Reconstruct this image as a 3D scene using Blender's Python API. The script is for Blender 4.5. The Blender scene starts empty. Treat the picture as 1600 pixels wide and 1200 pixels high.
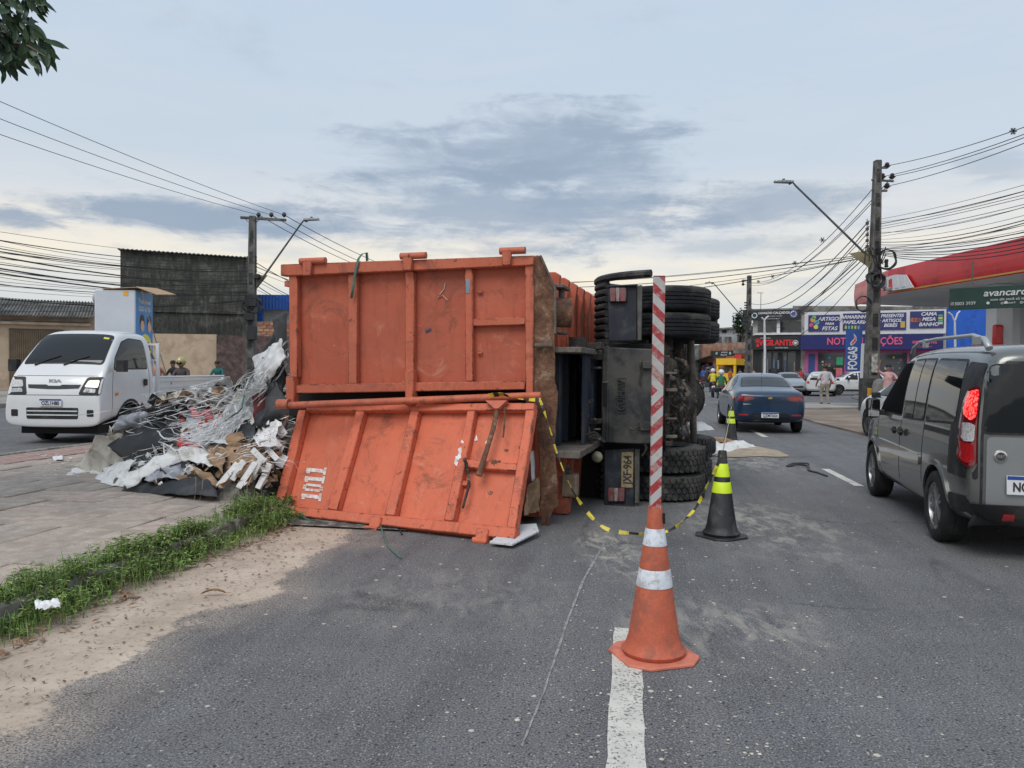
import bpy, bmesh, math, random
from math import sin, cos, tan, pi, atan2, sqrt, radians as R, floor
from mathutils import Vector as V, Matrix, noise, Euler
from mathutils.bvhtree import BVHTree
from mathutils.geometry import delaunay_2d_cdt
random.seed(7)
D = bpy.data
SC = bpy.context.scene
COL = SC.collection

# ------------------------------------------------------------------ camera
FPX = 1202.0
cd = D.cameras.new('camera'); cam = D.objects.new('camera', cd); COL.objects.link(cam)
cd.sensor_width = 36; cd.lens = FPX / 1600 * 36; cd.clip_start = 0.05; cd.clip_end = 3000
CAMP = V((0, 0, 1.5))
CR = Matrix.Rotation(R(90 - 1.096), 3, 'X') @ Matrix.Rotation(R(0.5), 3, 'Z')
cam.matrix_world = Matrix.Translation(CAMP) @ CR.to_4x4()
SC.camera = cam
# ------------------------------------------------------------------ node helper
class NT:
    def __init__(s, tree): s.t = tree; s.n = tree.nodes; s.l = tree.links
    def add(s, typ, ins=None, **kw):
        n = s.n.new(typ)
        for k, v in kw.items(): setattr(n, k, v)
        for k, v in (ins or {}).items(): s.set(n.inputs[k], v)
        return n
    def set(s, sock, v):
        if isinstance(v, bpy.types.NodeSocket): s.l.new(v, sock)
        elif hasattr(v, 'outputs'): s.l.new(v.outputs[0], sock)
        else:
            if hasattr(sock.default_value, '__len__') and not hasattr(v, '__len__'): v = (v,) * len(sock.default_value)
            if hasattr(v, '__len__') and len(v) == 3 and len(sock.default_value) == 4: v = (*v, 1)
            sock.default_value = v
    def m(s, op, a, b=0.0, c=0.0, clamp=False):
        n = s.n.new('ShaderNodeMath'); n.operation = op; n.use_clamp = clamp
        s.set(n.inputs[0], a); s.set(n.inputs[1], b); s.set(n.inputs[2], c); return n.outputs[0]
    def vm(s, op, a, b=(0, 0, 0), out=0):
        n = s.n.new('ShaderNodeVectorMath'); n.operation = op
        s.set(n.inputs[0], a)
        if op == 'SCALE': s.set(n.inputs[3], b)
        else: s.set(n.inputs[1], b)
        return n.outputs[out]
    def noise(s, vec, scale, detail=3, rough=.55, dist=0, out=0):
        n = s.add('ShaderNodeTexNoise', {'Scale': scale, 'Detail': detail, 'Roughness': rough, 'Distortion': dist})
        if vec is not None: s.set(n.inputs['Vector'], vec)
        return n.outputs[out]
    def vor(s, vec, scale, feature='F1', out='Distance', rand=1):
        n = s.add('ShaderNodeTexVoronoi', {'Scale': scale, 'Randomness': rand}, feature=feature)
        if vec is not None: s.set(n.inputs['Vector'], vec)
        return n.outputs[out]
    def ss(s, v, a, b, lo=0., hi=1.):
        n = s.add('ShaderNodeMapRange', {'Value': v, 'From Min': a, 'From Max': b, 'To Min': lo, 'To Max': hi}, interpolation_type='SMOOTHSTEP')
        return n.outputs[0]
    def mix(s, f, a, b, mode='MIX'):
        n = s.n.new('ShaderNodeMix'); n.data_type = 'RGBA'; n.blend_type = mode
        s.set(n.inputs[0], f); s.set(n.inputs[6], a); s.set(n.inputs[7], b); return n.outputs[2]
    def ramp(s, f, stops, interp='LINEAR'):
        n = s.n.new('ShaderNodeValToRGB'); n.color_ramp.interpolation = interp
        e = n.color_ramp.elements
        while len(e) < len(stops): e.new(.5)
        for i, (p, c) in enumerate(stops): e[i].position = p; e[i].color = (*c, 1)
        s.set(n.inputs[0], f); return n.outputs[0]
    def sep(s, v):
        n = s.add('ShaderNodeSeparateXYZ', {0: v}); return n.outputs
    def comb(s, x, y, z): return s.add('ShaderNodeCombineXYZ', {0: x, 1: y, 2: z}).outputs[0]

def pxdir(px, py): return (CR @ V(((px - 800) / FPX, -(py - 600) / FPX, -1))).normalized()
def P(px, py, Y):
    d = pxdir(px, py); return CAMP + d * (Y / d.y)
def G(px, py, z=0.0):
    d = pxdir(px, py); return CAMP + d * ((z - CAMP.z) / d.z)
# ------------------------------------------------------------------ sky
SUN_EL, SUN_AZ = 52, 205      # azimuth measured from +Y clockwise
w = D.worlds.new('World'); SC.world = w; w.use_nodes = True
t = NT(w.node_tree); w.node_tree.nodes.clear()
tc = t.add('ShaderNodeTexCoord').outputs['Generated']
dn = t.vm('NORMALIZE', tc)
X_, Y_, Z_ = t.sep(dn)
az = t.m('ARCTAN2', X_, Y_); el = t.m('ARCSINE', Z_)
ela = t.m('ABSOLUTE', el)
base = t.ramp(t.m('DIVIDE', ela, pi / 2), [(0, (.54, .56, .57)), (.04, (.60, .60, .58)), (.075, (.84, .76, .62)), (.115, (.70, .68, .65)),
                                           (.16, (.505, .575, .645)), (.28, (.475, .575, .69)), (1, (.53, .63, .74))])
flat = t.comb(t.m('DIVIDE', X_, t.m('ADD', ela, .16)), t.m('DIVIDE', Y_, t.m('ADD', ela, .16)), .3)
n1 = t.noise(flat, .9, 6, .6, .25)
n2 = t.noise(flat, 3.4, 6, .62, .2)
nn = t.m('ADD', t.m('MULTIPLY', n1, .6), t.m('MULTIPLY', n2, .4))
band = t.comb(t.m('MULTIPLY', az, 1.6), t.m('MULTIPLY', el, 9.), 2.)
n3 = t.noise(band, 2.3, 6, .6, .3)
colr = t.mix(t.ss(n3, .38, .62, 0, .5), base, (.53, .59, .665))            # uneven veil
colr = t.mix(t.ss(nn, .54, .66, 0, .28), colr, (.34, .39, .47))              # thin grey wisps all round
def blob(px, py, sx, sy):
    d = pxdir(px, py); a0 = atan2(d.x, d.y); e0 = math.asin(d.z)
    da = t.m('MULTIPLY', t.m('SUBTRACT', az, a0), 1 / sx); de = t.m('MULTIPLY', t.m('SUBTRACT', el, e0), 1 / sy)
    return t.m('SQRT', t.m('ADD', t.m('MULTIPLY', da, da), t.m('MULTIPLY', de, de)))
n4 = t.noise(band, 3.2, 9, .63, .4)
n5 = t.noise(t.comb(t.m('MULTIPLY', az, 5.), t.m('MULTIPLY', el, 12.), 7.), 3.0, 8, .66, .5)
edge = t.m('ADD', t.m('MULTIPLY', t.m('SUBTRACT', n4, .5), 2.6), t.m('MULTIPLY', t.m('SUBTRACT', n5, .5), 1.6))
for (px, py, sx, sy, k) in [(790, 335, .26, .058, .80), (850, 232, .17, .060, .72), (950, 280, .13, .085, .6), (300, 346, .17, .024, .95), (1200, 320, .14, .03, .75),
                            (690, 255, .13, .035, .5), (20, 338, .06, .012, .9), (1130, 385, .12, .016, .5), (1560, 262, .05, .02, .4), (480, 352, .12, .02, .7)]:
    f = t.ss(t.m('ADD', blob(px, py, sx, sy), edge), 1.2, .25, 0, k)
    colr = t.mix(f, colr, (.27, .335, .43))
sky = t.add('ShaderNodeTexSky', sky_type='NISHITA', sun_disc=False, sun_elevation=R(SUN_EL), sun_rotation=R(SUN_AZ), altitude=60, air_density=1.2, dust_density=2.0)
skyc = t.mix(1, sky.outputs[0], (.09, .09, .09), 'MULTIPLY')
fin = t.mix(.12, colr, skyc)
bg = t.add('ShaderNodeBackground', {'Color': fin, 'Strength': 1.08})
t.add('ShaderNodeOutputWorld', {'Surface': bg})
sd = D.lights.new('sun', 'SUN'); sun = D.objects.new('sun', sd); COL.objects.link(sun)
sd.energy = 1.5; sd.angle = R(35); sd.color = (1, .96, .9)
a_ = R(SUN_AZ); sdir = V((sin(a_) * cos(R(SUN_EL)), cos(a_) * cos(R(SUN_EL)), sin(R(SUN_EL))))
sun.rotation_euler = sdir.to_track_quat('Z', 'Y').to_euler()
SC.view_settings.view_transform = 'Standard'; SC.view_settings.look = 'None'
SC.view_settings.exposure = 0.20; SC.view_settings.gamma = 1
SC.cycles.use_denoising = True
SC.cycles.max_bounces = 6; SC.cycles.diffuse_bounces = 3

# ------------------------------------------------------------------ materials
MC = {}
def mat(name, col, rough=.6, metal=0., var=.12, scale=2.5, bump=0., bscale=60, dirt=None, coat=0., spec=.5, emis=0, alpha=1, fine=.0, trans=0):
    if name in MC: return MC[name]
    m = D.materials.new(name); m.use_nodes = True; MC[name] = m
    t = NT(m.node_tree); bs = m.node_tree.nodes['Principled BSDF']
    tc = t.add('ShaderNodeTexCoord').outputs['Object']
    c = (*col, 1); out = c
    if var:
        n = t.noise(tc, scale, 5, .62)
        out = t.mix(t.ss(n, .3, .7), tuple(max(0, x * (1 - var)) for x in col), tuple(min(1, x * (1 + var)) for x in col))
    if fine:
        out = t.mix(t.ss(t.noise(tc, scale * 14, 4, .7), .3, .7, 0, fine), out, tuple(x * .45 for x in col))
    if dirt:
        dc, amt, ds = dirt
        n = t.noise(tc, ds, 7, .68, .3)
        out = t.mix(t.ss(n, .62 - amt * .35, .72 - amt * .2, 0, min(1, .55 + amt * .4)), out, (*dc, 1))
        t.set(bs.inputs['Roughness'], t.ss(n, .4, .7, rough, min(1, rough + .25)))
    else: bs.inputs['Roughness'].default_value = rough
    t.set(bs.inputs['Base Color'], out)
    bs.inputs['Metallic'].default_value = metal
    bs.inputs['Specular IOR Level'].default_value = spec
    bs.inputs['Coat Weight'].default_value = coat; bs.inputs['Coat Roughness'].default_value = .06
    if emis: t.set(bs.inputs['Emission Color'], out); bs.inputs['Emission Strength'].default_value = emis
    if alpha < 1: bs.inputs['Alpha'].default_value = alpha
    if trans: bs.inputs['Transmission Weight'].default_value = trans
    if bump:
        b = t.add('ShaderNodeBump', {'Strength': bump, 'Distance': .01, 'Height': t.noise(tc, bscale, 5, .65)})
        t.set(bs.inputs['Normal'], b)
    return m
# ------------------------------------------------------------------ object helpers
def tag(o, label=None, cat=None, group=None, kind=None):
    if label: o['label'] = label
    if cat: o['category'] = cat
    if group: o['group'] = group
    if kind: o['kind'] = kind
    return o
def thing(name, label, cat, loc=(0, 0, 0), rz=0., group=None):
    o = D.objects.new(name, None); COL.objects.link(o); o.location = loc; o.rotation_euler = (0, 0, rz); o.empty_display_size = .1
    return tag(o, label, cat, group)
def kids(o): return [c for c in D.objects if c.parent == o]
def copy_tree(o, parent=None, ch=None):
    ch = ch if ch is not None else childmap()
    c = o.copy(); COL.objects.link(c)
    if parent: c.parent = parent
    for k in ch.get(o.name, []): copy_tree(k, c, ch)
    return c
def childmap():
    r = {}
    for o in D.objects:
        if o.parent: r.setdefault(o.parent.name, []).append(o)
    return r
def dup(o, label, loc=None, rz=None, cat=None):
    c = copy_tree(o); c['label'] = label
    if loc is not None: c.location = loc
    if rz is not None: c.rotation_euler[2] = rz
    return c
class MB:
    def __init__(s, T=None): s.v = []; s.f = []; s.mi = []; s.T = T; s.cur = 0
    def add(s, vs, fs, T=None):
        o = len(s.v); T = T or s.T
        s.v += [T(V(v)) if T else V(v) for v in vs]
        s.f += [[i + o for i in f] for f in fs]; s.mi += [s.cur] * len(fs); return s
    def box(s, c, d, rot=None, taper=1.):
        x, y, z = (k / 2 for k in d); c = V(c); r = rot.to_matrix() if isinstance(rot, Euler) else rot
        vs = []
        for sz in (-1, 1):
            k = taper if sz > 0 else 1
            for a, b in ((-1, -1), (1, -1), (1, 1), (-1, 1)):
                p = V((a * x * k, b * y * k, sz * z)); vs.append(c + (r @ p if r else p))
        return s.add(vs, [(3, 2, 1, 0), (4, 5, 6, 7), (0, 1, 5, 4), (1, 2, 6, 5), (2, 3, 7, 6), (3, 0, 4, 7)])
    def b2(s, a, b):
        return s.box([(p + q) / 2 for p, q in zip(a, b)], [abs(q - p) for p, q in zip(a, b)])
    def prism(s, pts, nv):
        n = len(pts); pts = [V(p) for p in pts]; nv = V(nv)
        return s.add(pts + [p + nv for p in pts], [list(range(n))[::-1], list(range(n, 2 * n))] + [(i, (i + 1) % n, (i + 1) % n + n, i + n) for i in range(n)])
    def cyl(s, a, b, r0, r1=None, n=12, caps=True):
        a = V(a); b = V(b); r1 = r0 if r1 is None else r1
        return s.tube([a, b], [r0, r1], n, caps)
    def tube(s, pts, r, n=6, caps=True, flat=1.):
        pts = [V(p) for p in pts]; m = len(pts)
        rs = r if hasattr(r, '__len__') else [r] * m
        vs = []; up = None
        for i, p in enumerate(pts):
            d = (pts[min(i + 1, m - 1)] - pts[max(i - 1, 0)])
            if d.length < 1e-9: d = V((0, 0, 1))
            d.normalize()
            if up is None: up = V((0, 0, 1)) if abs(d.z) < .9 else V((1, 0, 0))
            sx = d.cross(up)
            if sx.length < 1e-4: up = V((1, 0, 0)) if abs(d.x) < .9 else V((0, 1, 0)); sx = d.cross(up)
            sx.normalize(); uy = sx.cross(d); up = uy
            for k in range(n):
                a = 2 * pi * (k + .5) / n; vs.append(p + sx * cos(a) * rs[i] + uy * sin(a) * rs[i] * flat)
        fs = [(i * n + k, i * n + (k + 1) % n, (i + 1) * n + (k + 1) % n, (i + 1) * n + k) for i in range(m - 1) for k in range(n)]
        if caps: fs += [list(range(n))[::-1], [(m - 1) * n + k for k in range(n)]]
        return s.add(vs, fs)
    def lathe(s, prof, n=24, c=(0, 0, 0), axis='Z', cap=True):
        c = V(c); vs = []
        for (r, z) in prof:
            for k in range(n):
                a = 2 * pi * k / n; p = V((r * cos(a), r * sin(a), z))
                if axis == 'X': p = V((p.z, p.x, p.y))
                if axis == 'Y': p = V((p.y, p.z, p.x))
                vs.append(c + p)
        m = len(prof)
        fs = [(i * n + k, i * n + (k + 1) % n, (i + 1) * n + (k + 1) % n, (i + 1) * n + k) for i in range(m - 1) for k in range(n)]
        if cap: fs += [list(range(n))[::-1], [(m - 1) * n + k for k in range(n)]]
        return s.add(vs, fs)
    def ell(s, c, r, n=10, m=7, rot=None):
        c = V(c); vs = []; fs = []
        for i in range(m + 1):
            th = pi * i / m
            for k in range(n):
                a = 2 * pi * k / n; p = V((r[0] * sin(th) * cos(a), r[1] * sin(th) * sin(a), r[2] * cos(th)))
                vs.append(c + (rot @ p if rot else p))
        for i in range(m):
            for k in range(n): fs.append((i * n + k, (i + 1) * n + k, (i + 1) * n + (k + 1) % n, i * n + (k + 1) % n))
        return s.add(vs, fs)
    def build(s, name, mats, parent=None, bevel=0, smooth=40, loc=None, rot=None, seg=1):
        me = D.meshes.new(name); me.from_pydata([tuple(v) for v in s.v], [], s.f)
        mats = mats if isinstance(mats, (list, tuple)) else [mats]
        for m in mats: me.materials.append(m)
        if len(mats) > 1: me.polygons.foreach_set('material_index', s.mi)
        me.validate()
        if smooth:
            me.polygons.foreach_set('use_smooth', [True] * len(me.polygons)); me.set_sharp_from_angle(angle=R(smooth))
        bm = bmesh.new(); bm.from_mesh(me); bmesh.ops.recalc_face_normals(bm, faces=bm.faces); bm.to_mesh(me); bm.free()
        o = D.objects.new(name, me); COL.objects.link(o)
        if parent: o.parent = parent
        if loc is not None: o.location = loc
        if rot is not None: o.rotation_euler = rot
        if bevel:
            b = o.modifiers.new('bevel', 'BEVEL'); b.width = bevel; b.segments = seg; b.limit_method = 'ANGLE'; b.angle_limit = R(40)
        return o
def inst(o, loc, rot=(0, 0, 0), parent=None, scale=None):
    c = o.copy(); COL.objects.link(c); c.location = loc; c.rotation_euler = rot
    if scale: c.scale = scale
    c.parent = parent if parent else o.parent
    return c
def text(body, size, m, loc, rot, parent=None, ext=.004, bold=0, shear=0, name='lettering', align='CENTER', sx=1., sp=1.):
    c = D.curves.new(name, 'FONT'); c.body = body; c.size = size; c.extrude = ext; c.offset = bold; c.shear = shear
    c.align_x = align; c.align_y = 'CENTER'; c.space_character = sp; c.materials.append(m); c.resolution_u = 3
    o = D.objects.new(name, c); me = D.meshes.new_from_object(o); D.objects.remove(o)
    o = D.objects.new(name, me); COL.objects.link(o); o.parent = parent
    o.location = loc
    o.rotation_euler = rot.to_euler() if isinstance(rot, Matrix) else rot
    o.scale = (sx, 1, 1)
    return o
class Fr:
    """a vertical plane through two ground points: local x along it, y into the wall, z up"""
    def __init__(s, a, b, z=0):
        s.a = V((a.x, a.y, z)); d = V((b.x - a.x, b.y - a.y, 0)); s.len = d.length; s.u = d.normalized(); s.n = V((-s.u.y, s.u.x, 0)); s.rz = atan2(s.u.y, s.u.x)
    def uz(s, px, py, off=0.):
        d = pxdir(px, py); p0 = s.a + s.n * off
        k = (p0 - CAMP).dot(s.n) / d.dot(s.n); p = CAMP + d * k
        return ((p - s.a).dot(s.u), p.z - s.a.z)
    def box(s, mb, x0, y0, x1, y1, n0, n1, off=None):
        """box covering pixel rect (x0,y0)-(x1,y1); n0..n1 = depth in front(-)/behind(+)"""
        off = min(n0, n1) if off is None else off
        u0, z0 = s.uz(x0, (y0 + y1) / 2, off); u1, _ = s.uz(x1, (y0 + y1) / 2, off)
        zt = s.uz((x0 + x1) / 2, y0, off)[1]; zb = s.uz((x0 + x1) / 2, y1, off)[1]
        return mb.b2((u0, n0, zb), (u1, n1, zt))
def ribbon(mb, pts, w, side=None, th=.0):
    pts = [V(p) for p in pts]
    vs = []
    for i, p in enumerate(pts):
        d = (pts[min(i + 1, len(pts) - 1)] - pts[max(i - 1, 0)]).normalized()
        sd = side[i] if side else d.cross(V((0, 0, 1)))
        if sd.length < 1e-5: sd = V((1, 0, 0))
        sd = sd.normalized() * w / 2
        vs += [p - sd, p + sd]
    mb.add(vs, [(2 * i, 2 * i + 1, 2 * i + 3, 2 * i + 2) for i in range(len(pts) - 1)])
def sag(a, b, s, n=12):
    a = V(a); b = V(b); return [a.lerp(b, i / n) - V((0, 0, s * 4 * (i / n) * (1 - i / n))) for i in range(n + 1)]
# ================================================================== the ground
KA = R(10.5)                                     # kerb / median direction
K0 = G(0, 985); K0.z = 0
kd = V((sin(KA), cos(KA), 0)); kl = V((-cos(KA), sin(KA), 0))
def KP(u, v, z=0): p = K0 + kl * u + kd * v; return V((p.x, p.y, z))
RA = R(8.75); rd = V((sin(RA), cos(RA), 0)); rq = V((cos(RA), -sin(RA), 0))
def RP(q, v, z=0): p = rq * q + rd * v; return V((p.x, p.y, z))

def asphalt(name, sand=False, tone=1.17):
    m = D.materials.new(name); m.use_nodes = True; t = NT(m.node_tree); bs = m.node_tree.nodes['Principled BSDF']
    ob = t.add('ShaderNodeTexCoord').outputs['Object']
    big = t.noise(ob, .35, 5, .6); mid = t.noise(ob, 2.2, 6, .65); grit = t.noise(ob, 95, 4, .75); fine = t.noise(ob, 260, 2, .6)
    c = t.ramp(t.m('ADD', t.m('MULTIPLY', big, .5), t.m('MULTIPLY', mid, .5)), [(.35, (.102 * tone, .100 * tone, .104 * tone)), (.5, (.128 * tone, .125 * tone, .128 * tone)), (.65, (.155 * tone, .155 * tone, .163 * tone))])
    xr, yr, _z = t.sep(ob); la = t.m('SUBTRACT', t.m('MULTIPLY', xr, cos(RA)), t.m('MULTIPLY', yr, sin(RA))); lo_ = t.m('ADD', t.m('MULTIPLY', xr, sin(RA)), t.m('MULTIPLY', yr, cos(RA)))
    strk = t.noise(t.comb(t.m('MULTIPLY', la, 2.4), t.m('MULTIPLY', lo_, .16), 0.), 1.3, 6, .7, .3)
    c = t.mix(t.ss(strk, .46, .66, 0, .55), c, (.19, .185, .18)); c = t.mix(t.ss(strk, .50, .34, 0, .40), c, (.075, .076, .083))
    crk = t.vor(t.comb(t.m('ADD', la, t.m('MULTIPLY', t.noise(ob, 3, 5, .7), .5)), t.m('ADD', lo_, t.m('MULTIPLY', t.noise(ob, 2.5, 5, .7), .5)), 0.), .32, 'DISTANCE_TO_EDGE')
    c = t.mix(t.m('MULTIPLY', t.ss(crk, .010, .003), t.ss(t.noise(ob, .8, 3), .5, .6, 0, .6)), c, (.04, .04, .042))
    c = t.mix(t.ss(grit, .36, .52, .95, 0), c, (.035, .035, .04))
    c = t.mix(t.ss(grit, .54, .66, 0, .8), c, (.36, .355, .35))
    # pale chips and dark pits of many sizes, thinned by a patchy mask
    v1 = t.vor(ob, 34, out='Distance'); vc = t.vor(ob, 34, out='Color')
    pick = t.m('GREATER_THAN', t.sep(vc)[0], .80)
    patch = t.ss(t.noise(ob, 1.7, 4, .6), .38, .62, .35, 1)
    c = t.mix(t.m('MULTIPLY', t.m('MULTIPLY', t.ss(v1, .26, .14), pick), t.m('MULTIPLY', patch, .8)), c, (.46, .44, .40))
    c = t.mix(t.m('MULTIPLY', t.ss(v1, .3, .16), t.m('LESS_THAN', t.sep(vc)[1], .22)), c, (.035, .035, .04))
    v2 = t.vor(ob, 7.5, out='Distance'); vc2 = t.vor(ob, 7.5, out='Color')
    c = t.mix(t.m('MULTIPLY', t.ss(t.m('ADD', v2, t.m('MULTIPLY', t.m('SUBTRACT', grit, .5), .12)), .115, .085), t.m('GREATER_THAN', t.sep(vc2)[0], .8)), c, (.55, .50, .42))
    v3 = t.vor(ob, 80); vc3 = t.vor(ob, 80, out='Color')
    c = t.mix(t.m('MULTIPLY', t.m('MULTIPLY', t.ss(v3, .34, .20), t.m('GREATER_THAN', t.sep(vc3)[0], .72)), t.m('MULTIPLY', patch, .75)), c, (.50, .49, .47))
    c = t.mix(t.m('MULTIPLY', t.ss(v3, .36, .2), t.m('LESS_THAN', t.sep(vc3)[1], .2)), c, (.03, .03, .034))
    if sand:
        x, y, z = t.sep(ob)
        # dry plaster dust drifting off the load
        for (gx, gy, rx, ry, k) in [G(955, 860).to_tuple()[:2] + (.42, 1.3, .5), G(1190, 820).to_tuple()[:2] + (1.1, 2.2, .34), G(1130, 980).to_tuple()[:2] + (1.0, .8, .26), G(700, 930).to_tuple()[:2] + (1.3, 1.1, .12), G(1150, 715).to_tuple()[:2] + (1.3, 3.2, .35)]:
            dx = t.m('DIVIDE', t.m('SUBTRACT', x, gx), rx); dy = t.m('DIVIDE', t.m('SUBTRACT', y, gy), ry)
            dd = t.m('SQRT', t.m('ADD', t.m('MULTIPLY', dx, dx), t.m('MULTIPLY', dy, dy)))
            st = t.noise(t.comb(t.m('MULTIPLY', x, 2.2), t.m('MULTIPLY', y, .9), 3.), 3.2, 7, .72, .6)
            c = t.mix(t.m('MULTIPLY', t.ss(dd, 1.0, .1), t.ss(st, .42, .66, 0, min(1, k * 2.2))), c, (.46, .42, .365))
        # sand washed against the kerb
        sx = t.m('SUBTRACT', x, K0.x); sy = t.m('SUBTRACT', y, K0.y)
        lat = t.m('ADD', t.m('MULTIPLY', sx, cos(KA)), t.m('MULTIPLY', sy, -sin(KA)))
        alo = t.m('ADD', t.m('MULTIPLY', sx, sin(KA)), t.m('MULTIPLY', sy, cos(KA)))
        wob = t.m('ADD', t.m('MULTIPLY', t.m('SUBTRACT', t.noise(t.comb(alo, lat, 0.), 1.15, 3, .5, .2), .5), 1.3), t.m('MULTIPLY', t.m('SUBTRACT', t.noise(ob, 26, 8, .85), .5), .42))
        lat2 = t.m('ADD', lat, wob)
        sm = t.ss(lat2, .99, .92); sm2 = t.ss(lat2, 1.5, .9, 0, .5)
        sm = t.m('MULTIPLY', sm, t.ss(alo, 5.2, 3.8)); sm2 = t.m('MULTIPLY', t.m('MULTIPLY', sm2, t.ss(grit, .42, .52)), t.ss(alo, 5.5, 3.5))
        sc = t.ramp(mid, [(.3, (.38, .30, .235)), (.5, (.51, .41, .325)), (.7, (.61, .50, .40))])
        sc = t.mix(t.ss(t.noise(ob, 26, 6, .75), .53, .63, 0, .65), sc, (.17, .14, .11))
        sc = t.mix(t.m('MULTIPLY', t.ss(lat, .55, .05), t.ss(mid, .42, .6, 0, .75)), sc, (.17, .135, .105))
        sc = t.mix(t.ss(grit, .6, .7, 0, .35), sc, (.5, .43, .36))
        c = t.mix(sm2, c, sc); c = t.mix(sm, c, sc)
    t.set(bs.inputs['Base Color'], c); bs.inputs['Roughness'].default_value = .82; bs.inputs['Specular IOR Level'].default_value = .35
    b = t.add('ShaderNodeBump', {'Strength': .55, 'Distance': .006, 'Height': t.m('ADD', grit, t.m('MULTIPLY', fine, .4))})
    t.set(bs.inputs['Normal'], b); return m
M_road = asphalt('asphalt_near', True)
M_road2 = asphalt('asphalt_far', False, 1.15)
mb = MB(); mb.add([(-700, -60, 0), (700, -60, 0), (700, 1100, 0), (-700, 1100, 0)], [(0, 1, 2, 3)])
tag(mb.build('road', M_road), kind='structure')

# raised median: bed, kerb stones and paving slabs
M_slab = [mat('slab%d' % i, c, .9, var=.3, scale=4, bump=.4, bscale=70, dirt=((.30, .25, .21), .55, 2.2), fine=.45) for i, c in enumerate([(.50, .41, .345), (.47, .395, .335), (.52, .42, .355), (.45, .385, .33)])]
M_bed = mat('median_soil', (.30, .26, .22), .95, var=.35, scale=1.2, bump=.5, bscale=30, fine=.5, dirt=((.28, .25, .22), .5, 1.1))
M_red = mat('red_paver', (.36, .24, .21), .9, var=.3, scale=3, bump=.4, bscale=50, dirt=((.2, .17, .15), .5, 1.5))
mb = MB(); z = .118
def strip(mb, u0, u1, v0, v1, z0, z1):
    mb.prism([KP(u0, v0, z0), KP(u0, v1, z0), KP(u1, v1, z0), KP(u1, v0, z0)], (0, 0, z1 - z0))
strip(mb, .14, 6.1, -6, 75, -.05, .118)
med = mb.build('median', M_bed); tag(med, kind='structure')
protos = []
for k in range(4):
    random.seed(k); q = MB(); j = [random.uniform(-.008, .008) for _ in range(8)]
    a = .274; pts = [V((-a + j[0], -a + j[1], 0)), V((a + j[2], -a + j[3], 0)), V((a + j[4], a + j[5], 0)), V((-a + j[6], a + j[7], 0))]
    q.prism(pts, (0, 0, .03)); o = q.build('paving_slab', M_slab[k], med, bevel=.008); protos.append(o)
random.seed(3); used = set(); cnt = 0
for i in range(10):
    for j in range(-3, 19):
        u = .44 + i * .56; v = j * .56 + (i % 2) * .0
        if i >= 9 or cnt > 285: continue
        p = KP(u, v, .106 + random.uniform(-.007, .007)); k = random.randrange(4)
        rot = (random.uniform(-.012, .012), random.uniform(-.012, .012), -KA + random.uniform(-.012, .012) + random.choice((0, pi / 2, pi)))
        if k not in used: used.add(k); o = protos[k]; o.location = p; o.rotation_euler = rot
        else: inst(protos[k], p, rot)
        cnt += 1
# red paver band near the far kerb
q = MB(); q.box((0, 0, .02), (.36, .19, .04)); rp = q.build('paver', M_red, med, bevel=.006); rp.location = KP(5.45, 0, .104); first = True
for j in range(-4, 80):
    for i in range(2):
        if j * .2 > 11: continue
        o = rp if first else inst(rp, (0, 0, 0)); first = False
        o.location = KP(5.30 + i * .37, j * .2 + 1.0, .106 + random.uniform(-.004, .004)); o.rotation_euler = (0, 0, -KA)
M_kerb = mat('kerb_concrete', (.30, .28, .26), .9, var=.25, scale=4, bump=.6, bscale=40, dirt=((.10, .09, .07), .6, 2.5))
q = MB(); q.box((0, 0, .045), (.14, .97, .19)); kb = q.build('kerb_stone', M_kerb, med, bevel=.015); first = True
for u in (.07, 6.17):
    for j in range(-4, 34):
        o = kb if first else inst(kb, (0, 0, 0)); first = False
        o.location = KP(u, j * 1.0, -.0 + random.uniform(-.006, .006)); o.rotation_euler = (0, 0, -KA + random.uniform(-.008, .008))
# left carriageway (slightly higher) and the far pavement
mb = MB(); strip(mb, 6.24, 17.2, -6, 160, -.05, .10)
tag(mb.build('left_carriageway', M_road2), kind='structure')
M_pv = mat('pale_pavement', (.33, .30, .27), .9, var=.3, scale=.8, bump=.3, bscale=20, dirt=((.17, .15, .14), .6, .9))
mb = MB(); strip(mb, 17.2, 60, -6, 160, -.05, .24); tag(mb.build('far_pavement', M_pv), kind='structure')
# painted dashes
M_paint = D.materials.new('road_paint'); M_paint.use_nodes = True
t = NT(M_paint.node_tree); bs = t.n['Principled BSDF']; ob = t.add('ShaderNodeTexCoord').outputs['Object']
pc = t.mix(t.ss(t.noise(ob, 6, 6, .7), .35, .65), (.52, .50, .45), (.62, .60, .54))
wear = t.m('ADD', t.noise(ob, 60, 5, .75), t.m('MULTIPLY', t.noise(ob, 4, 4, .6), .35))
t.set(bs.inputs['Base Color'], t.mix(t.ss(wear, .735, .78), pc, (.13, .13, .135)))
bs.inputs['Roughness'].default_value = .8
def dash(q0, q1, v0, v1, par=None):
    mb = MB(); n = 40; vs = []; fs = []; random.seed(int(v0 * 10))
    for i in range(n + 1):
        v = v0 + (v1 - v0) * i / n; vs += [RP(q0 + random.uniform(-.006, .006), v, .005), RP(q1 + random.uniform(-.006, .006), v, .005)]
    fs = [(2 * i, 2 * i + 1, 2 * i + 3, 2 * i + 2) for i in range(n)]
    mb.add(vs, fs); o = mb.build('lane_marking', M_paint); tag(o, kind='structure'); return o
def qv(px, py): p = G(px, py); return p.dot(rq), p.dot(rd)
dash(-.075, .075, -1.0, qv(985, 983)[1])
v0 = qv(1342, 760)[1]; v1 = qv(1288, 733)[1]; qm = qv(1315, 746)[0]
dash(qm - .06, qm + .06, v0, v1)
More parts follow.
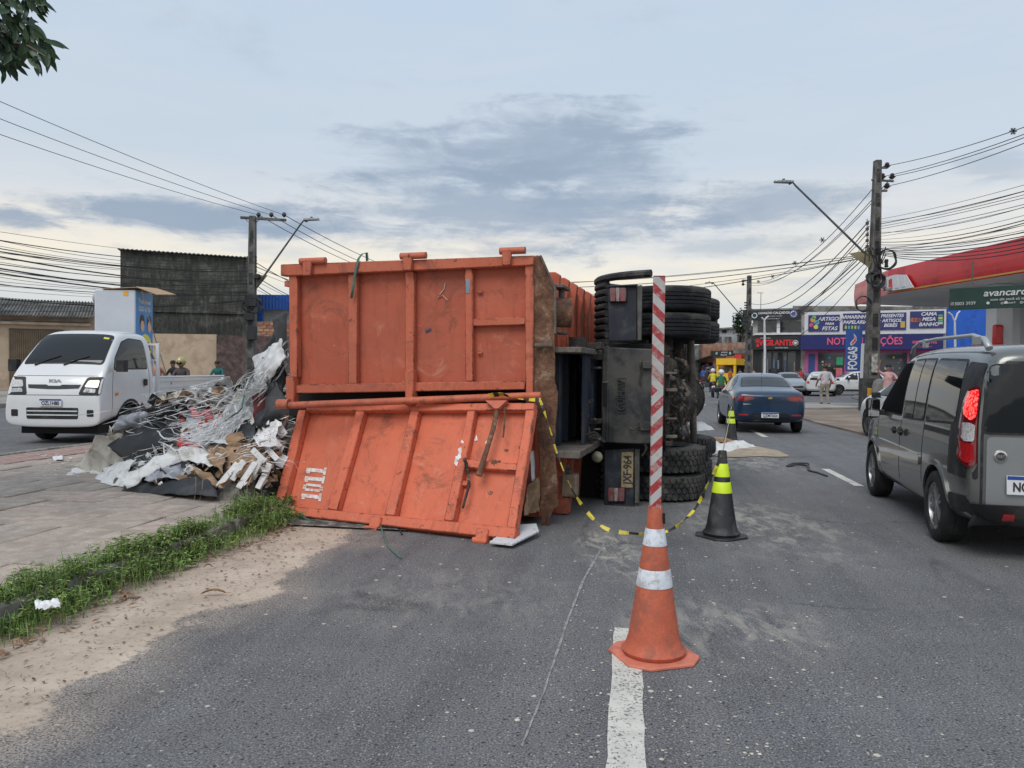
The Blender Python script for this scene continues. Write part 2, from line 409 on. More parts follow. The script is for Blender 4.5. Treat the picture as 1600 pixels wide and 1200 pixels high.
v0 = qv(1194, 683)[1]; v1 = qv(1174, 672)[1]; qm = qv(1184, 677)[0]; dash(qm - .07, qm + .07, v0, v1)
v0 = qv(1102, 633)[1]; v1 = qv(1090, 628)[1]; qm = qv(1097, 631)[0]; dash(qm - .07, qm + .07, v0, v1)
# scratch left by the cone being dragged: a thin chalky line
M_scr = mat('chalk_line', (.34, .34, .32), .9, var=.5, scale=18, fine=.9)
mb = MB(); pts = [G(815, 1166, .004), G(850, 1080, .004), G(888, 965, .004), G(912, 905, .004), G(935, 865, .004), G(950, 838, .004)]
fp = []; 
for i in range(5):
    for k in range(12): fp.append(pts[i].lerp(pts[i + 1], k / 12))
random.seed(2); vs = []
for i, p in enumerate(fp):
    d = (fp[min(i + 1, len(fp) - 1)] - fp[max(0, i - 1)]).normalized(); s_ = V((-d.y, d.x, 0)) * random.uniform(.002, .0055) * (1 + 1.8 * i / len(fp)); o_ = V((random.uniform(-.0015, .0015), 0, 0)); vs += [p + s_ + o_, p - s_ + o_]
mb.add(vs, [(2 * i, 2 * i + 1, 2 * i + 3, 2 * i + 2) for i in range(len(fp) - 1)]); tag(mb.build('road_scratch', M_scr), kind='structure')
# right verge and forecourt
M_dirt = mat('dirt_verge', (.26, .20, .155), .95, var=.3, scale=.7, bump=.5, bscale=15, dirt=((.16, .135, .115), .5, .6), fine=.3)
M_apron = mat('apron_concrete', (.34, .325, .30), .9, var=.2, scale=.4, bump=.2, bscale=10, dirt=((.2, .19, .18), .5, .5))
def sheet(name, pix, z, m, h=.0, kind='structure'):
    mb = MB(); pts = [G(*p) if not isinstance(p, V) else p.copy() for p in pix]
    for p in pts: p.z = -.03
    mb.prism(pts, (0, 0, z + .03)); o = mb.build(name, m); tag(o, kind=kind); return o
sheet('dirt_verge', [(1232, 642), (1244, 652), (1275, 662), (1345, 679), (1600, 735), (1900, 800), (1900, 668), (1600, 655), (1345, 641)], .05, M_dirt)
sheet('kerb_strip', [(1222, 637), (1230, 642.2), (1345, 641.2), (1600, 655.2), (1900, 668.2), (1900, 655), (1600, 646), (1345, 634), (1262, 633)], .12, M_apron)
sheet('forecourt', [(1370, 634), (1600, 645), (1900, 654), (1900, 604), (1600, 600), (1400, 600), (1345, 612), (1330, 622)], .05, M_road2)
sheet('shop_pavement', [(1168, 606), (1480, 608), (1900, 606), (1900, 588), (1480, 588), (1175, 589)], .14, M_apron)
# ================================================================== tipped container
TA = R(15)
TO = G(838, 821)
def thg(name, label, cat): return thing(name, label, cat, (TO.x, TO.y, 0), -TA)
ux = V((cos(TA), -sin(TA), 0)); uy = V((sin(TA), cos(TA), 0)); O0 = V((TO.x, TO.y, 0))
def tl(w): w = w - O0; return V((w.dot(ux), w.dot(uy), w.z))
CL = tl(CAMP)
def LY(px, py, y):                       # pixel -> truck frame, on the plane y = const
    d = pxdir(px, py); dl = V((d.dot(ux), d.dot(uy), d.z)); return CL + dl * ((y - CL.y) / dl.y)
def LPl(px, py, p0, n):
    d = pxdir(px, py); dl = V((d.dot(ux), d.dot(uy), d.z)); return CL + dl * ((p0 - CL).dot(n) / dl.dot(n))

def orange(name, c0, c1, chips=.35, seed=0., edge=0.):
    m = D.materials.new(name); m.use_nodes = True; t = NT(m.node_tree); bs = t.n['Principled BSDF']
    ob = t.add('ShaderNodeTexCoord').outputs['Object']; ob = t.vm('ADD', ob, (seed, seed * .7, 0))
    c = t.mix(t.ss(t.noise(ob, 1.1, 6, .65), .3, .7), c0, c1)
    x, y, z = t.sep(ob)
    st = t.noise(t.comb(t.m('MULTIPLY', x, 9.), t.m('MULTIPLY', y, 9.), t.m('MULTIPLY', z, .9)), 1.5, 6, .7)
    c = t.mix(t.ss(st, .5, .72, 0, .5), c, tuple(k * .55 for k in c0))
    c = t.mix(t.ss(t.noise(ob, 3.1, 6, .7, .4), .56, .72, 0, .55), c, (.62, .22, .13))
    c = t.mix(t.ss(t.noise(ob, 2.3, 7, .75, 1.), .60, .74, 0, .5), c, (.22, .10, .07))
    ch = t.noise(ob, 13, 8, .8, .6)
    c = t.mix(t.ss(ch, .69 - chips * .16, .72 - chips * .16, 0, .9), c, (.075, .04, .03))
    sc = t.noise(t.comb(t.m('MULTIPLY', x, 3.), y, t.m('MULTIPLY', z, 26.)), 2.2, 5, .7, .8)
    c = t.mix(t.ss(sc, .66, .70, 0, .55), c, (.66, .38, .30))
    c = t.mix(t.ss(t.noise(ob, 1.5, 8, .8, 1.2), .53, .64, 0, .62), c, (.17, .065, .04))
    c = t.mix(t.ss(t.noise(ob, 2.6, 8, .78, .8), .58, .70, 0, .5), c, (.66, .33, .23))
    c = t.mix(t.ss(t.noise(ob, .7, 4, .6), .42, .62, 0, .4), c, tuple(k * .72 + .02 for k in c0))
    c = t.mix(t.ss(t.noise(ob, 48, 5, .8), .64, .70, 0, .5), c, (.12, .05, .035))
    if edge:
        be = t.add('ShaderNodeBevel', {'Radius': .018}, samples=4).outputs[0]; gn = t.add('ShaderNodeNewGeometry').outputs['True Normal']
        w_ = t.m('SUBTRACT', 1., t.vm('DOT_PRODUCT', be, gn, out='Value')); w_ = t.m('ADD', t.m('MULTIPLY', w_, 2.2), t.m('MULTIPLY', t.m('SUBTRACT', t.noise(ob, 9, 8, .8), .5), 1.6))
        c = t.mix(t.ss(w_, .17, .27, 0, edge), c, (.06, .032, .024))
    t.set(bs.inputs['Base Color'], c); bs.inputs['Roughness'].default_value = .58; bs.inputs['Specular IOR Level'].default_value = .4
    hh = t.m('ADD', t.m('MULTIPLY', t.noise(ob, 1.6, 3, .5), 1.), t.m('MULTIPLY', t.noise(ob, 30, 4, .7), .06))
    t.set(bs.inputs['Normal'], t.add('ShaderNodeBump', {'Strength': .5, 'Distance': .07, 'Height': hh})); return m
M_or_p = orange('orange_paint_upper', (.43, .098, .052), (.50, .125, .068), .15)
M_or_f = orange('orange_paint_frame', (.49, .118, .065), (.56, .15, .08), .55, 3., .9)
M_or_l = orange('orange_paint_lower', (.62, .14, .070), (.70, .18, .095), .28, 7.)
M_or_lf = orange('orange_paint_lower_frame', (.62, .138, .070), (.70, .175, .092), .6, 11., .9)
def rustm(name, a, b, c3, sc=6):
    m = D.materials.new(name); m.use_nodes = True; t = NT(m.node_tree); bs = t.n['Principled BSDF']
    ob = t.add('ShaderNodeTexCoord').outputs['Object']
    n = t.noise(ob, sc, 9, .75, .5)
    c = t.ramp(n, [(.32, a), (.46, b), (.56, c3), (.62, (.30, .22, .17)), (.7, b)])
    c = t.mix(t.ss(t.noise(ob, sc * 6, 6, .8), .56, .62, 0, .75), c, (.035, .025, .02))
    t.set(bs.inputs['Base Color'], c); bs.inputs['Roughness'].default_value = .88
    t.set(bs.inputs['Normal'], t.add('ShaderNodeBump', {'Strength': .6, 'Distance': .012, 'Height': t.noise(ob, 40, 6, .7)})); return m
M_rust = rustm('rusty_steel', (.045, .028, .02), (.13, .06, .035), (.20, .105, .06))
M_rust2 = rustm('greasy_steel', (.02, .02, .02), (.04, .035, .032), (.062, .052, .042), 9)
M_dk = mat('dark_gap', (.012, .012, .013), .9, var=0)  # near-black painted as the shade inside gaps and openings
M_blk = mat('black_plastic', (.013, .014, .016), .6, var=.3, scale=6, dirt=((.10, .09, .08), .45, 3))
M_cover = mat('black_cover', (.020, .022, .026), .6, var=.4, scale=3, dirt=((.095, .09, .08), .55, 2.2), bump=.25, bscale=25, fine=.5)
M_blue_d = mat('dark_blue_steel', (.028, .04, .065), .6, var=.4, scale=4, dirt=((.07, .06, .05), .45, 3))
M_greyst = mat('worn_grey_steel', (.17, .15, .13), .75, var=.35, scale=5, dirt=((.08, .05, .035), .5, 5), fine=.4)
M_white = mat('white_paint', (.74, .74, .73), .5, var=.08, scale=9, dirt=((.42, .2, .14), .35, 14))

cont = thg('waste_container', 'big orange steel waste container lying on its side, doors facing the camera, number 1011', 'container')
W0, W1, H1, LEN = -2.80, 0.0, 2.42, 6.2
# shell walls
for nm, a, b, m in (('side_wall', (W0, .11, H1 - .06), (W1, LEN, H1 - .0), M_or_p), ('side_wall', (W0, .11, .06), (W1, LEN, .12), M_or_p),
                    ('floor_panel', (W1 - .05, .11, .12), (W1, LEN, H1 - .06), M_or_f), ('front_wall', (W0, LEN, .06), (W1, LEN + .06, H1), M_or_p)):
    q = MB(); q.b2(a, b); q.build(nm, m, cont)
def pslab(mb, pix, y0, y1):               # polygon traced on the plane y0, extruded to y1
    pts = [LY(px, py, y0) for px, py in pix]; mb.prism(pts, (0, y1 - y0, 0)); return mb
# ---- upper door
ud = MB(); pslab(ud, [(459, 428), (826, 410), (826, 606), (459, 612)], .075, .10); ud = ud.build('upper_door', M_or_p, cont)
def prt(name, pix, y0, y1, m, par, bev=.008):
    q = MB(); pslab(q, pix, y0, y1); return q.build(name, m, par, bevel=bev)
prt('door_post', [(451, 428), (464, 427), (465, 590), (452, 590)], -.01, .072, M_or_f, ud)
prt('door_post', [(820, 413), (833.5, 412.5), (833.5, 630), (821, 630)], -.01, .072, M_or_f, ud)
prt('top_beam', [(438, 413), (833.5, 399), (833.5, 414), (820, 415), (450, 431), (438, 431)], -.035, .08, M_or_f, ud)
prt('rib', [(543, 428), (557.5, 427), (558, 600), (543.5, 600)], .0, .073, M_or_f, ud)
prt('rib', [(632.5, 424), (647, 423), (647, 598), (633, 598)], .0, .073, M_or_f, ud)
prt('rib', [(726, 419), (738, 418), (739.5, 596), (727, 596)], .0, .073, M_or_f, ud)
prt('rib', [(738.6, 498), (820.4, 494.5), (820.4, 507.5), (738.6, 510)], .003, .073, M_or_f, ud)
prt('bottom_beam', [(459.5, 601), (820, 595), (820, 609), (459.5, 615)], -.02, .072, M_or_f, ud)
prt('hinge_bracket', [(446, 588), (459, 588), (460, 636), (447, 636)], -.06, .04, M_or_f, ud)
prt('hinge_bracket', [(632, 578), (645.5, 578), (646, 634), (633, 634)], -.075, .04, M_or_f, ud)
for x, y in ((470, 410), (627, 402), (782, 394)):
    prt('hinge_lug', [(x + 2, y - 1), (x + 16, y - 2), (x + 16, y + 20), (x + 2, y + 21)], -.085, -.035, M_or_f, ud)
    q = MB(); q.cyl(LY(x - 1, y - 1.5, -.05), LY(x + 39, y - 3, -.05), .034, n=12); q.build('hinge_pin', M_or_f, ud)
for (x, y) in ((749, 457), (749, 552)):
    q = MB(); q.cyl(LY(x - 3, y, .05), LY(x + 5, y - .5, .05), .012, n=8); q.build('door_stud', M_or_f, ud)
M_gbl = mat('blue_grey_patch', (.20, .27, .33), .7, var=.2)
prt('paint_patch', [(727.5, 436), (734, 436), (734, 458), (728, 458)], -.004, .0, M_gbl, ud, 0)
q = MB(); q.tube([LY(a, b, .07) for a, b in ((696, 442), (694, 452), (688, 459), (684, 466), (692, 462), (699, 469))], .009, 5, flat=.3); q.build('paint_scrawl', M_white, ud)
prt('paint_patch', [(664, 517), (673, 513), (673, 517), (665, 520)], .068, .074, mat('ink_blue', (.03, .05, .12), .6), ud, 0)
# hinge pipe and a black sheet painted as the shade in the gap
q = MB(); q.cyl(LY(436, 634, -.09), LY(846, 618, -.09), .036, n=14); q.build('hinge_pipe', M_or_f, cont)
q = MB(); q.cyl(LY(434, 631.5, -.09), LY(452, 631.5, -.09), .052, n=14); q.build('pipe_collar', M_or_f, cont)
q = MB(); pslab(q, [(452, 615), (832, 606), (832, 640), (452, 650)], .30, .34); q.build('gap_shade_sheet', M_dk, cont)
# ---- lower door, swung out and resting on the road
A_ = tl(P(477, 636, 8.30)); B_ = tl(G(428, 801, .03)); C_ = tl(G(804, 842, .05))
nD = (B_ - A_).cross(C_ - A_).normalized()
if nD.y > 0: nD = -nD
def dslab(mb, pix, d0, d1):
    pts = [LPl(px, py, A_ + nD * d1, nD) for px, py in pix]; mb.prism(pts, nD * (d0 - d1)); return mb
def dprt(name, pix, d0, d1, m, par, bev=.008):
    q = MB(); dslab(q, pix, d0, d1); return q.build(name, m, par, bevel=bev)
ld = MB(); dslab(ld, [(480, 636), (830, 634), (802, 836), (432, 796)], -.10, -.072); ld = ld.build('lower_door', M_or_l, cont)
dprt('door_post', [(466, 640), (479, 640), (442, 792), (427, 790)], -.07, .01, M_or_lf, ld)
dprt('door_post', [(822, 634), (836, 634), (806, 826), (791, 824)], -.07, .01, M_or_lf, ld)
dprt('top_beam', [(478, 631), (836, 629), (834, 641), (478, 642)], -.06, .016, M_or_lf, ld)
dprt('bottom_beam', [(428, 788), (806, 824), (804, 843), (427, 802)], -.07, .035, M_or_lf, ld)
dprt('rib', [(556, 641), (570, 641), (527, 797), (511, 795)], -.071, .004, M_or_lf, ld)
dprt('rib', [(641, 641), (655, 641), (617, 806), (600, 804)], -.071, .004, M_or_lf, ld)
dprt('rib', [(730, 641), (743, 641), (709, 814), (693, 813)], -.071, .004, M_or_lf, ld)
dprt('rib', [(727, 717), (809, 724), (807, 736), (725, 730)], -.071, .002, M_or_lf, ld)
dprt('rib_stub', [(719, 750), (732, 751), (731, 759), (717, 758)], -.071, -.02, M_or_lf, ld)
dprt('hinge_lug', [(579, 806), (596, 808), (591, 829), (574, 827)], -.03, .06, M_or_lf, ld)
dprt('hinge_lug', [(745, 824), (763, 826), (759, 848), (740, 846)], -.03, .06, M_or_lf, ld)
q = MB(); a = LPl(571, 826, A_ + nD * .05, nD); b = LPl(591, 828, A_ + nD * .05, nD); q.cyl(a, b, .03, n=10); a = LPl(739, 844, A_ + nD * .05, nD); b = LPl(762, 847, A_ + nD * .05, nD); q.cyl(a, b, .03, n=10); q.build('hinge_pin', M_or_lf, ld)
M_wl = mat('stencil_white', (.70, .68, .66), .6, var=.15, scale=20, dirt=((.6, .2, .12), .42, 18))
# stencilled 1011, read from the bottom up: each digit four or six strokes on its side
dz = LPl(487, 781, A_ - nD * .068, nD); du = (LPl(497, 727, A_ - nD * .068, nD) - dz); dv = (LPl(504, 781, A_ - nD * .068, nD) - LPl(470, 777, A_ - nD * .068, nD))
du = du / 4.0; o_ = LPl(470, 780, A_ - nD * .068, nD); dv = dv * .92
q = MB()
def stroke(k, a0, a1, b0, b1):           # a along reading direction (0..1), b from glyph top (0) to glyph foot (1)
    p = [o_ + du * (k + a0) + dv * b0, o_ + du * (k + a1) + dv * b0, o_ + du * (k + a1) + dv * b1, o_ + du * (k + a0) + dv * b1]
    q.prism(p, nD * .003)
for k, ch in enumerate('1011'):
    if ch == '1': stroke(k, .24, .66, .0, .87); stroke(k, .02, .235, .03, .20); stroke(k, .02, .86, .875, 1.0)
    else:
        stroke(k, .02, .30, .12, .88); stroke(k, .58, .86, .12, .88); stroke(k, .2, .40, 0, .17); stroke(k, .46, .66, 0, .17); stroke(k, .2, .40, .83, 1); stroke(k, .46, .66, .83, 1)
q.build('stencil_number', M_wl, ld, smooth=0)
# locking lever, chain and bracket on the lower door
def DL(px, py, d): return LPl(px, py, A_ + nD * d, nD)
q = MB(); q.tube([DL(777, 640, .05), DL(770, 672, .06), DL(760, 705, .06), DL(748, 743, .05)], [.024, .022, .022, .03], 8); q.build('locking_lever', M_rust, ld)
q = MB(); q.prism([DL(761, 629, .03), DL(796, 629, .03), DL(782, 642, .03), DL(775, 642, .03)], nD * .05); q.build('lever_bracket', M_or_lf, ld)
q = MB(); q.tube([DL(788, 634, .04), DL(789, 655, .05), DL(786, 683, .05)], .010, 6); q.build('lever_rod', M_rust, ld)
q = MB()
pts = [(726, 718), (729, 727), (731, 737), (733, 748), (732, 758)]
for i in range(22):
    k = i / 21 * (len(pts) - 1); j = min(int(k), len(pts) - 2); f = k - j
    c = DL(pts[j][0] * (1 - f) + pts[j + 1][0] * f, pts[j][1] * (1 - f) + pts[j + 1][1] * f, .02)
    rt = Euler((0, .6, i * pi / 2 + .4)).to_matrix(); rr = []
    for a in range(9): rr.append(c + rt @ V((.011 * cos(a * pi / 4), 0, .017 * sin(a * pi / 4))))
    q.tube(rr, .0042, 4, caps=False)
q.build('chain', M_rust2, ld)
q = MB(); q.tube([DL(733, 758, .02), DL(728, 776, .02), DL(723, 794, .02)], .012, 6); q.build('chain_hook', M_rust2, ld)
random.seed(11)
q = MB()
for (x, y, r) in ((719, 703, 5), (716, 715, 6), (722, 690, 4), (713, 722, 5), (747, 735, 3), (744, 685, 4), (760, 691, 3)):
    pts = []
    for k in range(9):
        a = k * 2 * pi / 9; rr = r * random.uniform(.45, 1.5); pts.append(DL(x + rr * cos(a) * .6, y + rr * sin(a), .0045 if x < 724 else -.066))
    q.prism(pts, nD * .002)
q.build('paint_scuff', M_white, ld, smooth=0)['kind'] = 'stuff'
q = MB()
for (x, y, r) in ((773, 722, 9), (791, 703, 4), (766, 770, 4), (806, 640, 6), (812, 700, 3)):
    pts = []
    for k in range(18):
        a = k * 2 * pi / 18; rr = r * random.uniform(.25, 1.1); pts.append(DL(x + rr * cos(a) * 1.1, y + rr * sin(a) * .8, .0035 if r > 5 and y < 730 and y > 700 else -.067))
    q.prism(pts, nD * .002)
q.build('rust_patch', M_rust, ld, smooth=0)['kind'] = 'stuff'
q = MB()
for _ in range(22):
    x = random.uniform(470, 800); y = random.uniform(650, 800); a = random.gauss(.6, .8); L = random.uniform(2, 13)
    if x < 480 + (800 - y) * .2 - 20: continue
    p_ = [DL(x + L * f * cos(a), y + L * f * sin(a) + random.uniform(-.5, .5), -.069) for f in (0, .5, 1)]
    ribbon(q, p_, .0025, [nD.cross(p_[1] - p_[0])] * 3)
q.build('scratches', mat('scratch_tone', (.74, .32, .21), .6, var=.3, scale=30), ld, smooth=0)['kind'] = 'stuff'
# ragged rusty edges
def ragged(name, edge, y0, y1, amp, m, par, seed):
    random.seed(seed); q = MB(); pts = []
    L = len(edge)
    for i in range(L - 1):
        for k in range(8):
            f = k / 8; x = edge[i][0] * (1 - f) + edge[i + 1][0] * f; y = edge[i][1] * (1 - f) + edge[i + 1][1] * f
            pts.append((x + random.uniform(-amp, amp), y + random.uniform(-amp, amp)))
    pslab(q, pts, y0, y1); return q.build(name, m, par)
ep = [(833, 400), (843, 399), (866, 451), (866, 520), (866.5, 600), (871, 612), (867, 690), (870, 745), (872, 790), (862, 800), (858, 820), (847, 822), (843, 700), (834, 632), (833, 500), (833, 400)]
ragged('end_plate', ep, .02, .05, 1.0, M_rust, cont, 2)
q = MB(); pslab(q, [(843, 398.5), (845, 398.5), (868, 451), (868, 521), (866, 521), (866, 452)], .0, .05); q.build('plate_lip', M_greyst, cont)
q = MB(); q.cyl(LY(836, 540, -.02), LY(864, 540, -.02), .022, n=10); q.build('plate_pin', M_greyst, cont)
e2 = [(834, 636), (838, 640), (829, 700), (818, 760), (812, 800), (806, 834), (803, 830), (812, 745), (826, 690), (833, 640)]
random.seed(5); q = MB(); pts = []
for i in range(len(e2) - 1):
    for k in range(6):
        f = k / 6; pts.append(LPl(e2[i][0] * (1 - f) + e2[i + 1][0] * f + random.uniform(-1.6, 1.6), e2[i][1] * (1 - f) + e2[i + 1][1] * f + random.uniform(-1.2, 1.2), A_ - nD * .09, nD))
q.prism(pts, nD * .03); q.build('rusted_edge', M_rust, ld)
# ribs wrapping the container behind the frame, and the two long hitch rails with dark blue cross members
rp = None
for k in range(11):
    y = .62 + k * .50
    for (z0, z1, tp) in ((1.72, H1 + .09, 0), (.0, .64, 1)):
        q = MB(); x1 = .05 if tp == 0 else .12
        if tp == 0: q.prism([(-.12, y, z0), (x1 + .02, y, z0), (x1 - .01, y, z0 + .45), (x1 + .03, y, z1 - .03), (x1 - .02, y, z1), (-.12, y, z1)], (0, .10, 0))
        else: q.prism([(.003, y, z0), (x1, y, z0), (x1 + .04, y, z1), (.003, y, z1)], (0, .10, 0))
        q.build('side_rib', M_or_p, cont, bevel=.01)
    q = MB(); q.b2((W0, y, H1), (-.123, y + .10, H1 + .07)); q.build('side_rib', M_or_p, cont, bevel=.01)
    q = MB(); q.b2((.012, y - .05, .72), (.10, y + .10, 1.66)); q.build('cross_member', M_blue_d, cont, bevel=.008)
for z0, z1 in ((1.665, 1.72), (.645, .715)):
    q = MB(); q.b2((.004, .10, z0), (.40, LEN - .3, z1)); q.build('hitch_rail', M_greyst, cont, bevel=.006)
q = MB(); q.b2((.003, .10, .716), (.010, LEN - .3, 1.664)); q.build('floor_sheet', M_blue_d, cont)
q = MB(); q.b2((.30, .75, .716), (.33, LEN - .3, 1.664)); q.build('rail_web', M_blue_d, cont)
# roller between two lugs
q = MB(); q.cyl(LY(866, 488, .25), LY(892, 489, .30), .145, n=24); q.build('roller', M_rust, cont)
q = MB(); a = LY(866, 449, .25); b = LY(884, 450, .25); q.b2((a.x, .12, a.z - .015), (b.x, .5, a.z + .015)); q.cyl((b.x - .05, .3, a.z - .15), (b.x - .05, .3, a.z), .03)
a = LY(866, 519, .25); q.b2((a.x, .12, a.z - .015), (b.x - .02, .5, a.z + .01)); q.build('roller_lug', M_greyst, cont, bevel=.004)
# ================================================================== the truck under the container
trk = thg('overturned_truck', 'dark heavy truck chassis lying on its side with stacked double tyres beside the orange container', 'truck')
M_tyre = mat('tyre_rubber', (.013, .014, .017), .8, var=.3, scale=8, dirt=((.075, .07, .065), .5, 3), spec=.25)
M_tyre_d = mat('dusty_tyre', (.018, .019, .021), .85, var=.3, scale=8, dirt=((.12, .11, .10), .6, 4))
M_hub = mat('dirty_hub', (.09, .085, .08), .7, metal=.3, var=.4, scale=9, dirt=((.05, .035, .025), .6, 6))
AX = [(1.00, 2.18), (1.07, 3.58)]
def truck_tyre(block, m):
    Rr, h = .53, .30
    prof = [(.29, -.11), (.33, -.128), (.41, -.148), (.47, -.145), (.505, -.132), (.524, -.115)]
    if not block:
        for zz in (-.084, -.044, 0, .044, .084): prof += [(.53, zz - .017), (.53, zz + .013), (.517, zz + .016), (.517, zz + .021)] if zz < .08 else [(.53, zz - .017), (.53, zz + .018)]
    else: prof += [(.520, -.10), (.520, .10)]
    prof += [(.524, .115), (.505, .132), (.47, .145), (.41, .148), (.33, .128), (.29, .11)]
    q = MB(); q.lathe(prof, 48, cap=False)
    if block:
        for k in range(44):
            a = 2 * pi * k / 44
            for j, (z0, z1) in enumerate(((-.128, -.060), (-.048, .006), (.010, .056), (.064, .128))):
                aa = a + (j % 2) * pi / 44; zz = (z0 + z1) / 2; c = V((.529 * cos(aa), .529 * sin(aa), zz))
                q.box(c, (.018, .050, z1 - z0), Matrix.Rotation(aa, 3, 'Z') @ Matrix.Rotation(.35 * (1 if j % 2 else -1), 3, 'X'))
    return q
def mk_wheel(z, ax, block, label=None, hub_up=True):
    o = truck_tyre(block, M_tyre).build('wheel', M_tyre_d if block else M_tyre, trk, smooth=35); o.location = (ax[0], ax[1], z)
    if label: o['label'] = label
    q = MB(); q.lathe([(.295, .10), (.27, .095), (.255, .03), (.18, .0), (.14, .05), (.09, .06), (.06, .10), (.0, .10)], 28, cap=False)
    q.lathe([(.295, -.10), (.27, -.095), (.255, -.03), (.0, -.02)], 28, cap=False)
    for k in range(10): a = k * pi / 5; q.cyl((.2 * cos(a), .2 * sin(a), .0), (.2 * cos(a), .2 * sin(a), .05), .016, n=6)
    q.build('rim', M_hub, o); return o
for i, ax in enumerate(AX):
    for z in (.155, .47): mk_wheel(z, ax, True)
    for z in (2.02, 2.325): mk_wheel(z, (ax[0] + (.05 if i == 0 else .08), ax[1]), False)
    # axle with differential
    q = MB(); q.cyl((ax[0], ax[1], .3), (ax[0], ax[1], .85), .11, .15, 16); q.cyl((ax[0], ax[1], 1.75), (ax[0], ax[1], 2.3), .15, .11, 16)
    q.tube([(ax[0], ax[1], .84), (ax[0], ax[1], 1.0), (ax[0], ax[1], 1.3), (ax[0], ax[1], 1.6), (ax[0], ax[1], 1.77)], [.13, .16, .2, .16, .13], 14)
    q.build('axle', M_rust2, trk)
    q = MB(); q.lathe([(.0, -.25), (.12, -.245), (.24, -.2), (.30, -.10), (.315, -.06), (.335, -.055), (.335, -.02), (.30, .05), (.2, .2), (0, .26)], 32, c=(ax[0] + .1, ax[1] - .06, 1.13), axis='Y', cap=False)
    for k in range(14): a = k * 2 * pi / 14; q.cyl((ax[0] + .1 + .325 * cos(a), ax[1] - .135, 1.13 + .325 * sin(a)), (ax[0] + .1 + .325 * cos(a), ax[1] - .11, 1.13 + .325 * sin(a)), .014, n=6)
    q.build('differential', M_rust2, trk)
for z in (.60, 1.72):
    for i, ax in enumerate(AX):
        q = MB()
        for k in range(7): q.b2((ax[0] - .35 + k * .022, ax[1] - .6 + k * .05, z + .1), (ax[0] - .332 + k * .022, ax[1] + .6 - k * .05, z + .18))
        q.build('leaf_spring', M_rust2, trk)
for i, ax in enumerate(AX):
    for z in (.85, 1.55):
        q = MB(); q.lathe([(.0, -.10), (.07, -.10), (.09, -.06), (.09, .0), (.1, .01), (.1, .03), (.085, .04), (.06, .1), (0, .12)], 18, c=(ax[0] + .12, ax[1] - .38, z), axis='Y', cap=False); q.cyl((ax[0] + .12, ax[1] - .25, z), (ax[0] + .1, ax[1], z + .05), .018)
        q.build('brake_chamber', M_rust2, trk)
# chassis rails and cross members
for z in (.80, 1.62):
    q = MB(); q.b2((.42, 1.42, z - .04), (.70, 8.2, z + .04)); q.build('chassis_rail', M_rust2, trk, bevel=.006)
for y in (1.5, 2.6, 3.9, 5.2, 6.6):
    q = MB(); q.b2((.46, y, .843), (.66, y + .09, 1.577)); q.build('cross_member', M_rust2, trk, bevel=.006)
# rear cover plate with cast name
CY = 1.22
def tprt(name, pix, y0, y1, m, par=trk, bev=.006):
    q = MB(); pslab(q, pix, y0, y1); return q.build(name, m, par, bevel=bev)
cov = tprt('rear_cover', [(941, 542), (1036, 546), (1038, 600), (1037, 690), (1010, 694), (939, 692), (940, 600)], CY, CY + .05, M_cover, bev=.012)
tprt('cover_hinge', [(947, 540), (951.5, 540), (951, 691), (946.5, 691)], CY - .012, CY - .001, M_cover, cov)
tprt('cover_slot', [(942.5, 599), (948.5, 599), (948.5, 634), (942.5, 634)], CY - .02, CY - .0125, M_dk, cov)
tprt('slot_frame', [(940.5, 596), (950.5, 596), (950.5, 598.6), (940.5, 598.6)], CY - .026, CY - .0125, M_greyst, cov)
tprt('latch_box', [(1004, 564), (1018, 564), (1018, 576), (1004, 576)], CY - .05, CY - .001, M_cover, cov)
tprt('latch_box', [(1000, 659), (1016, 659), (1016, 673), (1000, 673)], CY - .05, CY - .001, M_cover, cov)
fm = MB()
for pl in ([(964, 589), (978.5, 589), (978.5, 591), (964, 591)], [(964, 644), (978.5, 644), (978.5, 646), (964, 646)], [(964, 591.2), (965.6, 591.2), (965.6, 643.8), (964, 643.8)], [(977, 591.2), (978.5, 591.2), (978.5, 643.8), (977, 643.8)]): pslab(fm, pl, CY - .008, CY - .001)
fm.build('name_frame', M_cover, cov)
c = LY(971.3, 617.5, CY - .004)
text('GUIMAV', .105, M_cover, c, Matrix.Rotation(-pi / 2, 3, 'Y') @ Matrix.Rotation(pi / 2, 3, 'X'), cov, .014, .003, sx=.86)
def hose(pix, y, r, m, name='hose', par=trk, n=8):
    pts = [LY(a, b, y + (cc if True else 0)) for a, b, cc in pix]; q = MB()
    # smooth
    out = []
    for i in range(len(pts) - 1):
        p0 = pts[max(i - 1, 0)]; p1 = pts[i]; p2 = pts[i + 1]; p3 = pts[min(i + 2, len(pts) - 1)]
        for k in range(5):
            s = k / 5; out.append(.5 * ((2 * p1) + (p2 - p0) * s + (2 * p0 - 5 * p1 + 4 * p2 - p3) * s * s + (3 * p1 - p0 - 3 * p2 + p3) * s ** 3))
    out.append(pts[-1]); q.tube(out, r, n); return q.build(name, m, par)
hose([(1003, 562, 0), (1000, 570, -.02), (1002, 580, 0), (999, 592, -.01), (1001, 602, 0)], CY - .03, .009, M_rust2, 'latch_chain')
hose([(983, 665, 0), (988, 672, -.03), (996, 668, 0), (1002, 666, 0)], CY - .04, .011, M_rust2, 'latch_chain')
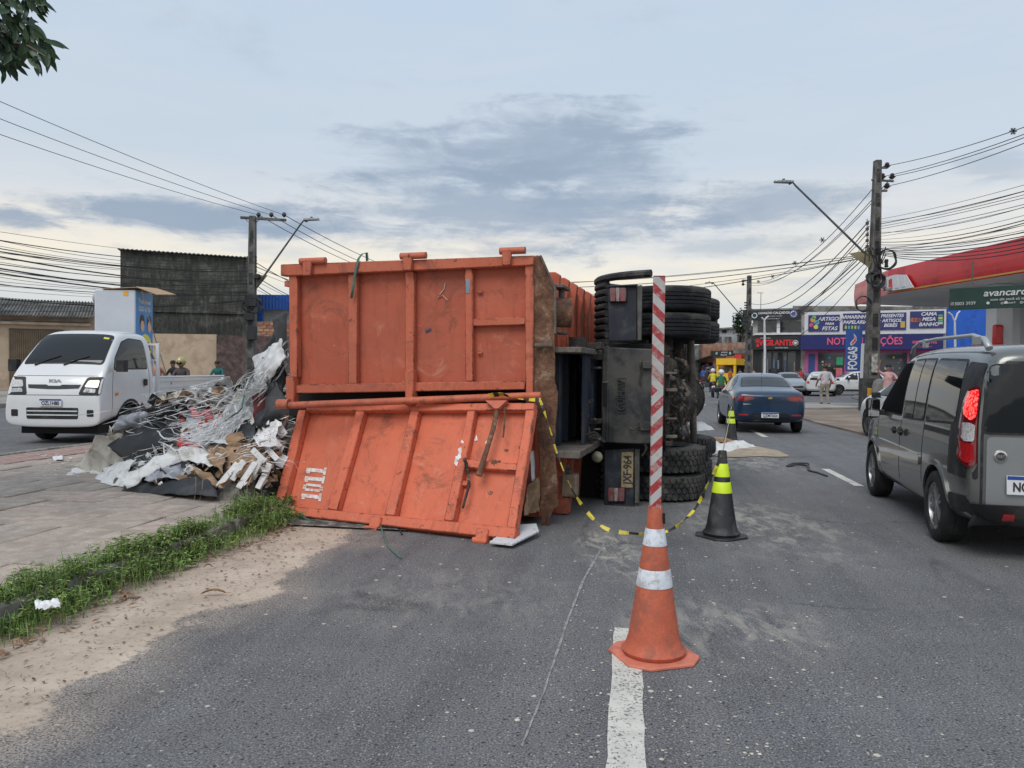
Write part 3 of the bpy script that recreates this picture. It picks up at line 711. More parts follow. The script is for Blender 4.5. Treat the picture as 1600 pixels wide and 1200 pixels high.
# light panels (mudflap plates)
MY = 1.36
M_pl = mat('dark_blue_plate', (.014, .019, .030), .5, var=.4, scale=5, dirt=((.075, .075, .07), .35, 5))
M_str = mat('grey_rubber_strip', (.10, .098, .088), .8, var=.3, scale=10)
M_lens = mat('old_tail_lens', (.22, .05, .055), .25, var=.2, scale=20, dirt=((.16, .13, .12), .5, 8), spec=.6)
M_lens_w = mat('old_clear_lens', (.30, .25, .24), .3, var=.2, scale=20)
def lamp(par, x0, y0, x1, y1, y):
    q = MB(); pslab(q, [(x0 - 1.5, y0 + 2), (x0 + 1, y0 - 1.5), (x1 - 1, y0 - 1.5), (x1 + 1.5, y0 + 2), (x1 + 1.5, y1 - 2), (x1 - 1, y1 + 1.5), (x0 + 1, y1 + 1.5), (x0 - 1.5, y1 - 2)], y - .03, y - .001); l = q.build('tail_lamp', M_blk, par, bevel=.006)
    w = x1 - x0
    for a, b, m in ((0, .36, M_lens), (.37, .6, M_lens_w), (.61, 1, M_lens)):
        q = MB(); pslab(q, [(x0 + w * a, y0), (x0 + w * b, y0), (x0 + w * b, y1), (x0 + w * a, y1)], y - .055, y - .031); q.build('lens', m, l, bevel=.006)
up = tprt('light_panel', [(950, 448), (995, 446), (995, 532), (951, 533)], MY, MY + .03, M_pl, bev=.004)
tprt('panel_edge', [(948, 446), (996, 443.5), (996, 446.6), (950, 449)], MY - .05, MY - .001, M_pl, up)
tprt('panel_strip', [(995.6, 446), (1003, 445), (1002, 532), (995.6, 532)], MY - .02, MY + .04, M_str, up)
lamp(up, 953, 449.5, 978, 471, MY)
lo = tprt('light_panel', [(944.5, 703), (991, 701), (990.5, 790), (944, 788.5)], MY, MY + .03, M_pl, bev=.004)
tprt('panel_strip', [(991.4, 702), (999, 702), (998.5, 786), (991.4, 787)], MY - .02, MY + .04, M_str, lo)
tprt('panel_edge', [(944, 788), (991, 789), (991, 791.5), (944, 790.5)], MY - .04, MY - .001, M_pl, lo)
lamp(lo, 950, 763, 975.5, 783.5, MY)
M_plate = mat('old_yellow_plate', (.36, .29, .16), .6, var=.15, scale=12, dirt=((.2, .14, .08), .4, 12))
M_ink = mat('plate_ink', (.03, .03, .035), .6, var=0)
npl = tprt('number_plate', [(971, 706.5), (989.5, 706), (989, 762.5), (970, 762)], MY - .012, MY - .001, M_plate, lo)
c = LY(981, 734, MY - .014)
text('JXF·964', .125, M_ink, c, Matrix.Rotation(-pi / 2, 3, 'Y') @ Matrix.Rotation(pi / 2, 3, 'X'), npl, .001, .003, sx=.80)
# ribbed mudguards curving round the tyres
def mudguard(z0, z1, n, cx, cy, a0=130, a1=226):
    st = (z1 - z0) / n
    for k in range(n):
        z = z0 + st * (k + .5)
        pts = [V((cx + .90 * cos(R(a)), cy + .90 * sin(R(a)), z)) for a in range(a0, a1 + 1, 11)]
        q = MB(); q.tube(pts, st * .48, 8); q.build('mudguard_ridge', M_blk, mg)
q = MB(); 
pts = [V((1.14 + .87 * cos(R(a)), 2.18 + .87 * sin(R(a)), 1.56)) for a in range(130, 227, 11)]
q.add([p for p in pts] + [p + V((0, 0, .98)) for p in pts], [(i, i + 1, i + 1 + len(pts), i + len(pts)) for i in range(len(pts) - 1)])
mg = q.build('mudguard', M_blk, trk); mudguard(1.54, 2.52, 12, 1.14, 2.18)
q = MB(); q.tube([V((1.14 + .90 * cos(R(a)), 2.18 + .90 * sin(R(a)), 2.555)) for a in range(130, 262, 8)], .045, 8); q.build('mudguard_ridge', M_blk, mg)
q = MB(); pts = [V((1.12 + .87 * cos(R(a)), 2.18 + .87 * sin(R(a)), .04)) for a in range(130, 227, 11)]
q.add([p for p in pts] + [p + V((0, 0, .66)) for p in pts], [(i, i + 1, i + 1 + len(pts), i + len(pts)) for i in range(len(pts) - 1)])
mg = q.build('mudguard', M_blk, trk); mudguard(.02, .68, 9, 1.12, 2.18)
# rusty beams and clutter between the rails, left of the cover
tprt('hinge_tube', [(903, 538), (939, 534), (940, 545), (903, 549)], 1.0, 1.2, M_rust2)
tprt('subframe_post', [(906, 549), (921, 549), (921, 692), (908, 692)], 1.15, 1.3, M_rust2)
tprt('subframe_bar', [(921, 553), (939, 553), (939, 562), (921, 562)], 1.1, 1.25, M_rust2)
tprt('subframe_bar', [(921, 573), (939, 573), (939, 577), (921, 577)], 1.1, 1.25, M_rust2)
tprt('subframe_bar', [(921, 600), (926, 600), (926, 660), (921, 660)], 1.15, 1.25, M_blue_d)
tprt('subframe_bar', [(913, 655), (939, 655), (939, 662), (913, 664)], 1.05, 1.2, M_rust2)
tprt('shade_sheet', [(905, 537), (1040, 537), (1040, 705), (905, 705)], 1.62, 1.66, M_dk)  # near-black sheet, painted shade behind the clutter
q = MB(); c = LY(912, 698, 1.0); q.lathe([(.0, -.06), (.09, -.06), (.12, -.03), (.12, .02), (.09, .06), (0, .07)], 20, c=c, cap=False); q.build('rubber_buffer', M_rust2, trk)
q = MB(); c = LY(903, 540, 1.0); q.lathe([(.0, -.09), (.10, -.09), (.10, .09), (0, .09)], 20, c=c, cap=False); q.build('pivot_boss', M_rust2, trk)
q = MB(); c = LY(933, 714, 1.15); q.ell(c, (.062, .05, .062), 16, 10); q.build('reservoir', mat('dirty_cream', (.42, .38, .26), .6, dirt=((.12, .1, .07), .5, 9)), trk)
tprt('lower_shade_sheet', [(890, 700), (945, 700), (945, 786), (890, 786)], 1.75, 1.8, M_dk)  # second near-black sheet, painted shade lower down
for k in range(3):
    hose([(908 + k * 6, 668, 0), (915 + k * 4, 680 + k * 3, -.05), (930, 676 + k * 4, -.05), (944, 690, .1)], .95, .014, M_rust2)
hose([(905, 570, 0), (912, 590, -.03), (908, 620, 0), (912, 650, 0)], 1.08, .02, M_blue_d)
hose([(1004, 690, 0), (1010, 700, 0), (1003, 712, .1)], 1.3, .012, M_greyst)
# clutter right of the cover: frames, pipes, long vertical shaft
tprt('side_frame', [(1037.5, 555), (1046, 555), (1046, 690), (1038, 690)], 1.42, 1.5, M_rust2)
tprt('side_frame', [(1039, 690), (1050, 690), (1050, 697), (1039, 697)], 1.3, 1.5, M_rust2)
for (a, b) in ((581, 585), (607, 612), (653, 656), (680, 685)):
    tprt('bracket', [(1040, a), (1058, a), (1058, b), (1040, b)], 1.35, 1.42, M_greyst)
hose([(1047, 600, 0), (1055, 592, 0), (1060, 605, 0), (1052, 622, 0), (1058, 640, 0)], 1.6, .02, M_rust2)
hose([(1046, 640, 0), (1056, 648, 0), (1050, 662, 0), (1060, 672, .1)], 1.6, .018, M_rust2)
hose([(1054, 560, 0), (1070, 566, 0), (1074, 580, 0), (1066, 590, .1)], 1.9, .022, M_rust2)
random.seed(88)
for k in range(16):
    x = random.uniform(1040, 1074); y = random.uniform(552, 660); hose([(x, y, 0), (x + random.uniform(-8, 8), y + random.uniform(4, 12), random.uniform(-.1, .1)), (x + random.uniform(-12, 12), y + random.uniform(12, 22), 0), (x + random.uniform(-10, 14), y + random.uniform(22, 36), .05)], random.uniform(1.5, 1.9), random.uniform(.008, .02), random.choice((M_rust2, M_greyst, M_blk)))
for k in range(12):
    x = random.uniform(1038, 1070); y = random.uniform(548, 684); w_ = random.uniform(3, 10); h_ = random.uniform(2, 7); tprt('bracket', [(x, y), (x + w_, y), (x + w_, y + h_), (x, y + h_)], 1.50 + k * .02, 1.50 + k * .02 + .04, random.choice((M_rust2, M_greyst, M_rust)))
for k in range(10):
    x = random.uniform(907, 928); y = random.uniform(556, 690); w_ = random.uniform(5, 12); h_ = random.uniform(2, 5); tprt('bracket', [(x, y), (x + w_, y), (x + w_, y + h_), (x, y + h_)], 1.0 - k * .006, 1.03 - k * .006, random.choice((M_rust2, M_greyst, M_rust2)))
M_shaft = mat('weathered_shaft', (.13, .11, .09), .75, var=.5, scale=5, dirt=((.05, .035, .03), .5, 4))
a = LY(1079, 532, 2.6); b = LY(1084, 690, 2.6); q = MB(); q.tube([a, (a + b) / 2, b], [.045, .05, .04], 10); q.build('torque_rod', M_shaft, trk)
a = LY(1081, 628, 2.3); b = LY(1084, 668, 2.3); q = MB(); q.tube([a, b], .022, 8); q.build('shock_absorber', M_greyst, trk)
q = MB(); q.tube([(1.1, 2.4, 1.13), (.95, 4.3, 1.13)], .06, 12); q.build('drive_shaft', M_rust2, trk)
# tanks, battery box, front axle and cab further on
q = MB(); q.lathe([(0, -.5), (.24, -.5), (.27, -.46), (.27, .46), (.24, .5), (0, .5)], 24, c=(.95, 5.2, .42), axis='Y', cap=False); q.build('fuel_tank', M_hub, trk)
q = MB(); q.b2((.74, 4.8, 1.78), (1.2, 5.6, 2.3)); q.build('battery_box', M_blk, trk, bevel=.02)
for z in (.18, 2.3):
    o = truck_tyre(False, M_tyre).build('wheel', M_tyre, trk, smooth=35); o.location = (1.12, 6.9, z)
    q = MB(); q.lathe([(.295, .10), (.27, .095), (.2, .03), (0, .05)], 24, cap=False); q.lathe([(.295, -.10), (.2, -.03), (0, -.05)], 24, cap=False); q.build('rim', M_hub, o)
q = MB(); q.cyl((1.12, 6.9, .3), (1.12, 6.9, 2.2), .06, n=10); q.build('axle', M_rust2, trk)
M_cab = mat('cab_paint', (.5, .5, .48), .45, dirt=((.2, .16, .12), .5, 2))
q = MB(); q.prism([(-1.5, 6.45, .05), (.62, 6.45, .05), (.62, 8.5, .05), (-.4, 8.55, .05), (-1.4, 8.2, .05)], (0, 0, 2.42)); cab = q.build('cab', M_cab, trk, bevel=.08, seg=3)
M_gl = mat('tinted_glass', (.012, .014, .017), .05, var=0, spec=.8)
q = MB(); q.prism([(-1.36, 8.24, .25), (-.46, 8.57, .25), (-.46, 8.58, 2.25), (-1.36, 8.25, 2.25)], (.004, .02, 0)); q.build('windscreen', M_gl, cab)
# green strap hanging from the top beam
M_strap = mat('green_strap', (.08, .16, .13), .7, var=.2, scale=12)
a = [LY(x, y, yy) for x, y, yy in ((549, 466, -.05), (552, 445, -.055), (556, 420, -.06), (560, 404, -.05), (566, 396, .02), (573, 395, .06), (574, 408, .0))]
q = MB(); ribbon(q, a, .03, [V((1, .0, .25))] * len(a)); o = q.build('green_strap', M_strap); o.location = O0; o.rotation_euler = (0, 0, -TA)
tag(o, 'narrow green strap hanging over the top edge of the orange container', 'strap')
m_ = o.modifiers.new('s', 'SOLIDIFY'); m_.thickness = .004
# ================================================================== vehicles
def paint(name, col, metal=.35, rough=.32, dirt=None):
    return mat(name, col, rough, metal, var=.04, scale=1.5, coat=.8, dirt=dirt)
M_glass = mat('car_glass', (.008, .010, .012), .035, var=0, spec=.55)
M_rub = mat('rubber', (.012, .012, .013), .8, var=.2, scale=12, dirt=((.07, .065, .06), .35, 5))
M_trim = mat('black_trim', (.012, .012, .014), .5, var=.15, dirt=((.06, .058, .055), .3, 4))
M_alloy = mat('alloy', (.42, .43, .44), .35, metal=.8, var=.15, scale=14, dirt=((.12, .11, .10), .4, 9))
M_steelw = mat('steel_wheel', (.10, .10, .10), .55, metal=.4, dirt=((.06, .05, .05), .4, 8))
M_chrome = mat('chrome', (.7, .7, .7), .15, metal=1., var=0)
M_red = mat('tail_red', (.42, .012, .015), .15, var=.15, scale=40, spec=.8, coat=.6)
M_redd = mat('tail_dark_red', (.16, .006, .010), .12, var=.2, scale=40, spec=.8, coat=.6)
M_lit = mat('lit_brake_light', (.95, .04, .03), .3, var=.2, scale=60, emis=1.3)
t = NT(M_lit.node_tree); b_ = t.n['Principled BSDF']; v_ = t.vor(t.add('ShaderNodeTexCoord').outputs['Object'], 62); cc_ = t.mix(t.ss(v_, .35, .6), (1., .12, .10), (.50, .004, .006)); t.set(b_.inputs['Emission Color'], cc_); t.set(b_.inputs['Base Color'], cc_)
M_clear = mat('clear_lens', (.55, .53, .52), .15, var=.35, scale=45, spec=.9, coat=.5)
M_amber = mat('amber_lens', (.75, .25, .03), .2, var=.1)
M_platew = mat('plate_white', (.68, .69, .70), .4, var=.05)
M_plateb = mat('plate_blue', (.02, .06, .28), .4, var=0)
M_und = mat('underbody', (.012, .012, .012), .9, var=0)

def loft(par, name, st, m, arches=(), ar=.37, hwcut=.28, lv=2):
    q = MB(); n = 11
    def sec(y, zb, zs, zt, hw, ht):
        h = zs - zb; g = zt - zs; xm = (hw - .025 + ht) / 2 + .018
        return [(0, zb), (hw * .82, zb), (hw * .975, zb + min(.08, h * .15)), (hw, zb + h * .36), (hw * .998, zb + h * .72), (hw - .022, zs), (xm, zs + g * .5), (ht + .012, zt - g * .14), (ht * .88, zt - min(.014, g * .05)), (ht * .48, zt), (0, zt + .004)]
    vs = []; N = 20
    for s in st:
        hs = sec(*s); full = [(x, z) for x, z in hs] + [(-x, z) for x, z in hs[-2:0:-1]]
        vs += [(x, s[0], z) for x, z in full]
    fs = [(i * N + k, i * N + (k + 1) % N, (i + 1) * N + (k + 1) % N, (i + 1) * N + k) for i in range(len(st) - 1) for k in range(N)]
    def cap(b, c):
        out = []
        for k in range(0, 10): out.append([b + k, b + k + 1, b + (19 - k) % 20, b + (20 - k) % 20] if 0 < k < 9 else None)
        res = [o for o in out if o] + [[b, b + 1, b + 19], [b + 9, b + 10, b + 11]]
        return res
    fs += cap(0, 0) + cap((len(st) - 1) * N, 0)
    q.add(vs, fs); o = q.build(name, [m, M_und], par, smooth=0)
    for p in o.data.polygons: p.use_smooth = True
    o.parent = None
    md = o.modifiers.new('s', 'SUBSURF'); md.levels = md.render_levels = lv
    cs = []
    for (ay, hw) in arches:
        for sgn in (-1, 1):
            c = MB(); c.cyl((sgn * (hw - hwcut), ay, .32), (sgn * (hw + .3), ay, .32), ar, n=28); co = c.build('cut', M_und)
            b = o.modifiers.new('b', 'BOOLEAN'); b.object = co; b.solver = 'EXACT'; b.operation = 'DIFFERENCE'; cs.append(co)
    bpy.context.view_layer.update(); dg = bpy.context.evaluated_depsgraph_get()
    me = D.meshes.new_from_object(o.evaluated_get(dg)); me.name = name
    D.objects.remove(o)
    for c in cs: D.objects.remove(c)
    for p in me.polygons:
        c = p.center
        for (ay, hw) in arches:
            r = sqrt((c.y - ay) ** 2 + (c.z - .32) ** 2)
            if r < ar + .004 and abs(c.x) < hw + .02 and c.z > .1: p.material_index = 1
        if c.z < .30 and p.normal.z < -.7: p.material_index = 1
    me.polygons.foreach_set('use_smooth', [True] * len(me.polygons)); me.set_sharp_from_angle(angle=R(38))
    bm = bmesh.new(); bm.from_mesh(me); bvh = BVHTree.FromBMesh(bm); bm.free()
    o = D.objects.new(name, me); COL.objects.link(o); o.parent = par
    return o, bvh
SIDES = {'L': ((-1, 0, 0), (0, 1, 0), (0, 0, 1)), 'R': ((1, 0, 0), (0, 1, 0), (0, 0, 1)), 'B': ((0, -1, 0), (1, 0, 0), (0, 0, 1)),
         'F': ((0, 1, 0), (1, 0, 0), (0, 0, 1)), 'T': ((0, 0, 1), (1, 0, 0), (0, 1, 0)),
         'BL': ((-.7071, -.7071, 0), (.7071, -.7071, 0), (0, 0, 1)), 'BR': ((.7071, -.7071, 0), (.7071, .7071, 0), (0, 0, 1)),
         'FL': ((-.7071, .7071, 0), (.7071, .7071, 0), (0, 0, 1)), 'FR': ((.7071, .7071, 0), (.7071, -.7071, 0), (0, 0, 1)),
         'FT': ((0, .7071, .7071), (1, 0, 0), (0, -.7071, .7071)), 'BT': ((0, -.7071, .7071), (1, 0, 0), (0, .7071, .7071))}
def rnd(poly, r=.04, n=4):
    out = []; L = len(poly)
    for i in range(L):
        p = V((*poly[i], 0)); a = V((*poly[i - 1], 0)); b = V((*poly[(i + 1) % L], 0))
        ra = min(r, (a - p).length * .45); rb = min(r, (b - p).length * .45)
        s = p + (a - p).normalized() * ra; e = p + (b - p).normalized() * rb
        for k in range(n + 1):
            f = k / n; q = s * (1 - f) ** 2 + p * 2 * f * (1 - f) + e * f * f; out.append((q.x, q.y))
    return out
def sline(pts, w):
    """closed outline of a thin strip along a polyline"""
    ps = [V((*p, 0)) for p in pts]; l = []; r = []
    for i, p in enumerate(ps):
        d = (ps[min(i + 1, len(ps) - 1)] - ps[max(i - 1, 0)]).normalized(); nrm = V((-d.y, d.x, 0)) * w / 2
        l.append((p + nrm).xy.to_tuple()); r.append((p - nrm).xy.to_tuple())
    return l + r[::-1]
def decal(par, bvh, poly, side, m, name, off=.005, res=.08, skirt=.015, mirror=False):
    ov, hu, hv = (V(k) for k in SIDES[side])
    b = []; L = len(poly)
    for i in range(L):
        p = V((*poly[i], 0)); q = V((*poly[(i + 1) % L], 0)); n = max(1, int((q - p).length / res))
        b += [p.lerp(q, k / n).xy for k in range(n)]
    xs = [p.x for p in b]; ys = [p.y for p in b]; pts = list(b); nb = len(b)
    def inside(x, y):
        c = False
        for i in range(nb):
            a, d = b[i], b[i - 1]
            if (a.y > y) != (d.y > y) and x < (d.x - a.x) * (y - a.y) / (d.y - a.y) + a.x: c = not c
        return c
    x = min(xs) + res / 2
    while x < max(xs):
        y = min(ys) + res / 2
        while y < max(ys):
            if inside(x, y) and min((p.x - x) ** 2 + (p.y - y) ** 2 for p in b) > (res * .35) ** 2: pts.append(V((x, y)))
            y += res
        x += res
    r = delaunay_2d_cdt(pts, [(i, (i + 1) % nb) for i in range(nb)], [], 1, 1e-5)
    vv, ff = r[0], r[2]; vs = []; last = None
    for p in vv:
        o = hu * p.x + hv * p.y + ov * 6; h = bvh.ray_cast(o, -ov)
        if h[0] is None:
            h = bvh.find_nearest(hu * p.x + hv * p.y + ov * (last if last is not None else 1.))
            k = h[0].dot(ov)
        else: k = h[0].dot(ov); last = k
        vs.append(hu * p.x + hv * p.y + ov * (k + off))
    q = MB(); q.add(vs, ff)
    if skirt:
        ed = {}
        for f in ff:
            for i in range(3): e = (f[i], f[(i + 1) % 3]); ed[e] = 1
        bd = [e for e in ed if (e[1], e[0]) not in ed]
        o = len(q.v); q.v += [v - ov * (off + skirt) for v in vs]
        for a, c in bd: q.f.append([a, a + o, c + o, c]); q.mi.append(0)
    ob = q.build(name, m, par, smooth=50)
    if side in 'LR' or mirror: pass
    return ob
def both(par, bvh, poly, m, name, **k):
    return [decal(par, bvh, poly, s, m, name, **k) for s in 'LR']
def wheel(par, x, y, r=.31, w=.20, spokes=10, m=None, z=None):
    sg = 1 if x > 0 else -1; m = m or M_alloy
    q = MB(); rr = r * .66
    q.lathe([(rr, -w * .42), (rr * 1.04, -w * .5), (r * .88, -w * .52), (r * .97, -w * .44), (r, -w * .34), (r, -.01), (r * .985, -.006), (r * .985, .006), (r, .01), (r, w * .34), (r * .97, w * .44), (r * .88, w * .52), (rr * 1.04, w * .5), (rr, w * .42)], 36, axis='X', cap=False)
    o = q.build('wheel', M_rub, par, loc=(x, y, z or r))
    q = MB(); e = sg * w
    q.lathe([(rr * 1.005, e * .44), (rr * .93, e * .43), (rr * .90, e * .30), (rr * .86, e * .05), (.03, e * .02), (0, e * .02)], 32, axis='X', cap=False)
    q.lathe([(rr * .24, e * .1), (rr * .24, e * .36), (rr * .18, e * .42), (0, e * .42)], 16, axis='X', cap=False)
    if spokes:
        for k in range(spokes):
            a = 2 * pi * k / spokes + (.12 if k % 2 else -.12) * (spokes > 8); rt = Matrix.Rotation(a, 3, 'X')
            q.box(rt @ V((e * .34, 0, rr * .56)), (.022, rr * .13, rr * .74), rt)
    else: q.lathe([(rr * .9, e * .33), (rr * .75, e * .40), (rr * .3, e * .40)], 32, axis='X', cap=False)
    q.build('rim', m, o); return o
def plate(par, bvh, x, z, side, body, w=.40, h=.13, ext=.02, tilt=0):
    ov, hu, hv = (V(k) for k in SIDES[side])
    hit = bvh.ray_cast(V((x, 0, z)) + ov * 6, -ov); c = hit[0] + ov * ext; sg = 1 if side == 'B' else -1
    q = MB(); q.b2((-w / 2, -.006, -h / 2), (w / 2, .0, h / 2)); rz = 0 if side == 'B' else pi
    o = q.build('number_plate', M_platew, par, bevel=.003, loc=c, rot=(0, 0, rz))
    q = MB(); q.b2((-w / 2 + .004, -.0075, h / 2 - .032), (w / 2 - .004, -.0062, h / 2 - .003)); q.build('plate_band', M_plateb, o)
    text(body, .098, M_ink, (0, -.0085, -.016), (pi / 2, 0, 0), o, .0008, .003, sx=.78); return o

# ---- grey van -----------------------------------------------------
M_van = paint('grey_metallic', (.150, .155, .147), .55, .27)
M_van_lit = paint('grey_metallic_lit', (.30, .31, .31), .5, .32)  # tailgate copy of the body grey, brighter light painted into its colour
van = thing('van', 'grey metallic passenger van with roof rails, lit red brake light and black tailgate window', 'van', (4.93, 7.92, 0), -R(13.6))
VS = [(-2.10, .46, .98, 1.58, .76, .60), (-2.085, .36, 1.0, 1.66, .82, .66), (-2.0, .28, 1.01, 1.72, .85, .69), (-1.8, .25, 1.01, 1.745, .86, .70), (-1.0, .22, 1.0, 1.765, .86, .715),
      (-.2, .22, 1.0, 1.765, .86, .71), (.35, .22, .99, 1.73, .86, .70), (.62, .22, .985, 1.62, .86, .69), (.95, .22, .98, 1.40, .86, .70), (1.25, .22, .97, 1.13, .86, .75),
      (1.5, .24, .93, 1.06, .85, .72), (1.85, .27, .84, .95, .81, .64), (2.05, .33, .72, .80, .70, .5), (2.11, .42, .62, .68, .6, .42)]
vb, bv = loft(van, 'body', VS, M_van, [(-1.28, .86), (1.28, .86)], .36)
def car_window(par, bvh, poly, side, r=.05, name='window', grow=.022, glass=None, res=.08):
    cx = sum(p[0] for p in poly) / len(poly); cy = sum(p[1] for p in poly) / len(poly)
    wx = max(p[0] for p in poly) - min(p[0] for p in poly); wy = max(p[1] for p in poly) - min(p[1] for p in poly)
    big = [(cx + (x - cx) * (1 + 2 * grow / wx), cy + (y - cy) * (1 + 2 * grow / wy)) for x, y in poly]
    f = decal(par, bvh, rnd(big, r + .01), side, M_trim, 'window_seal', off=.003, res=res)
    decal(f, bvh, rnd(poly, r), side, glass or M_glass, 'pane', off=.007, res=res); return f
for s in 'LR':
    car_window(van, bv, [(.03, 1.06), (.03, 1.61), (.42, 1.60), (.66, 1.46), (.98, 1.16), (1.02, 1.06)], s, .05, glass=mat('open_window_void', (.006, .006, .007), .9, var=0, spec=.05) if s == 'L' else None)  # left pane is flat black, painted as the shaded cabin behind an open window
    car_window(van, bv, [(-.80, 1.06), (-.80, 1.62), (-.45, 1.625), (-.45, 1.05)], s, .04)
    car_window(van, bv, [(-.42, 1.05), (-.42, 1.625), (-.06, 1.62), (-.06, 1.05)], s, .04)
    car_window(van, bv, [(-1.72, 1.09), (-1.66, 1.60), (-.88, 1.62), (-.88, 1.06)], s, .06)
    decal(van, bv, rnd([(-2.04, .70), (-2.03, 1.58), (-1.70, 1.60), (-1.76, 1.05), (-1.80, .70)], .04), s, M_trim, 'corner_trim', off=.0035)
    for nm, pl in (('door_seam', [(0, .32), (0, 1.0)]), ('door_seam', [(-.84, .42), (-.84, 1.04)]), ('door_seam', [(1.05, 1.02), (1.02, .75), (.86, .34)]), ('sliding_rail', [(-1.72, .985), (-.86, .99)])):
        decal(van, bv, sline(pl, .012 if nm == 'door_seam' else .045), s, M_trim, nm, off=.002, skirt=.004)
    decal(van, bv, sline([(-1.72, 1.02), (-.86, 1.025)], .01), s, M_chrome, 'rail_highlight', off=.004, skirt=.004)
    decal(van, bv, rnd([(-.80, .62), (-.80, .72), (.96, .74), (1.0, .66), (.9, .63)], .03), s, M_van, 'rub_strip', off=.018)
    decal(van, bv, rnd([(-2.05, .27), (-2.05, .52), (-1.68, .50), (-1.66, .27)], .03), s, M_trim, 'bumper_side', off=.012)
    # wheel-arch lips
    for ay in (-1.28, 1.28):
        arc = [(ay + .385 * cos(R(a)), .32 + .385 * sin(R(a))) for a in range(-8, 189, 14)]
        decal(van, bv, sline(arc, .045), s, M_van, 'arch_lip', off=.016, res=.1)
    sx = -1 if s == 'L' else 1
    for y in (-.13, .14):
        q = MB(); q.b2((sx * .862, y - .075, .875), (sx * .90, y + .075, .895)); q.box((sx * .875, y, .885), (.03, .06, .075)); q.build('door_handle', M_trim, van, bevel=.008)
    q = MB(); q.tube([(sx * .66, -1.95, 1.70), (sx * .665, -1.87, 1.77), (sx * .67, -1.6, 1.82), (sx * .675, -.6, 1.83), (sx * .67, .0, 1.82), (sx * .665, .25, 1.77), (sx * .66, .33, 1.71)], [.03, .026, .020, .018, .018, .02, .024], 8)
    q.box((sx * .67, -1.74, 1.77), (.04, .22, .07)); q.box((sx * .67, -.2, 1.80), (.035, .1, .09)); q.build('roof_rail', mat('rail_silver', (.42, .43, .44), .4, metal=.5, var=.08), van, bevel=.004)
    q = MB(); q.box((sx * .955, .80, 1.09), (.15, .11, .23)); mr = q.build('wing_mirror', M_trim, van, bevel=.04, seg=3)
    q = MB(); q.box((sx * .955, .742, 1.09), (.115, .004, .19)); q.build('mirror_glass', mat('mirror', (.6, .62, .65), .03, metal=1, var=0), mr)
    q = MB(); q.box((sx * .88, .82, 1.04), (.12, .07, .06)); q.build('mirror_arm', M_trim, mr, bevel=.01)
    for ay in (-1.28, 1.28): wheel(van, sx * .765, ay, .315, .20, 10)
# tailgate
car_window(van, bv, [(-.735, 1.04), (-.69, 1.575), (.69, 1.575), (.735, 1.04)], 'B', .05, name='tailgate_window')
decal(van, bv, rnd([(-.715, .44), (-.715, 1.0), (.715, 1.0), (.715, .44)], .05), 'B', M_van_lit, 'tailgate', off=.010)
for x in (-.745, .745): decal(van, bv, sline([(x, .46), (x, 1.0), (x * .92, 1.6)], .02), 'B', M_trim, 'tailgate_seam', off=.003)
decal(van, bv, rnd([(-.45, .55), (-.45, .80), (.45, .80), (.45, .55)], .05), 'B', M_van, 'plate_recess', off=.014)
for sd, sx in (('BL', -1), ('BR', 1)):
    # corner lamp: local u runs along the corner
    c = .7071 * (.83 - 2.03) * (1 if sx < 0 else -1); u0 = (V((sx * .83, -2.03, 0))).dot(V(SIDES[sd][1]))
    def cp(pl): return [(u0 + (a if sx < 0 else -a), z) for a, z in pl]
    decal(van, bv, rnd(cp([(-.30, .66), (-.30, 1.55), (.075, 1.56), (.085, .66)]), .02), sd, M_trim, 'corner_trim', off=.006)
    L_ = decal(van, bv, rnd(cp([(-.13, .80), (-.155, 1.0), (-.13, 1.27), (-.07, 1.38), (.07, 1.40), (.078, .77), (.02, .75)]), .04), sd, M_redd, 'tail_lamp', off=.016)
    decal(L_, bv, rnd(cp([(-.10, 1.17), (-.095, 1.26), (-.05, 1.355), (.06, 1.375), (.064, 1.16), (.02, 1.12)]), .03), sd, M_lit if True else M_red, 'brake_light', off=.022)
    decal(L_, bv, rnd(cp([(-.09, .98), (-.10, 1.10), (.0, 1.105), (.062, 1.09), (.062, .96), (-.04, .955)]), .02), sd, M_clear, 'reverse_lens', off=.022)
    decal(L_, bv, rnd(cp([(-.11, .83), (-.12, .95), (.062, .94), (.062, .80), (.0, .78)]), .03), sd, M_red, 'lower_lens', off=.022)
decal(van, bv, rnd([(-.84, .26), (-.84, .47), (.84, .47), (.84, .26)], .05), 'B', M_trim, 'rear_bumper', off=.05)
decal(van, bv, rnd([(-.60, .34), (-.60, .40), (-.52, .40), (-.52, .34)], .01), 'B', M_red, 'reflector', off=.058)
decal(van, bv, rnd([(.60, .34), (.60, .40), (.52, .40), (.52, .34)], .01), 'B', M_red, 'reflector', off=.058)
plate(van, bv, -.37, .63, 'B', 'NOQ7E21', w=.42, h=.15, ext=.028)
# round badge on the tailgate
hc = V((-.51, -2.10, .82)); hit = bv.ray_cast(V((-.62, -8, .85)), V((0, 1, 0)))[0]
q = MB(); q.lathe([(0, -.002), (.043, -.002), (.047, -.012), (.040, -.014), (0, -.013)], 24, c=hit + V((0, -.010, 0)), axis='Y', cap=False); bd = q.build('badge', M_chrome, van)
q = MB(); q.lathe([(0, -.016), (.034, -.016), (.034, -.012)], 24, c=hit + V((0, -.010, 0)), axis='Y', cap=False); q.build('badge_face', mat('badge_dark', (.05, .045, .05), .3, var=0), bd)
text('FIAT', .034, M_chrome, hit + V((0, -.027, 0)), (pi / 2, 0, 0), bd, .0008, .001, sx=.8)
decal(van, bv, rnd([(-.62, .72), (-.62, 1.0), (.62, 1.0), (.62, .72)], .03), 'F', M_trim, 'grille', off=.004)
decal(van, bv, rnd([(-.66, 1.14), (-.60, 1.58), (.60, 1.58), (.66, 1.14)], .06), 'F', M_glass, 'windscreen', off=.005)
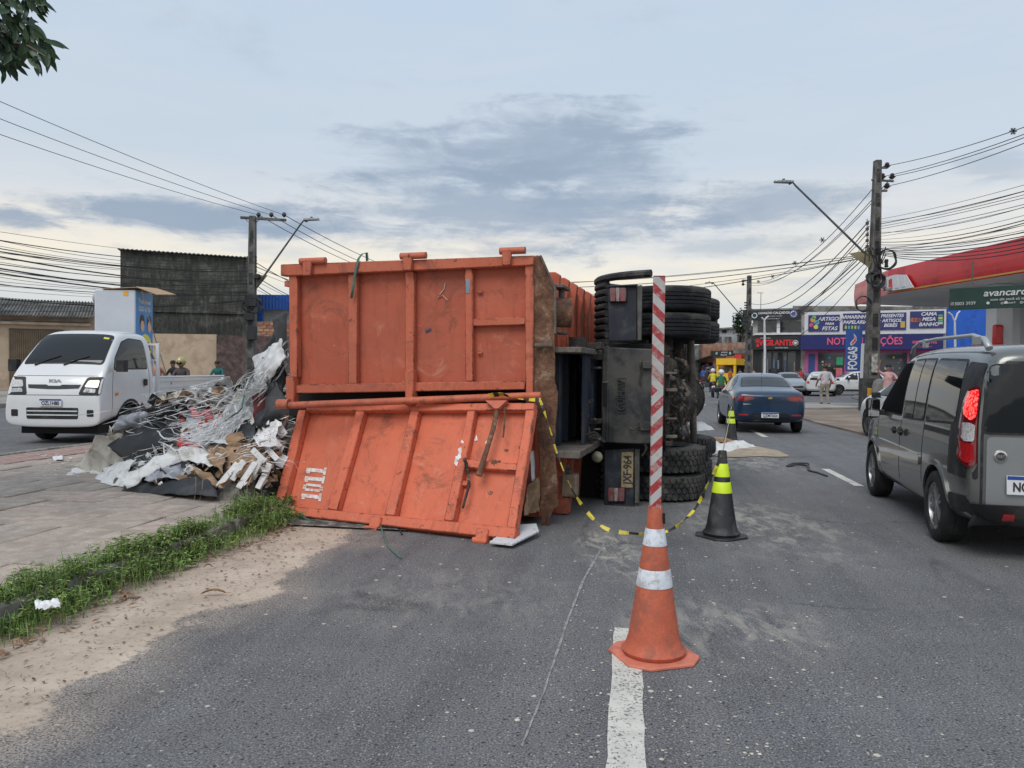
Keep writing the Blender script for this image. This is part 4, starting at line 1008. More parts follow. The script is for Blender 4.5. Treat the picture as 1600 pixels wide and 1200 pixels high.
for x in (-1, 1): decal(van, bv, rnd([(x * .50, .74), (x * .52, .92), (x * .78, .90), (x * .76, .70)], .03), 'F', M_clear, 'headlamp', off=.008)

# ---- generic hatch / sedan ----------------------------------------
SEDAN = [(-2.23, .44, .80, .90, .66, .52), (-2.17, .32, .88, .99, .79, .64), (-2.02, .26, .93, 1.045, .845, .69), (-1.72, .24, .95, 1.08, .865, .67), (-1.48, .22, .95, 1.13, .865, .62), (-1.0, .2, .945, 1.35, .865, .57),
         (-.5, .2, .94, 1.455, .865, .565), (0, .2, .93, 1.47, .865, .57), (.35, .2, .925, 1.42, .865, .57), (.75, .2, .92, 1.23, .865, .61), (1.08, .2, .915, 1.03, .865, .71), (1.5, .22, .86, .97, .85, .68), (1.95, .25, .74, .86, .79, .55), (2.18, .32, .6, .72, .65, .42), (2.24, .42, .55, .6, .55, .36)]
HATCH = [(-1.98, .44, .80, 1.0, .70, .56), (-1.93, .32, .90, 1.22, .81, .60), (-1.8, .26, .95, 1.40, .85, .60), (-1.5, .22, .95, 1.47, .86, .60), (-.5, .2, .94, 1.52, .86, .60), (0, .2, .93, 1.51, .86, .60), (.35, .2, .925, 1.44, .86, .60),
         (.75, .2, .92, 1.25, .86, .63), (1.05, .2, .915, 1.06, .86, .71), (1.45, .22, .88, .99, .85, .68), (1.78, .27, .78, .88, .79, .56), (1.96, .34, .64, .74, .66, .42), (2.0, .42, .58, .62, .56, .36)]
def car(name, label, st, m, loc, rz, kind, wm=None, det=1, lamp=None, spokes=10):
    c = thing(name, label, 'car', loc, rz); ry, fy = (-1.36, 1.24) if kind == 'sedan' else (-1.28, 1.22)
    b, bv = loft(c, 'body', st, m, [(ry, .865), (fy, .865)], .355, lv=2)
    rs = .10 if det else .16
    for s in 'LR':
        if kind == 'sedan':
            car_window(c, bv, [(.0, .98), (.0, 1.36), (.30, 1.33), (.62, 1.20), (.86, 1.0)], s, .04, res=rs)
            car_window(c, bv, [(-.82, .99), (-.80, 1.31), (-.5, 1.37), (-.08, 1.365), (-.08, .98)], s, .04, res=rs)
            car_window(c, bv, [(-1.22, 1.02), (-1.02, 1.20), (-.90, 1.27), (-.90, 1.0)], s, .03, res=rs)
            sm = [[(-.04, .28), (-.04, .95)], [(-.95, .55), (-.88, .95)], [(.92, .95), (.90, .4)]]
        else:
            car_window(c, bv, [(.05, .98), (.05, 1.41), (.30, 1.37), (.62, 1.22), (.86, 1.0)], s, .04, res=rs)
            car_window(c, bv, [(-.95, 1.0), (-.90, 1.39), (-.5, 1.42), (-.03, 1.415), (-.03, .98)], s, .04, res=rs)
            car_window(c, bv, [(-1.5, 1.1), (-1.35, 1.33), (-1.03, 1.385), (-1.06, 1.03)], s, .03, res=rs)
            sm = [[(.01, .28), (.01, .95)], [(-.99, .55), (-.92, .95)], [(.92, .95), (.90, .4)]]
            decal(c, bv, rnd([(ry + .42, .22), (ry + .42, .34), (fy - .42, .34), (fy - .42, .22)], .02), s, M_trim, 'sill', off=.01, res=.14)
        for pl in sm: decal(c, bv, sline(pl, .010), s, M_trim, 'door_seam', off=.002, skirt=.004, res=.14)
        sx = -1 if s == 'L' else 1
        for y in (-.78, .12): q = MB(); q.b2((sx * .858, y - .07, .82), (sx * .885, y + .07, .845)); q.build('door_handle', m, c, bevel=.006)
        q = MB(); q.box((sx * .95, .66, .99), (.18, .10, .13)); q.box((sx * .87, .68, .95), (.1, .05, .05)); q.build('wing_mirror', M_trim, c, bevel=.03, seg=2)
        for ay in (ry, fy): wheel(c, sx * .765, ay, .31, .19, spokes, wm)
    if kind == 'sedan':
        car_window(c, bv, [(-.56, .28), (-.60, -.13), (.60, -.13), (.56, .28)] and [(-.60, -.35), (-.50, -.02), (.50, -.02), (.60, -.35)], 'BT', .05, res=rs) if False else None
        car_window(c, bv, [(-.58, -1.50), (-.49, -.92), (.49, -.92), (.58, -1.50)], 'T', .06, res=rs)
        decal(c, bv, rnd([(-.66, 1.0), (-.50, .42), (.50, .42), (.66, 1.0)], .06), 'T', M_glass, 'windscreen', res=rs)
    else:
        car_window(c, bv, [(-.60, .99), (-.52, 1.36), (.52, 1.36), (.60, .99)], 'B', .06, res=rs)
        decal(c, bv, rnd([(-.66, .98), (-.52, .42), (.52, .42), (.66, .98)], .06), 'T', M_glass, 'windscreen', res=rs)
    decal(c, bv, rnd([(-.50, .50), (-.46, .64), (.46, .64), (.50, .50)], .04), 'F', M_trim, 'grille', res=rs)
    decal(c, bv, rnd([(-.60, .28), (-.60, .42), (.60, .42), (.60, .28)], .04), 'F', M_trim, 'lower_grille', res=rs)
    for x in (-1, 1): decal(c, bv, rnd([(x * .44, .60), (x * .46, .70), (x * .70, .76), (x * .68, .64)], .02), 'F', M_clear, 'headlamp', off=.006, res=rs)
    return c, b, bv
M_blue = paint('petrol_blue', (.005, .028, .070), .15, .28)
onx, ob_, ov_ = car('sedan_car', 'dark petrol blue sedan seen from behind driving away on the road beyond the tyres', SEDAN, M_blue, (6.55, 20.6, 0), -R(9.5), 'sedan', det=1)
for sd, sx in (('L', -1), ('R', 1)):
    tl_ = decal(onx, ov_, rnd([(-2.12, .80), (-2.10, .93), (-1.86, .905), (-1.90, .85)], .02), sd, M_redd, 'tail_lamp', off=.006)
    l2 = decal(onx, ov_, rnd([(sx * .74, .78), (sx * .76, .93), (sx * .36, .90), (sx * .42, .81)], .02), 'B', M_redd, 'tail_lamp', off=.008)
    decal(l2, ov_, rnd([(sx * .72, .835), (sx * .73, .87), (sx * .46, .865), (sx * .48, .85)], .01), 'B', M_red, 'lens', off=.013)
    decal(onx, ov_, rnd([(sx * .72, .44), (sx * .72, .475), (sx * .50, .475), (sx * .50, .44)], .01), 'B', M_red, 'reflector', off=.008)
decal(onx, ov_, rnd([(-.48, .36), (-.42, .50), (.42, .50), (.48, .36)], .06), 'B', M_trim, 'plate_recess', off=.006)
decal(onx, ov_, rnd([(-.55, .24), (-.58, .34), (.58, .34), (.55, .24)], .04), 'B', M_trim, 'lower_bumper', off=.008)
plate(onx, ov_, 0, .455, 'B', 'QZM7A54', ext=.02)
decal(onx, ov_, sline([(-.74, .76), (.74, .76)], .012), 'B', M_trim, 'boot_seam', off=.002, skirt=.003)
decal(onx, ov_, rnd([(-.055, .855), (-.055, .875), (-.02, .878), (-.02, .89), (.03, .89), (.03, .878), (.055, .875), (.055, .855), (.02, .852), (.02, .84), (-.03, .84), (-.03, .852)], .003), 'B', mat('gold_badge', (.62, .45, .15), .3, metal=.8), 'badge', off=.012, res=.03)
decal(onx, ov_, rnd([(-.62, .70), (-.62, .725), (-.44, .725), (-.44, .70)], .004), 'B', M_chrome, 'name_badge', off=.004)
q = MB(); q.cyl((0, -.85, 1.42), (0, -1.0, 1.60), .006, .003, 6); q.build('aerial', M_trim, onx)
M_wht = paint('white_car_paint', (.62, .63, .63), .0, .3)
c3, _, _ = car('hatchback_car', 'white car half hidden beyond the grey van, only its front wheel and nose showing', HATCH, M_wht, (9.22, 16.8, 0), R(1), 'hatch', M_steelw, det=1, spokes=0)
# ---- white light truck --------------------------------------------
M_kia = paint('white_truck_paint', (.66, .67, .68), .0, .28, dirt=None)
LZ = .10
kia = thing('light_truck', 'small white flatbed truck carrying a tall white display fridge along the left road', 'truck', (-8.06, 14.55, LZ), pi - R(2.0))
# local +y is the driving direction (towards the camera)
KS = [(-.95, .56, 1.25, 1.96, .80, .66), (-.92, .48, 1.29, 2.03, .845, .70), (-.80, .45, 1.30, 2.065, .86, .71), (-.35, .44, 1.30, 2.08, .865, .72), (.02, .43, 1.30, 2.06, .865, .72), (.22, .42, 1.30, 1.97, .865, .725),
      (.42, .40, 1.30, 1.76, .865, .745), (.62, .37, 1.28, 1.53, .865, .77), (.78, .34, 1.18, 1.32, .865, .80), (.86, .32, 1.05, 1.22, .865, .80), (.93, .31, .92, 1.10, .866, .79), (.985, .30, .80, .96, .862, .78), (1.005, .34, .72, .86, .85, .75), (1.01, .44, .66, .74, .80, .66)]
kb_, kv = loft(kia, 'cab', KS, M_kia, [(0, .865)], .40)
decal(kia, kv, rnd([(-.74, .70 + .0), (-.66, .16), (.66, .16), (.74, .70)], .07), 'T', M_trim, 'windscreen_seal', off=.004)
ws = decal(kia, kv, rnd([(-.72, .68), (-.64, .185), (.64, .185), (.72, .68)], .06), 'T', M_glass, 'windscreen', off=.009)
for x, tx in ((.55, .12), (.02, -.42)):
    h = kv.ray_cast(V((x - .05, .73, 5)), V((0, 0, -1)))[0]; e = kv.ray_cast(V((x - .45, .60, 5)), V((0, 0, -1)))[0]
    q = MB(); q.tube([h + V((0, 0, .02)), h.lerp(e, .5) + V((0, .0, .035)), e + V((0, 0, .025))], [.014, .010, .008], 6); q.build('wiper', M_trim, kia)
M_stick = mat('yellow_sticker', (.65, .6, .08), .5, var=.2, scale=30)
decal(ws, kv, [(.0 - .60, .245), (-.50, .245), (-.50, .28), (-.60, .28)], 'T', M_stick, 'sticker', off=.012)
for s in 'LR':
    sx = -1 if s == 'L' else 1
    car_window(kia, kv, [(-.66, 1.36), (-.62, 1.89), (-.15, 1.91), (.12, 1.84), (.42, 1.56), (.52, 1.35)], s, .05)
    for pl in ([(-.72, .62), (-.72, 1.3), (-.66, 1.86)], [(.62, .50), (.62, 1.0), (.56, 1.3)], [(-.72, .62), (-.42, .56)], [(.3, .47), (.62, .46)]): decal(kia, kv, sline(pl, .010), s, M_trim, 'door_seam', off=.002, skirt=.004)
    q = MB(); q.b2((sx * .87, -.58, 1.02), (sx * .895, -.46, 1.15)); q.build('door_handle', M_trim, kia, bevel=.02, seg=2)
    decal(kia, kv, rnd([(.44, .86), (.44, .91), (.54, .91), (.54, .86)], .02), s, M_amber, 'side_repeater', off=.012, res=.03)
    arc = [(.43 * cos(R(a)), .33 + .43 * sin(R(a))) for a in range(0, 181, 15)]
    decal(kia, kv, sline(arc, .05), s, M_trim, 'arch_liner', off=.01, res=.1)
    q = MB(); q.box((sx * 1.00, .55, 1.40), (.16, .13, .22)); q.tube([(sx * .85, .52, 1.33), (sx * .92, .54, 1.34), (sx * .98, .55, 1.36)], .022, 6); q.build('wing_mirror', M_trim, kia, bevel=.035, seg=3)
    wheel(kia, sx * .75, 0, .325, .19, 0, M_steelw, z=.325)
    wheel(kia, sx * .72, -2.55, .30, .30, 0, M_steelw, z=.30)
    lm = decal(kia, kv, rnd([(sx * .46, .885), (sx * .56, 1.195), (sx * .835, 1.20), (sx * .84, .87)], .04), 'F', M_trim, 'headlamp', off=.006)
    decal(lm, kv, rnd([(sx * .55, 1.02), (sx * .60, 1.14), (sx * .79, 1.145), (sx * .79, 1.01)], .03), 'F', mat('lit_headlamp', (.9, .72, .5), .2, var=.2, emis=.6) if s == 'L' else M_clear, 'lens', off=.012)
    decal(lm, kv, rnd([(sx * .54, .93), (sx * .57, 1.0), (sx * .76, .99), (sx * .76, .92)], .02), 'F', M_alloy, 'lens', off=.012)
    decal(kia, kv, rnd([(sx * .62, .50), (sx * .62, .62), (sx * .74, .62), (sx * .74, .50)], .02), 'F', M_trim, 'fog_recess', off=.006)
decal(kia, kv, rnd([(-.45, .995), (-.48, 1.06), (-.14, 1.06), (-.11, 1.04), (.11, 1.04), (.14, 1.06), (.48, 1.06), (.45, .995), (.1, .98), (-.1, .98)], .01), 'F', M_trim, 'grille', off=.006)
lg_ = decal(kia, kv, rnd([(-.46, .455), (-.47, .655), (.47, .655), (.46, .455)], .03), 'F', M_trim, 'lower_grille', off=.006)
for z in (.515, .585): decal(lg_, kv, rnd([(-.455, z), (-.455, z + .02), (.455, z + .02), (.455, z)], .006), 'F', M_kia, 'grille_bar', off=.014)
q = MB(); q.b2((-.70, -.62, .18), (.70, .80, .46)); q.b2((-.62, -.9, .3), (.62, -.6, .5)); q.build('underbody_pan', M_und, kia)
decal(kia, kv, sline([(-.80, .875), (.80, .875)], .01), 'F', M_trim, 'bumper_seam', off=.002, skirt=.003)
decal(kia, kv, sline([(-.74, 1.215), (.74, 1.215)], .008), 'F', M_trim, 'panel_seam', off=.002, skirt=.003)
h = kv.ray_cast(V((0, 8, 1.12)), V((0, -1, 0)))[0]
text('KIA', .085, M_alloy, h + V((0, .012, 0)), (pi / 2 - .1, 0, pi), kia, .003, .003, sx=1.7, name='badge')
plate(kia, kv, .02, .745, 'F', 'OZL1H80', ext=.02)
q = MB(); q.b2((-.36, -4.2, .45), (-.28, .6, .60)); q.b2((.28, -4.2, .45), (.36, .6, .60)); q.build('chassis', M_und, kia)
q = MB(); q.b2((-.86, -4.30, .70), (.86, -1.06, .76)); bed = q.build('bed', M_kia, kia, bevel=.01)
for sx in (-1, 1):
    q = MB(); q.b2((sx * .87, -4.3, .72), (sx * .835, -1.08, 1.16)); sw = q.build('side_board', M_kia, kia, bevel=.008)
    for z in (.80, .95, 1.08): q = MB(); q.b2((sx * .871, -4.28, z), (sx * .880, -1.10, z + .05)); q.build('pressed_rib', M_kia, sw, bevel=.004)
    q = MB(); q.cyl((sx * .855, -4.3, 1.18), (sx * .855, -1.08, 1.18), .022, n=8); q.build('top_rail', M_kia, sw)
    q = MB(); q.b2((sx * .88, -1.10, .70), (sx * .82, -1.02, 1.86)); q.build('rack_post', M_kia, kia, bevel=.008)
q = MB(); q.b2((-.86, -4.34, .72), (.86, -4.305, 1.16)); q.build('tail_board', M_kia, kia, bevel=.008)
for z in (1.2, 1.5, 1.82): q = MB(); q.b2((-.818, -1.09, z), (.818, -1.04, z + .04)); q.build('rack_bar', M_kia, kia)
q = MB(); q.b2((-.87, -4.2, .62), (-.85, -1.9, .68)); q.b2((.85, -4.2, .62), (.87, -1.9, .68)); q.build('under_rail', M_und, kia)
# ---- the display fridge on the bed
FX0, FX1, FY0, FY1 = -8.70, -7.86, 16.0, 16.85
fr = thing('display_fridge', 'tall white upright display fridge with a bright blue advertising side, standing on the flatbed truck', 'fridge', ((FX0 + FX1) / 2, (FY0 + FY1) / 2, LZ + .765), R(2))
M_fr = mat('fridge_white', (.52, .55, .60), .45, var=.05, scale=2)
hx, hy, hz = (FX1 - FX0) / 2, (FY1 - FY0) / 2, 2.22
q = MB(); q.b2((-hx, -hy, 0), (hx, hy, hz)); q.build('cabinet', M_fr, fr, bevel=.03, seg=2)
q = MB(); q.ell((-hx - .02, -hy + .25, hz - .18), (.10, .2, .15), 16, 8); q.build('corner_cap', mat('cap_grey', (.36, .38, .42), .5), fr)
q = MB(); q.b2((hx - .24, -hy - .006, hz - .13), (hx - .14, -hy - .001, hz - .03)); q.build('sticker', mat('orange_sticker', (.7, .33, .03), .5), fr)
q = MB(); q.cyl((hx - .32, -hy - .004, hz - .92), (hx - .32, -hy + .01, hz - .92), .018, n=8); q.build('lock', M_trim, fr)
M_adb = mat('ad_blue', (.015, .22, .56), .35, var=.06)
ad = MB(); ad.b2((hx + .001, -hy + .03, .05), (hx + .008, hy - .03, hz - .02)); ad = ad.build('advert_panel', M_adb, fr)
def adblob(y, z, ry, rz_, m, off, nm, n=18):
    q = MB(); q.prism([(hx + off, y + ry * cos(2 * pi * k / n), z + rz_ * sin(2 * pi * k / n)) for k in range(n)], (.003, 0, 0)); return q.build(nm, m, ad, smooth=0)
M_sk = mat('print_skin', (.72, .42, .28), .5, var=0); M_hr = mat('print_hair', (.03, .02, .03), .5, var=0); M_yl = mat('print_yellow', (.80, .68, .06), .5, var=0); M_pk = mat('print_pink', (.75, .08, .28), .5, var=0); M_pw = mat('print_white', (.75, .76, .78), .5, var=0)
for y in (-.12, .22):
    adblob(y, 1.58, .11, .15, M_hr, .009, 'printed_shape'); adblob(y, 1.48, .085, .12, M_sk, .013, 'printed_shape')
adblob(.03, 1.05, .30, .27, M_yl, .009, 'printed_shape'); adblob(.0, .55, .16, .10, M_pk, .009, 'printed_shape'); adblob(.12, .30, .2, .13, M_yl, .009, 'printed_shape')
adblob(.0, .40, .10, .06, M_pw, .013, 'printed_shape')
text('t-rds', .26, mat('print_purple', (.10, .03, .35), .5, var=0), (hx + .014, .03, 1.05), (pi / 2, 0, pi / 2), ad, .002, .008)
text('Tradicional', .13, M_pw, (hx + .010, .0, 2.0), (pi / 2, 0, pi / 2), ad, .001, .002)
text('3221-5515', .13, M_pw, (hx + .010, .0, 1.84), (pi / 2, 0, pi / 2), ad, .001, .002)
cb = thing('cardboard_sheet', 'flat brown cardboard sheet lying on top of the white display fridge', 'cardboard', ((FX0 + FX1) / 2, (FY0 + FY1) / 2, LZ + .765 + hz), R(2))
M_card = mat('cardboard', (.40, .27, .16), .85, var=.15, scale=5, bump=.2, bscale=40)
q = MB(); q.prism([(-.25, -hy - .02, .005), (.45, -hy - .05, .04), (.50, hy, .10), (-.2, hy, .012)], (0, 0, .012)); q.prism([(.455, -hy - .05, .05), (.85, -hy + .02, -.10), (.9, hy + .04, -.02), (.505, hy, .11)], (.003, 0, .012)); q.build('cardboard', M_card, cb)
# load straps
def strap_thing(name, label, pts, r, m, cat='strap', flat=1.):
    q = MB(); q.tube(pts, r, 6, flat=flat); return tag(q.build(name, m), label, cat)
M_rope = mat('dirty_rope', (.22, .19, .15), .9, var=.3, scale=30)
strap_thing('load_strap', 'grey webbing strap tying the display fridge down to the flatbed side', [P(222, 455, 16.0), P(232, 495, 16.0), P(246, 540, 16.1), P(258, 578, 16.2), P(262, 612, 16.1)], .022, M_rope, flat=.3)
strap_thing('load_rope', 'thin brown rope with a hook running from cab to flatbed side', [P(236, 552, 15.6), P(246, 572, 15.8), P(262, 590, 16.1), P(268, 600, 16.1), P(263, 592, 16.1)], .018, M_rope, 'rope')
# ================================================================== cones, tape, debris, weeds
M_cone = mat('orange_cone', (.56, .125, .06), .55, var=.15, scale=6, dirt=((.28, .09, .06), .5, 7), fine=.35)
M_coneb = mat('orange_cone_base', (.62, .19, .12), .6, var=.15, scale=6, dirt=((.35, .13, .09), .4, 7))
M_refl = mat('reflective_white', (.62, .65, .70), .4, var=.12, scale=10, dirt=((.35, .34, .33), .45, 16))
M_bcone = mat('black_cone', (.022, .024, .026), .5, var=.25, scale=6, dirt=((.075, .075, .075), .4, 8))
M_lime = mat('lime_reflective', (.62, .80, .02), .5, var=.05, scale=12)
def cone(loc, rz, label, mc, mb_, mband, bands, h=.75, group=None):
    c = thing('traffic_cone', label, 'traffic cone', loc, rz, group); k = h / .75
    def rad(z): return (.142 - .108 * (z / .75)) * k
    q = MB(); q.lathe([(.150 * k, .018), (.155 * k, .022), (.160 * k, .040), (.150 * k, .052), (.143 * k, .058), (rad(.10 * k), .10 * k), (rad(.62 * k), .62 * k), (rad(.68 * k), .68 * k), (.036 * k, .745 * k), (.034 * k, .75 * k), (.024 * k, .75 * k), (.022 * k, .70 * k), (0, .69 * k)], 40, cap=False)
    q.build('cone_body', mc, c)
    a = .195 * k; b = .115 * k
    q = MB(); q.prism([(-a, -b, 0), (-b, -a, 0), (b, -a, 0), (a, -b, 0), (a, b, 0), (b, a, 0), (-b, a, 0), (-a, b, 0)], (0, 0, .018)); q.build('cone_base', mb_, c, bevel=.005)
    for z0, z1 in bands:
        q = MB(); q.lathe([(rad(z0) + .0005, z0), (rad(z0) + .003, z0 + .003), (rad(z1) + .003, z1 - .003), (rad(z1) + .0005, z1)], 40, cap=False); q.build('reflective_band', mband, c)
    return c
pc = G(1021, 1024); big = cone(pc, .30, 'orange traffic cone with two white bands holding the striped pole, nearest the camera', M_cone, M_coneb, M_refl, [(.372, .465), (.585, .675)], .79)
q = MB(); q.prism([(.025, -.0, .70), (.042, .0, .70), (.040, .0, .755), (.026, 0, .755)], (.0, -.034, 0)); q.build('cone_notch', M_dk, big)
p2 = G(1127, 838); cone(p2, .55, 'black traffic cone with two lime bands beside the stacked tyres, the nearer of two', M_bcone, M_bcone, M_lime, [(.40, .50), (.545, .665)], .78)
p3 = G(1142, 691); cone(p3, .2, 'black traffic cone with two lime bands, farther off behind the blue sedan', M_bcone, M_bcone, M_lime, [(.40, .50), (.545, .665)], .76)
# striped pole
m = D.materials.new('striped_pole'); m.use_nodes = True; t = NT(m.node_tree); bs = t.n['Principled BSDF']; ob = t.add('ShaderNodeTexCoord').outputs['Object']
x, y, z = t.sep(ob); zz = t.m('ABSOLUTE', t.m('SUBTRACT', z, .625)); f = t.m('FRACT', t.m('MULTIPLY', t.m('ADD', zz, t.m('MULTIPLY', x, 1.0)), 1 / .105))
wr = t.noise(ob, 22, 6, .75); zs_ = t.ss(z, .62, .75)
c = t.mix(t.m('GREATER_THAN', f, .5), (.48, .47, .46), (.36, .035, .040))
c = t.mix(t.ss(wr, .50, .62, 0, .75), c, (.42, .37, .35)); c = t.mix(t.ss(t.noise(ob, 5, 5, .7), .5, .62, 0, .5), c, (.36, .30, .27))
t.set(bs.inputs['Base Color'], c); bs.inputs['Roughness'].default_value = .6
top = P(1030, 433, 3.95); bot = V((pc.x, pc.y, .775)); pl_ = thing('striped_pole', 'square wooden pole with red and white diagonal stripes standing in the orange cone', 'pole', bot, .2)
L = (top - bot).length; q = MB(); q.b2((-.029, -.029, 0), (.029, .029, L)); sh = q.build('shaft', m, pl_, bevel=.002)
dv_ = (top - bot).normalized(); pl_.rotation_euler = (Matrix.Rotation(0, 3, 'Z') @ dv_.to_track_quat('Z', 'Y').to_matrix()).to_euler()
q = MB(); q.b2((-.028, -.028, L + .001), (.028, .028, L + .006)); q.build('pole_cap', mat('pole_cap', (.18, .05, .05), .7), pl_)
# barrier tape
M_ty = mat('tape_yellow', (.62, .50, .04), .45, var=.15, scale=20, dirt=((.3, .24, .06), .4, 12)); M_tb = mat('tape_black', (.025, .025, .02), .4, var=.2)
def tape(name, label, pts, w, twist, seg=.045, cat='tape', start=0):
    # catmull through the points
    out = []; pts = [V(p) for p in pts]
    for i in range(len(pts) - 1):
        p0 = pts[max(i - 1, 0)]; p1 = pts[i]; p2_ = pts[i + 1]; p3_ = pts[min(i + 2, len(pts) - 1)]; n = max(2, int((p2_ - p1).length / .012))
        for k in range(n):
            s = k / n; out.append(.5 * ((2 * p1) + (p2_ - p0) * s + (2 * p0 - 5 * p1 + 4 * p2_ - p3_) * s * s + (3 * p1 - p0 - 3 * p2_ + p3_) * s ** 3))
    out.append(pts[-1]); q = MB(); vs = []; dist = 0; ds = []
    for i, p in enumerate(out):
        d = (out[min(i + 1, len(out) - 1)] - out[max(i - 1, 0)]).normalized(); a = V((0, 0, 1)) - d * d.z; a.normalize(); b = d.cross(a)
        if i: dist += (p - out[i - 1]).length
        ang = twist(dist); ww = w * (.55 + .45 * abs(noise.noise(V((dist * 3, 1, 2))) * 2)) if True else w
        ww = min(w, max(w * .22, ww)); sd = (a * cos(ang) + b * sin(ang)) * ww / 2; vs += [p - sd, p + sd]; ds.append(dist)
    o = len(q.v); q.v += vs
    for i in range(len(out) - 1):
        q.f.append([2 * i, 2 * i + 1, 2 * i + 3, 2 * i + 2]); q.mi.append(int(ds[i] / seg + start) % 2)
    ob = q.build(name, [M_ty, M_tb], None, smooth=0); md = ob.modifiers.new('s', 'SOLIDIFY'); md.thickness = .002
    return tag(ob, label, cat)
hw = lambda px, py, y: (O0 + ux * LY(px, py, y).x + uy * y + V((0, 0, LY(px, py, y).z)))
h0 = hw(843, 622, -.15); cone2top = p2 + V((0, 0, .76))
def tw(d): return 1.2 + 2.2 * sin(d * 3.1) + d * 2.4
a0 = P(858, 665, 7.0); a1 = P(873, 715, 6.9); a2 = P(900, 775, 6.8); a3 = P(940, 822, 6.65); a4 = P(985, 833, 6.55); a5 = P(1040, 831, 6.55); a6 = P(1082, 800, 6.7); a7 = P(1108, 752, 6.9)
tape('barrier_tape', 'yellow and black barrier tape sagging from the container hinge to the nearer black cone', [h0, a0, a1, a2, a3, a4, a5, a6, a7, cone2top + V((-.01, -.03, -.02)), cone2top + V((.02, .0, .0))], .036, tw, .085)
tape('barrier_tape', 'short folded end of yellow and black tape tied along the container hinge pipe', [hw(764, 618, -.16), hw(785, 616, -.19), hw(800, 621, -.18), hw(820, 624, -.17), hw(845, 625, -.14)], .075, lambda d: .4 + d * 4, .05, start=0)
M_cord = mat('pale_cord', (.45, .40, .30), .8, var=.2, scale=30)
q = MB(); q.tube([cone2top + V((0, 0, -.01)), cone2top.lerp(p3 + V((0, 0, .72)), .5) + V((0, 0, -.02)), p3 + V((0, 0, .75))], .007, 5)
tag(q.build('cord', M_cord), 'thin pale cord running from the nearer black cone to the farther black cone', 'cord')

# ---- spilled load ---------------------------------------------------
def heap_h(u, v):      # height of the heap in kerb frame above the median
    a = (u - 1.5) / 2.3; b = (v - 6.7) / 2.9; r = sqrt(a * a + b * b)
    h = max(0, 1 - r) ** .8 * 1.35
    ridge = max(0, 1 - sqrt(((u - .15) / 1.3) ** 2 + ((v - 4.9) / 1.7) ** 2)) * 1.5
    w = KP(u, v) - O0; lx = w.dot(ux); ly = w.dot(uy); k = min(1, max(0, (-2.80 - lx) / .18)) if ly < .35 else 1
    h *= k; ridge *= k
    return max(h, ridge) + (noise.noise(V((u * 1.7, v * 1.7, 3))) * .16 + noise.noise(V((u * 5, v * 5, 1))) * .08) * (1 if h > .02 or ridge > .02 else 0)
M_rubble = mat('mixed_waste', (.10, .095, .09), .9, var=.6, scale=7, bump=.8, bscale=25, fine=.6, dirt=((.35, .32, .28), .5, 9))
NU, NV_ = 64, 64; vs = []; fs = []
for i in range(NU + 1):
    for j in range(NV_ + 1):
        u = -1.4 + 6.2 * i / NU; v = 3.0 + 7.2 * j / NV_; h = heap_h(u, v); p = KP(u, v, .10 + h - (.08 if h < .03 else 0))
        vs.append(p)
fs = [(i * (NV_ + 1) + j, i * (NV_ + 1) + j + 1, (i + 1) * (NV_ + 1) + j + 1, (i + 1) * (NV_ + 1) + j) for i in range(NU) for j in range(NV_)]
q = MB(); q.add(vs, fs); hp = q.build('waste_heap', M_rubble); tag(hp, 'low heap of mixed waste under the scraps beside the orange container', 'waste', kind='stuff')
bmh = bmesh.new(); bmh.from_mesh(hp.data); HB = BVHTree.FromBMesh(bmh); bmh.free()
def hpix(px, py, up=.03, Ydef=9.5):
    d = pxdir(px, py); h = HB.ray_cast(CAMP, d)
    if h[0] is not None and h[3] < 16: return h[0] - d * up
    g = G(px, py, .13)
    return g if g.y < 14 and d.z < 0 else P(px, py, Ydef)
def cloth(name, label, pix, m, nu=18, nv=14, amp=.06, fr=3., seed=0, cat='sheet', up=.05, Y=None, kind=None, th=.004, fold=0, parent=None, kk=1.):
    """crumpled sheet hung over the heap between four traced corners (or a traced outline of 4)"""
    c = [(P(a, b, Y[i]) if Y and Y[i] else hpix(a, b, up)) for i, (a, b) in enumerate(pix)]
    q = MB(); vs = []
    nrm = ((c[1] - c[0]).cross(c[3] - c[0])).normalized()
    if nrm.dot(CAMP - c[0]) < 0: nrm = -nrm
    for i in range(nu + 1):
        for j in range(nv + 1):
            a = i / nu; b = j / nv
            wa = a + .05 * noise.noise(V((a * 2, b * 5, seed))); wb = b + .07 * noise.noise(V((a * 5, b * 2, seed + 5)))
            p = c[0].lerp(c[1], wa).lerp(c[3].lerp(c[2], wa), wb)
            n = noise.fractal(V((p.x * fr, p.y * fr, p.z * fr + seed)), 1.0, 2.1, 3)
            rdg = 1 - abs(noise.noise(V((p.x * fr * 1.3 + seed, p.y * fr * 1.3, p.z * fr * 1.3)))) * 2.4
            p = p + nrm * (n * amp + rdg * amp * .7 + amp * .6)
            if fold: p = p + nrm * fold * sin(a * pi) * sin(b * pi)
            if p.z < .135 and p.x < KP(0, p.dot(kd)).x + 9: p.z = .135 + random.uniform(0, .006)
            vs.append(p)
    q.add(vs, [(i * (nv + 1) + j, i * (nv + 1) + j + 1, (i + 1) * (nv + 1) + j + 1, (i + 1) * (nv + 1) + j) for i in range(nu) for j in range(nv)])
    o = q.build(name, m, parent, smooth=55); md = o.modifiers.new('s', 'SOLIDIFY'); md.thickness = th
    if label: tag(o, label, cat, kind=kind)
    return o
M_cl_w = mat('white_cloth', (.80, .79, .77), .75, var=.12, scale=4, dirt=((.38, .35, .31), .35, 4))
M_cl_c = mat('cream_sack', (.58, .55, .48), .8, var=.15, scale=4, dirt=((.28, .25, .20), .45, 3))
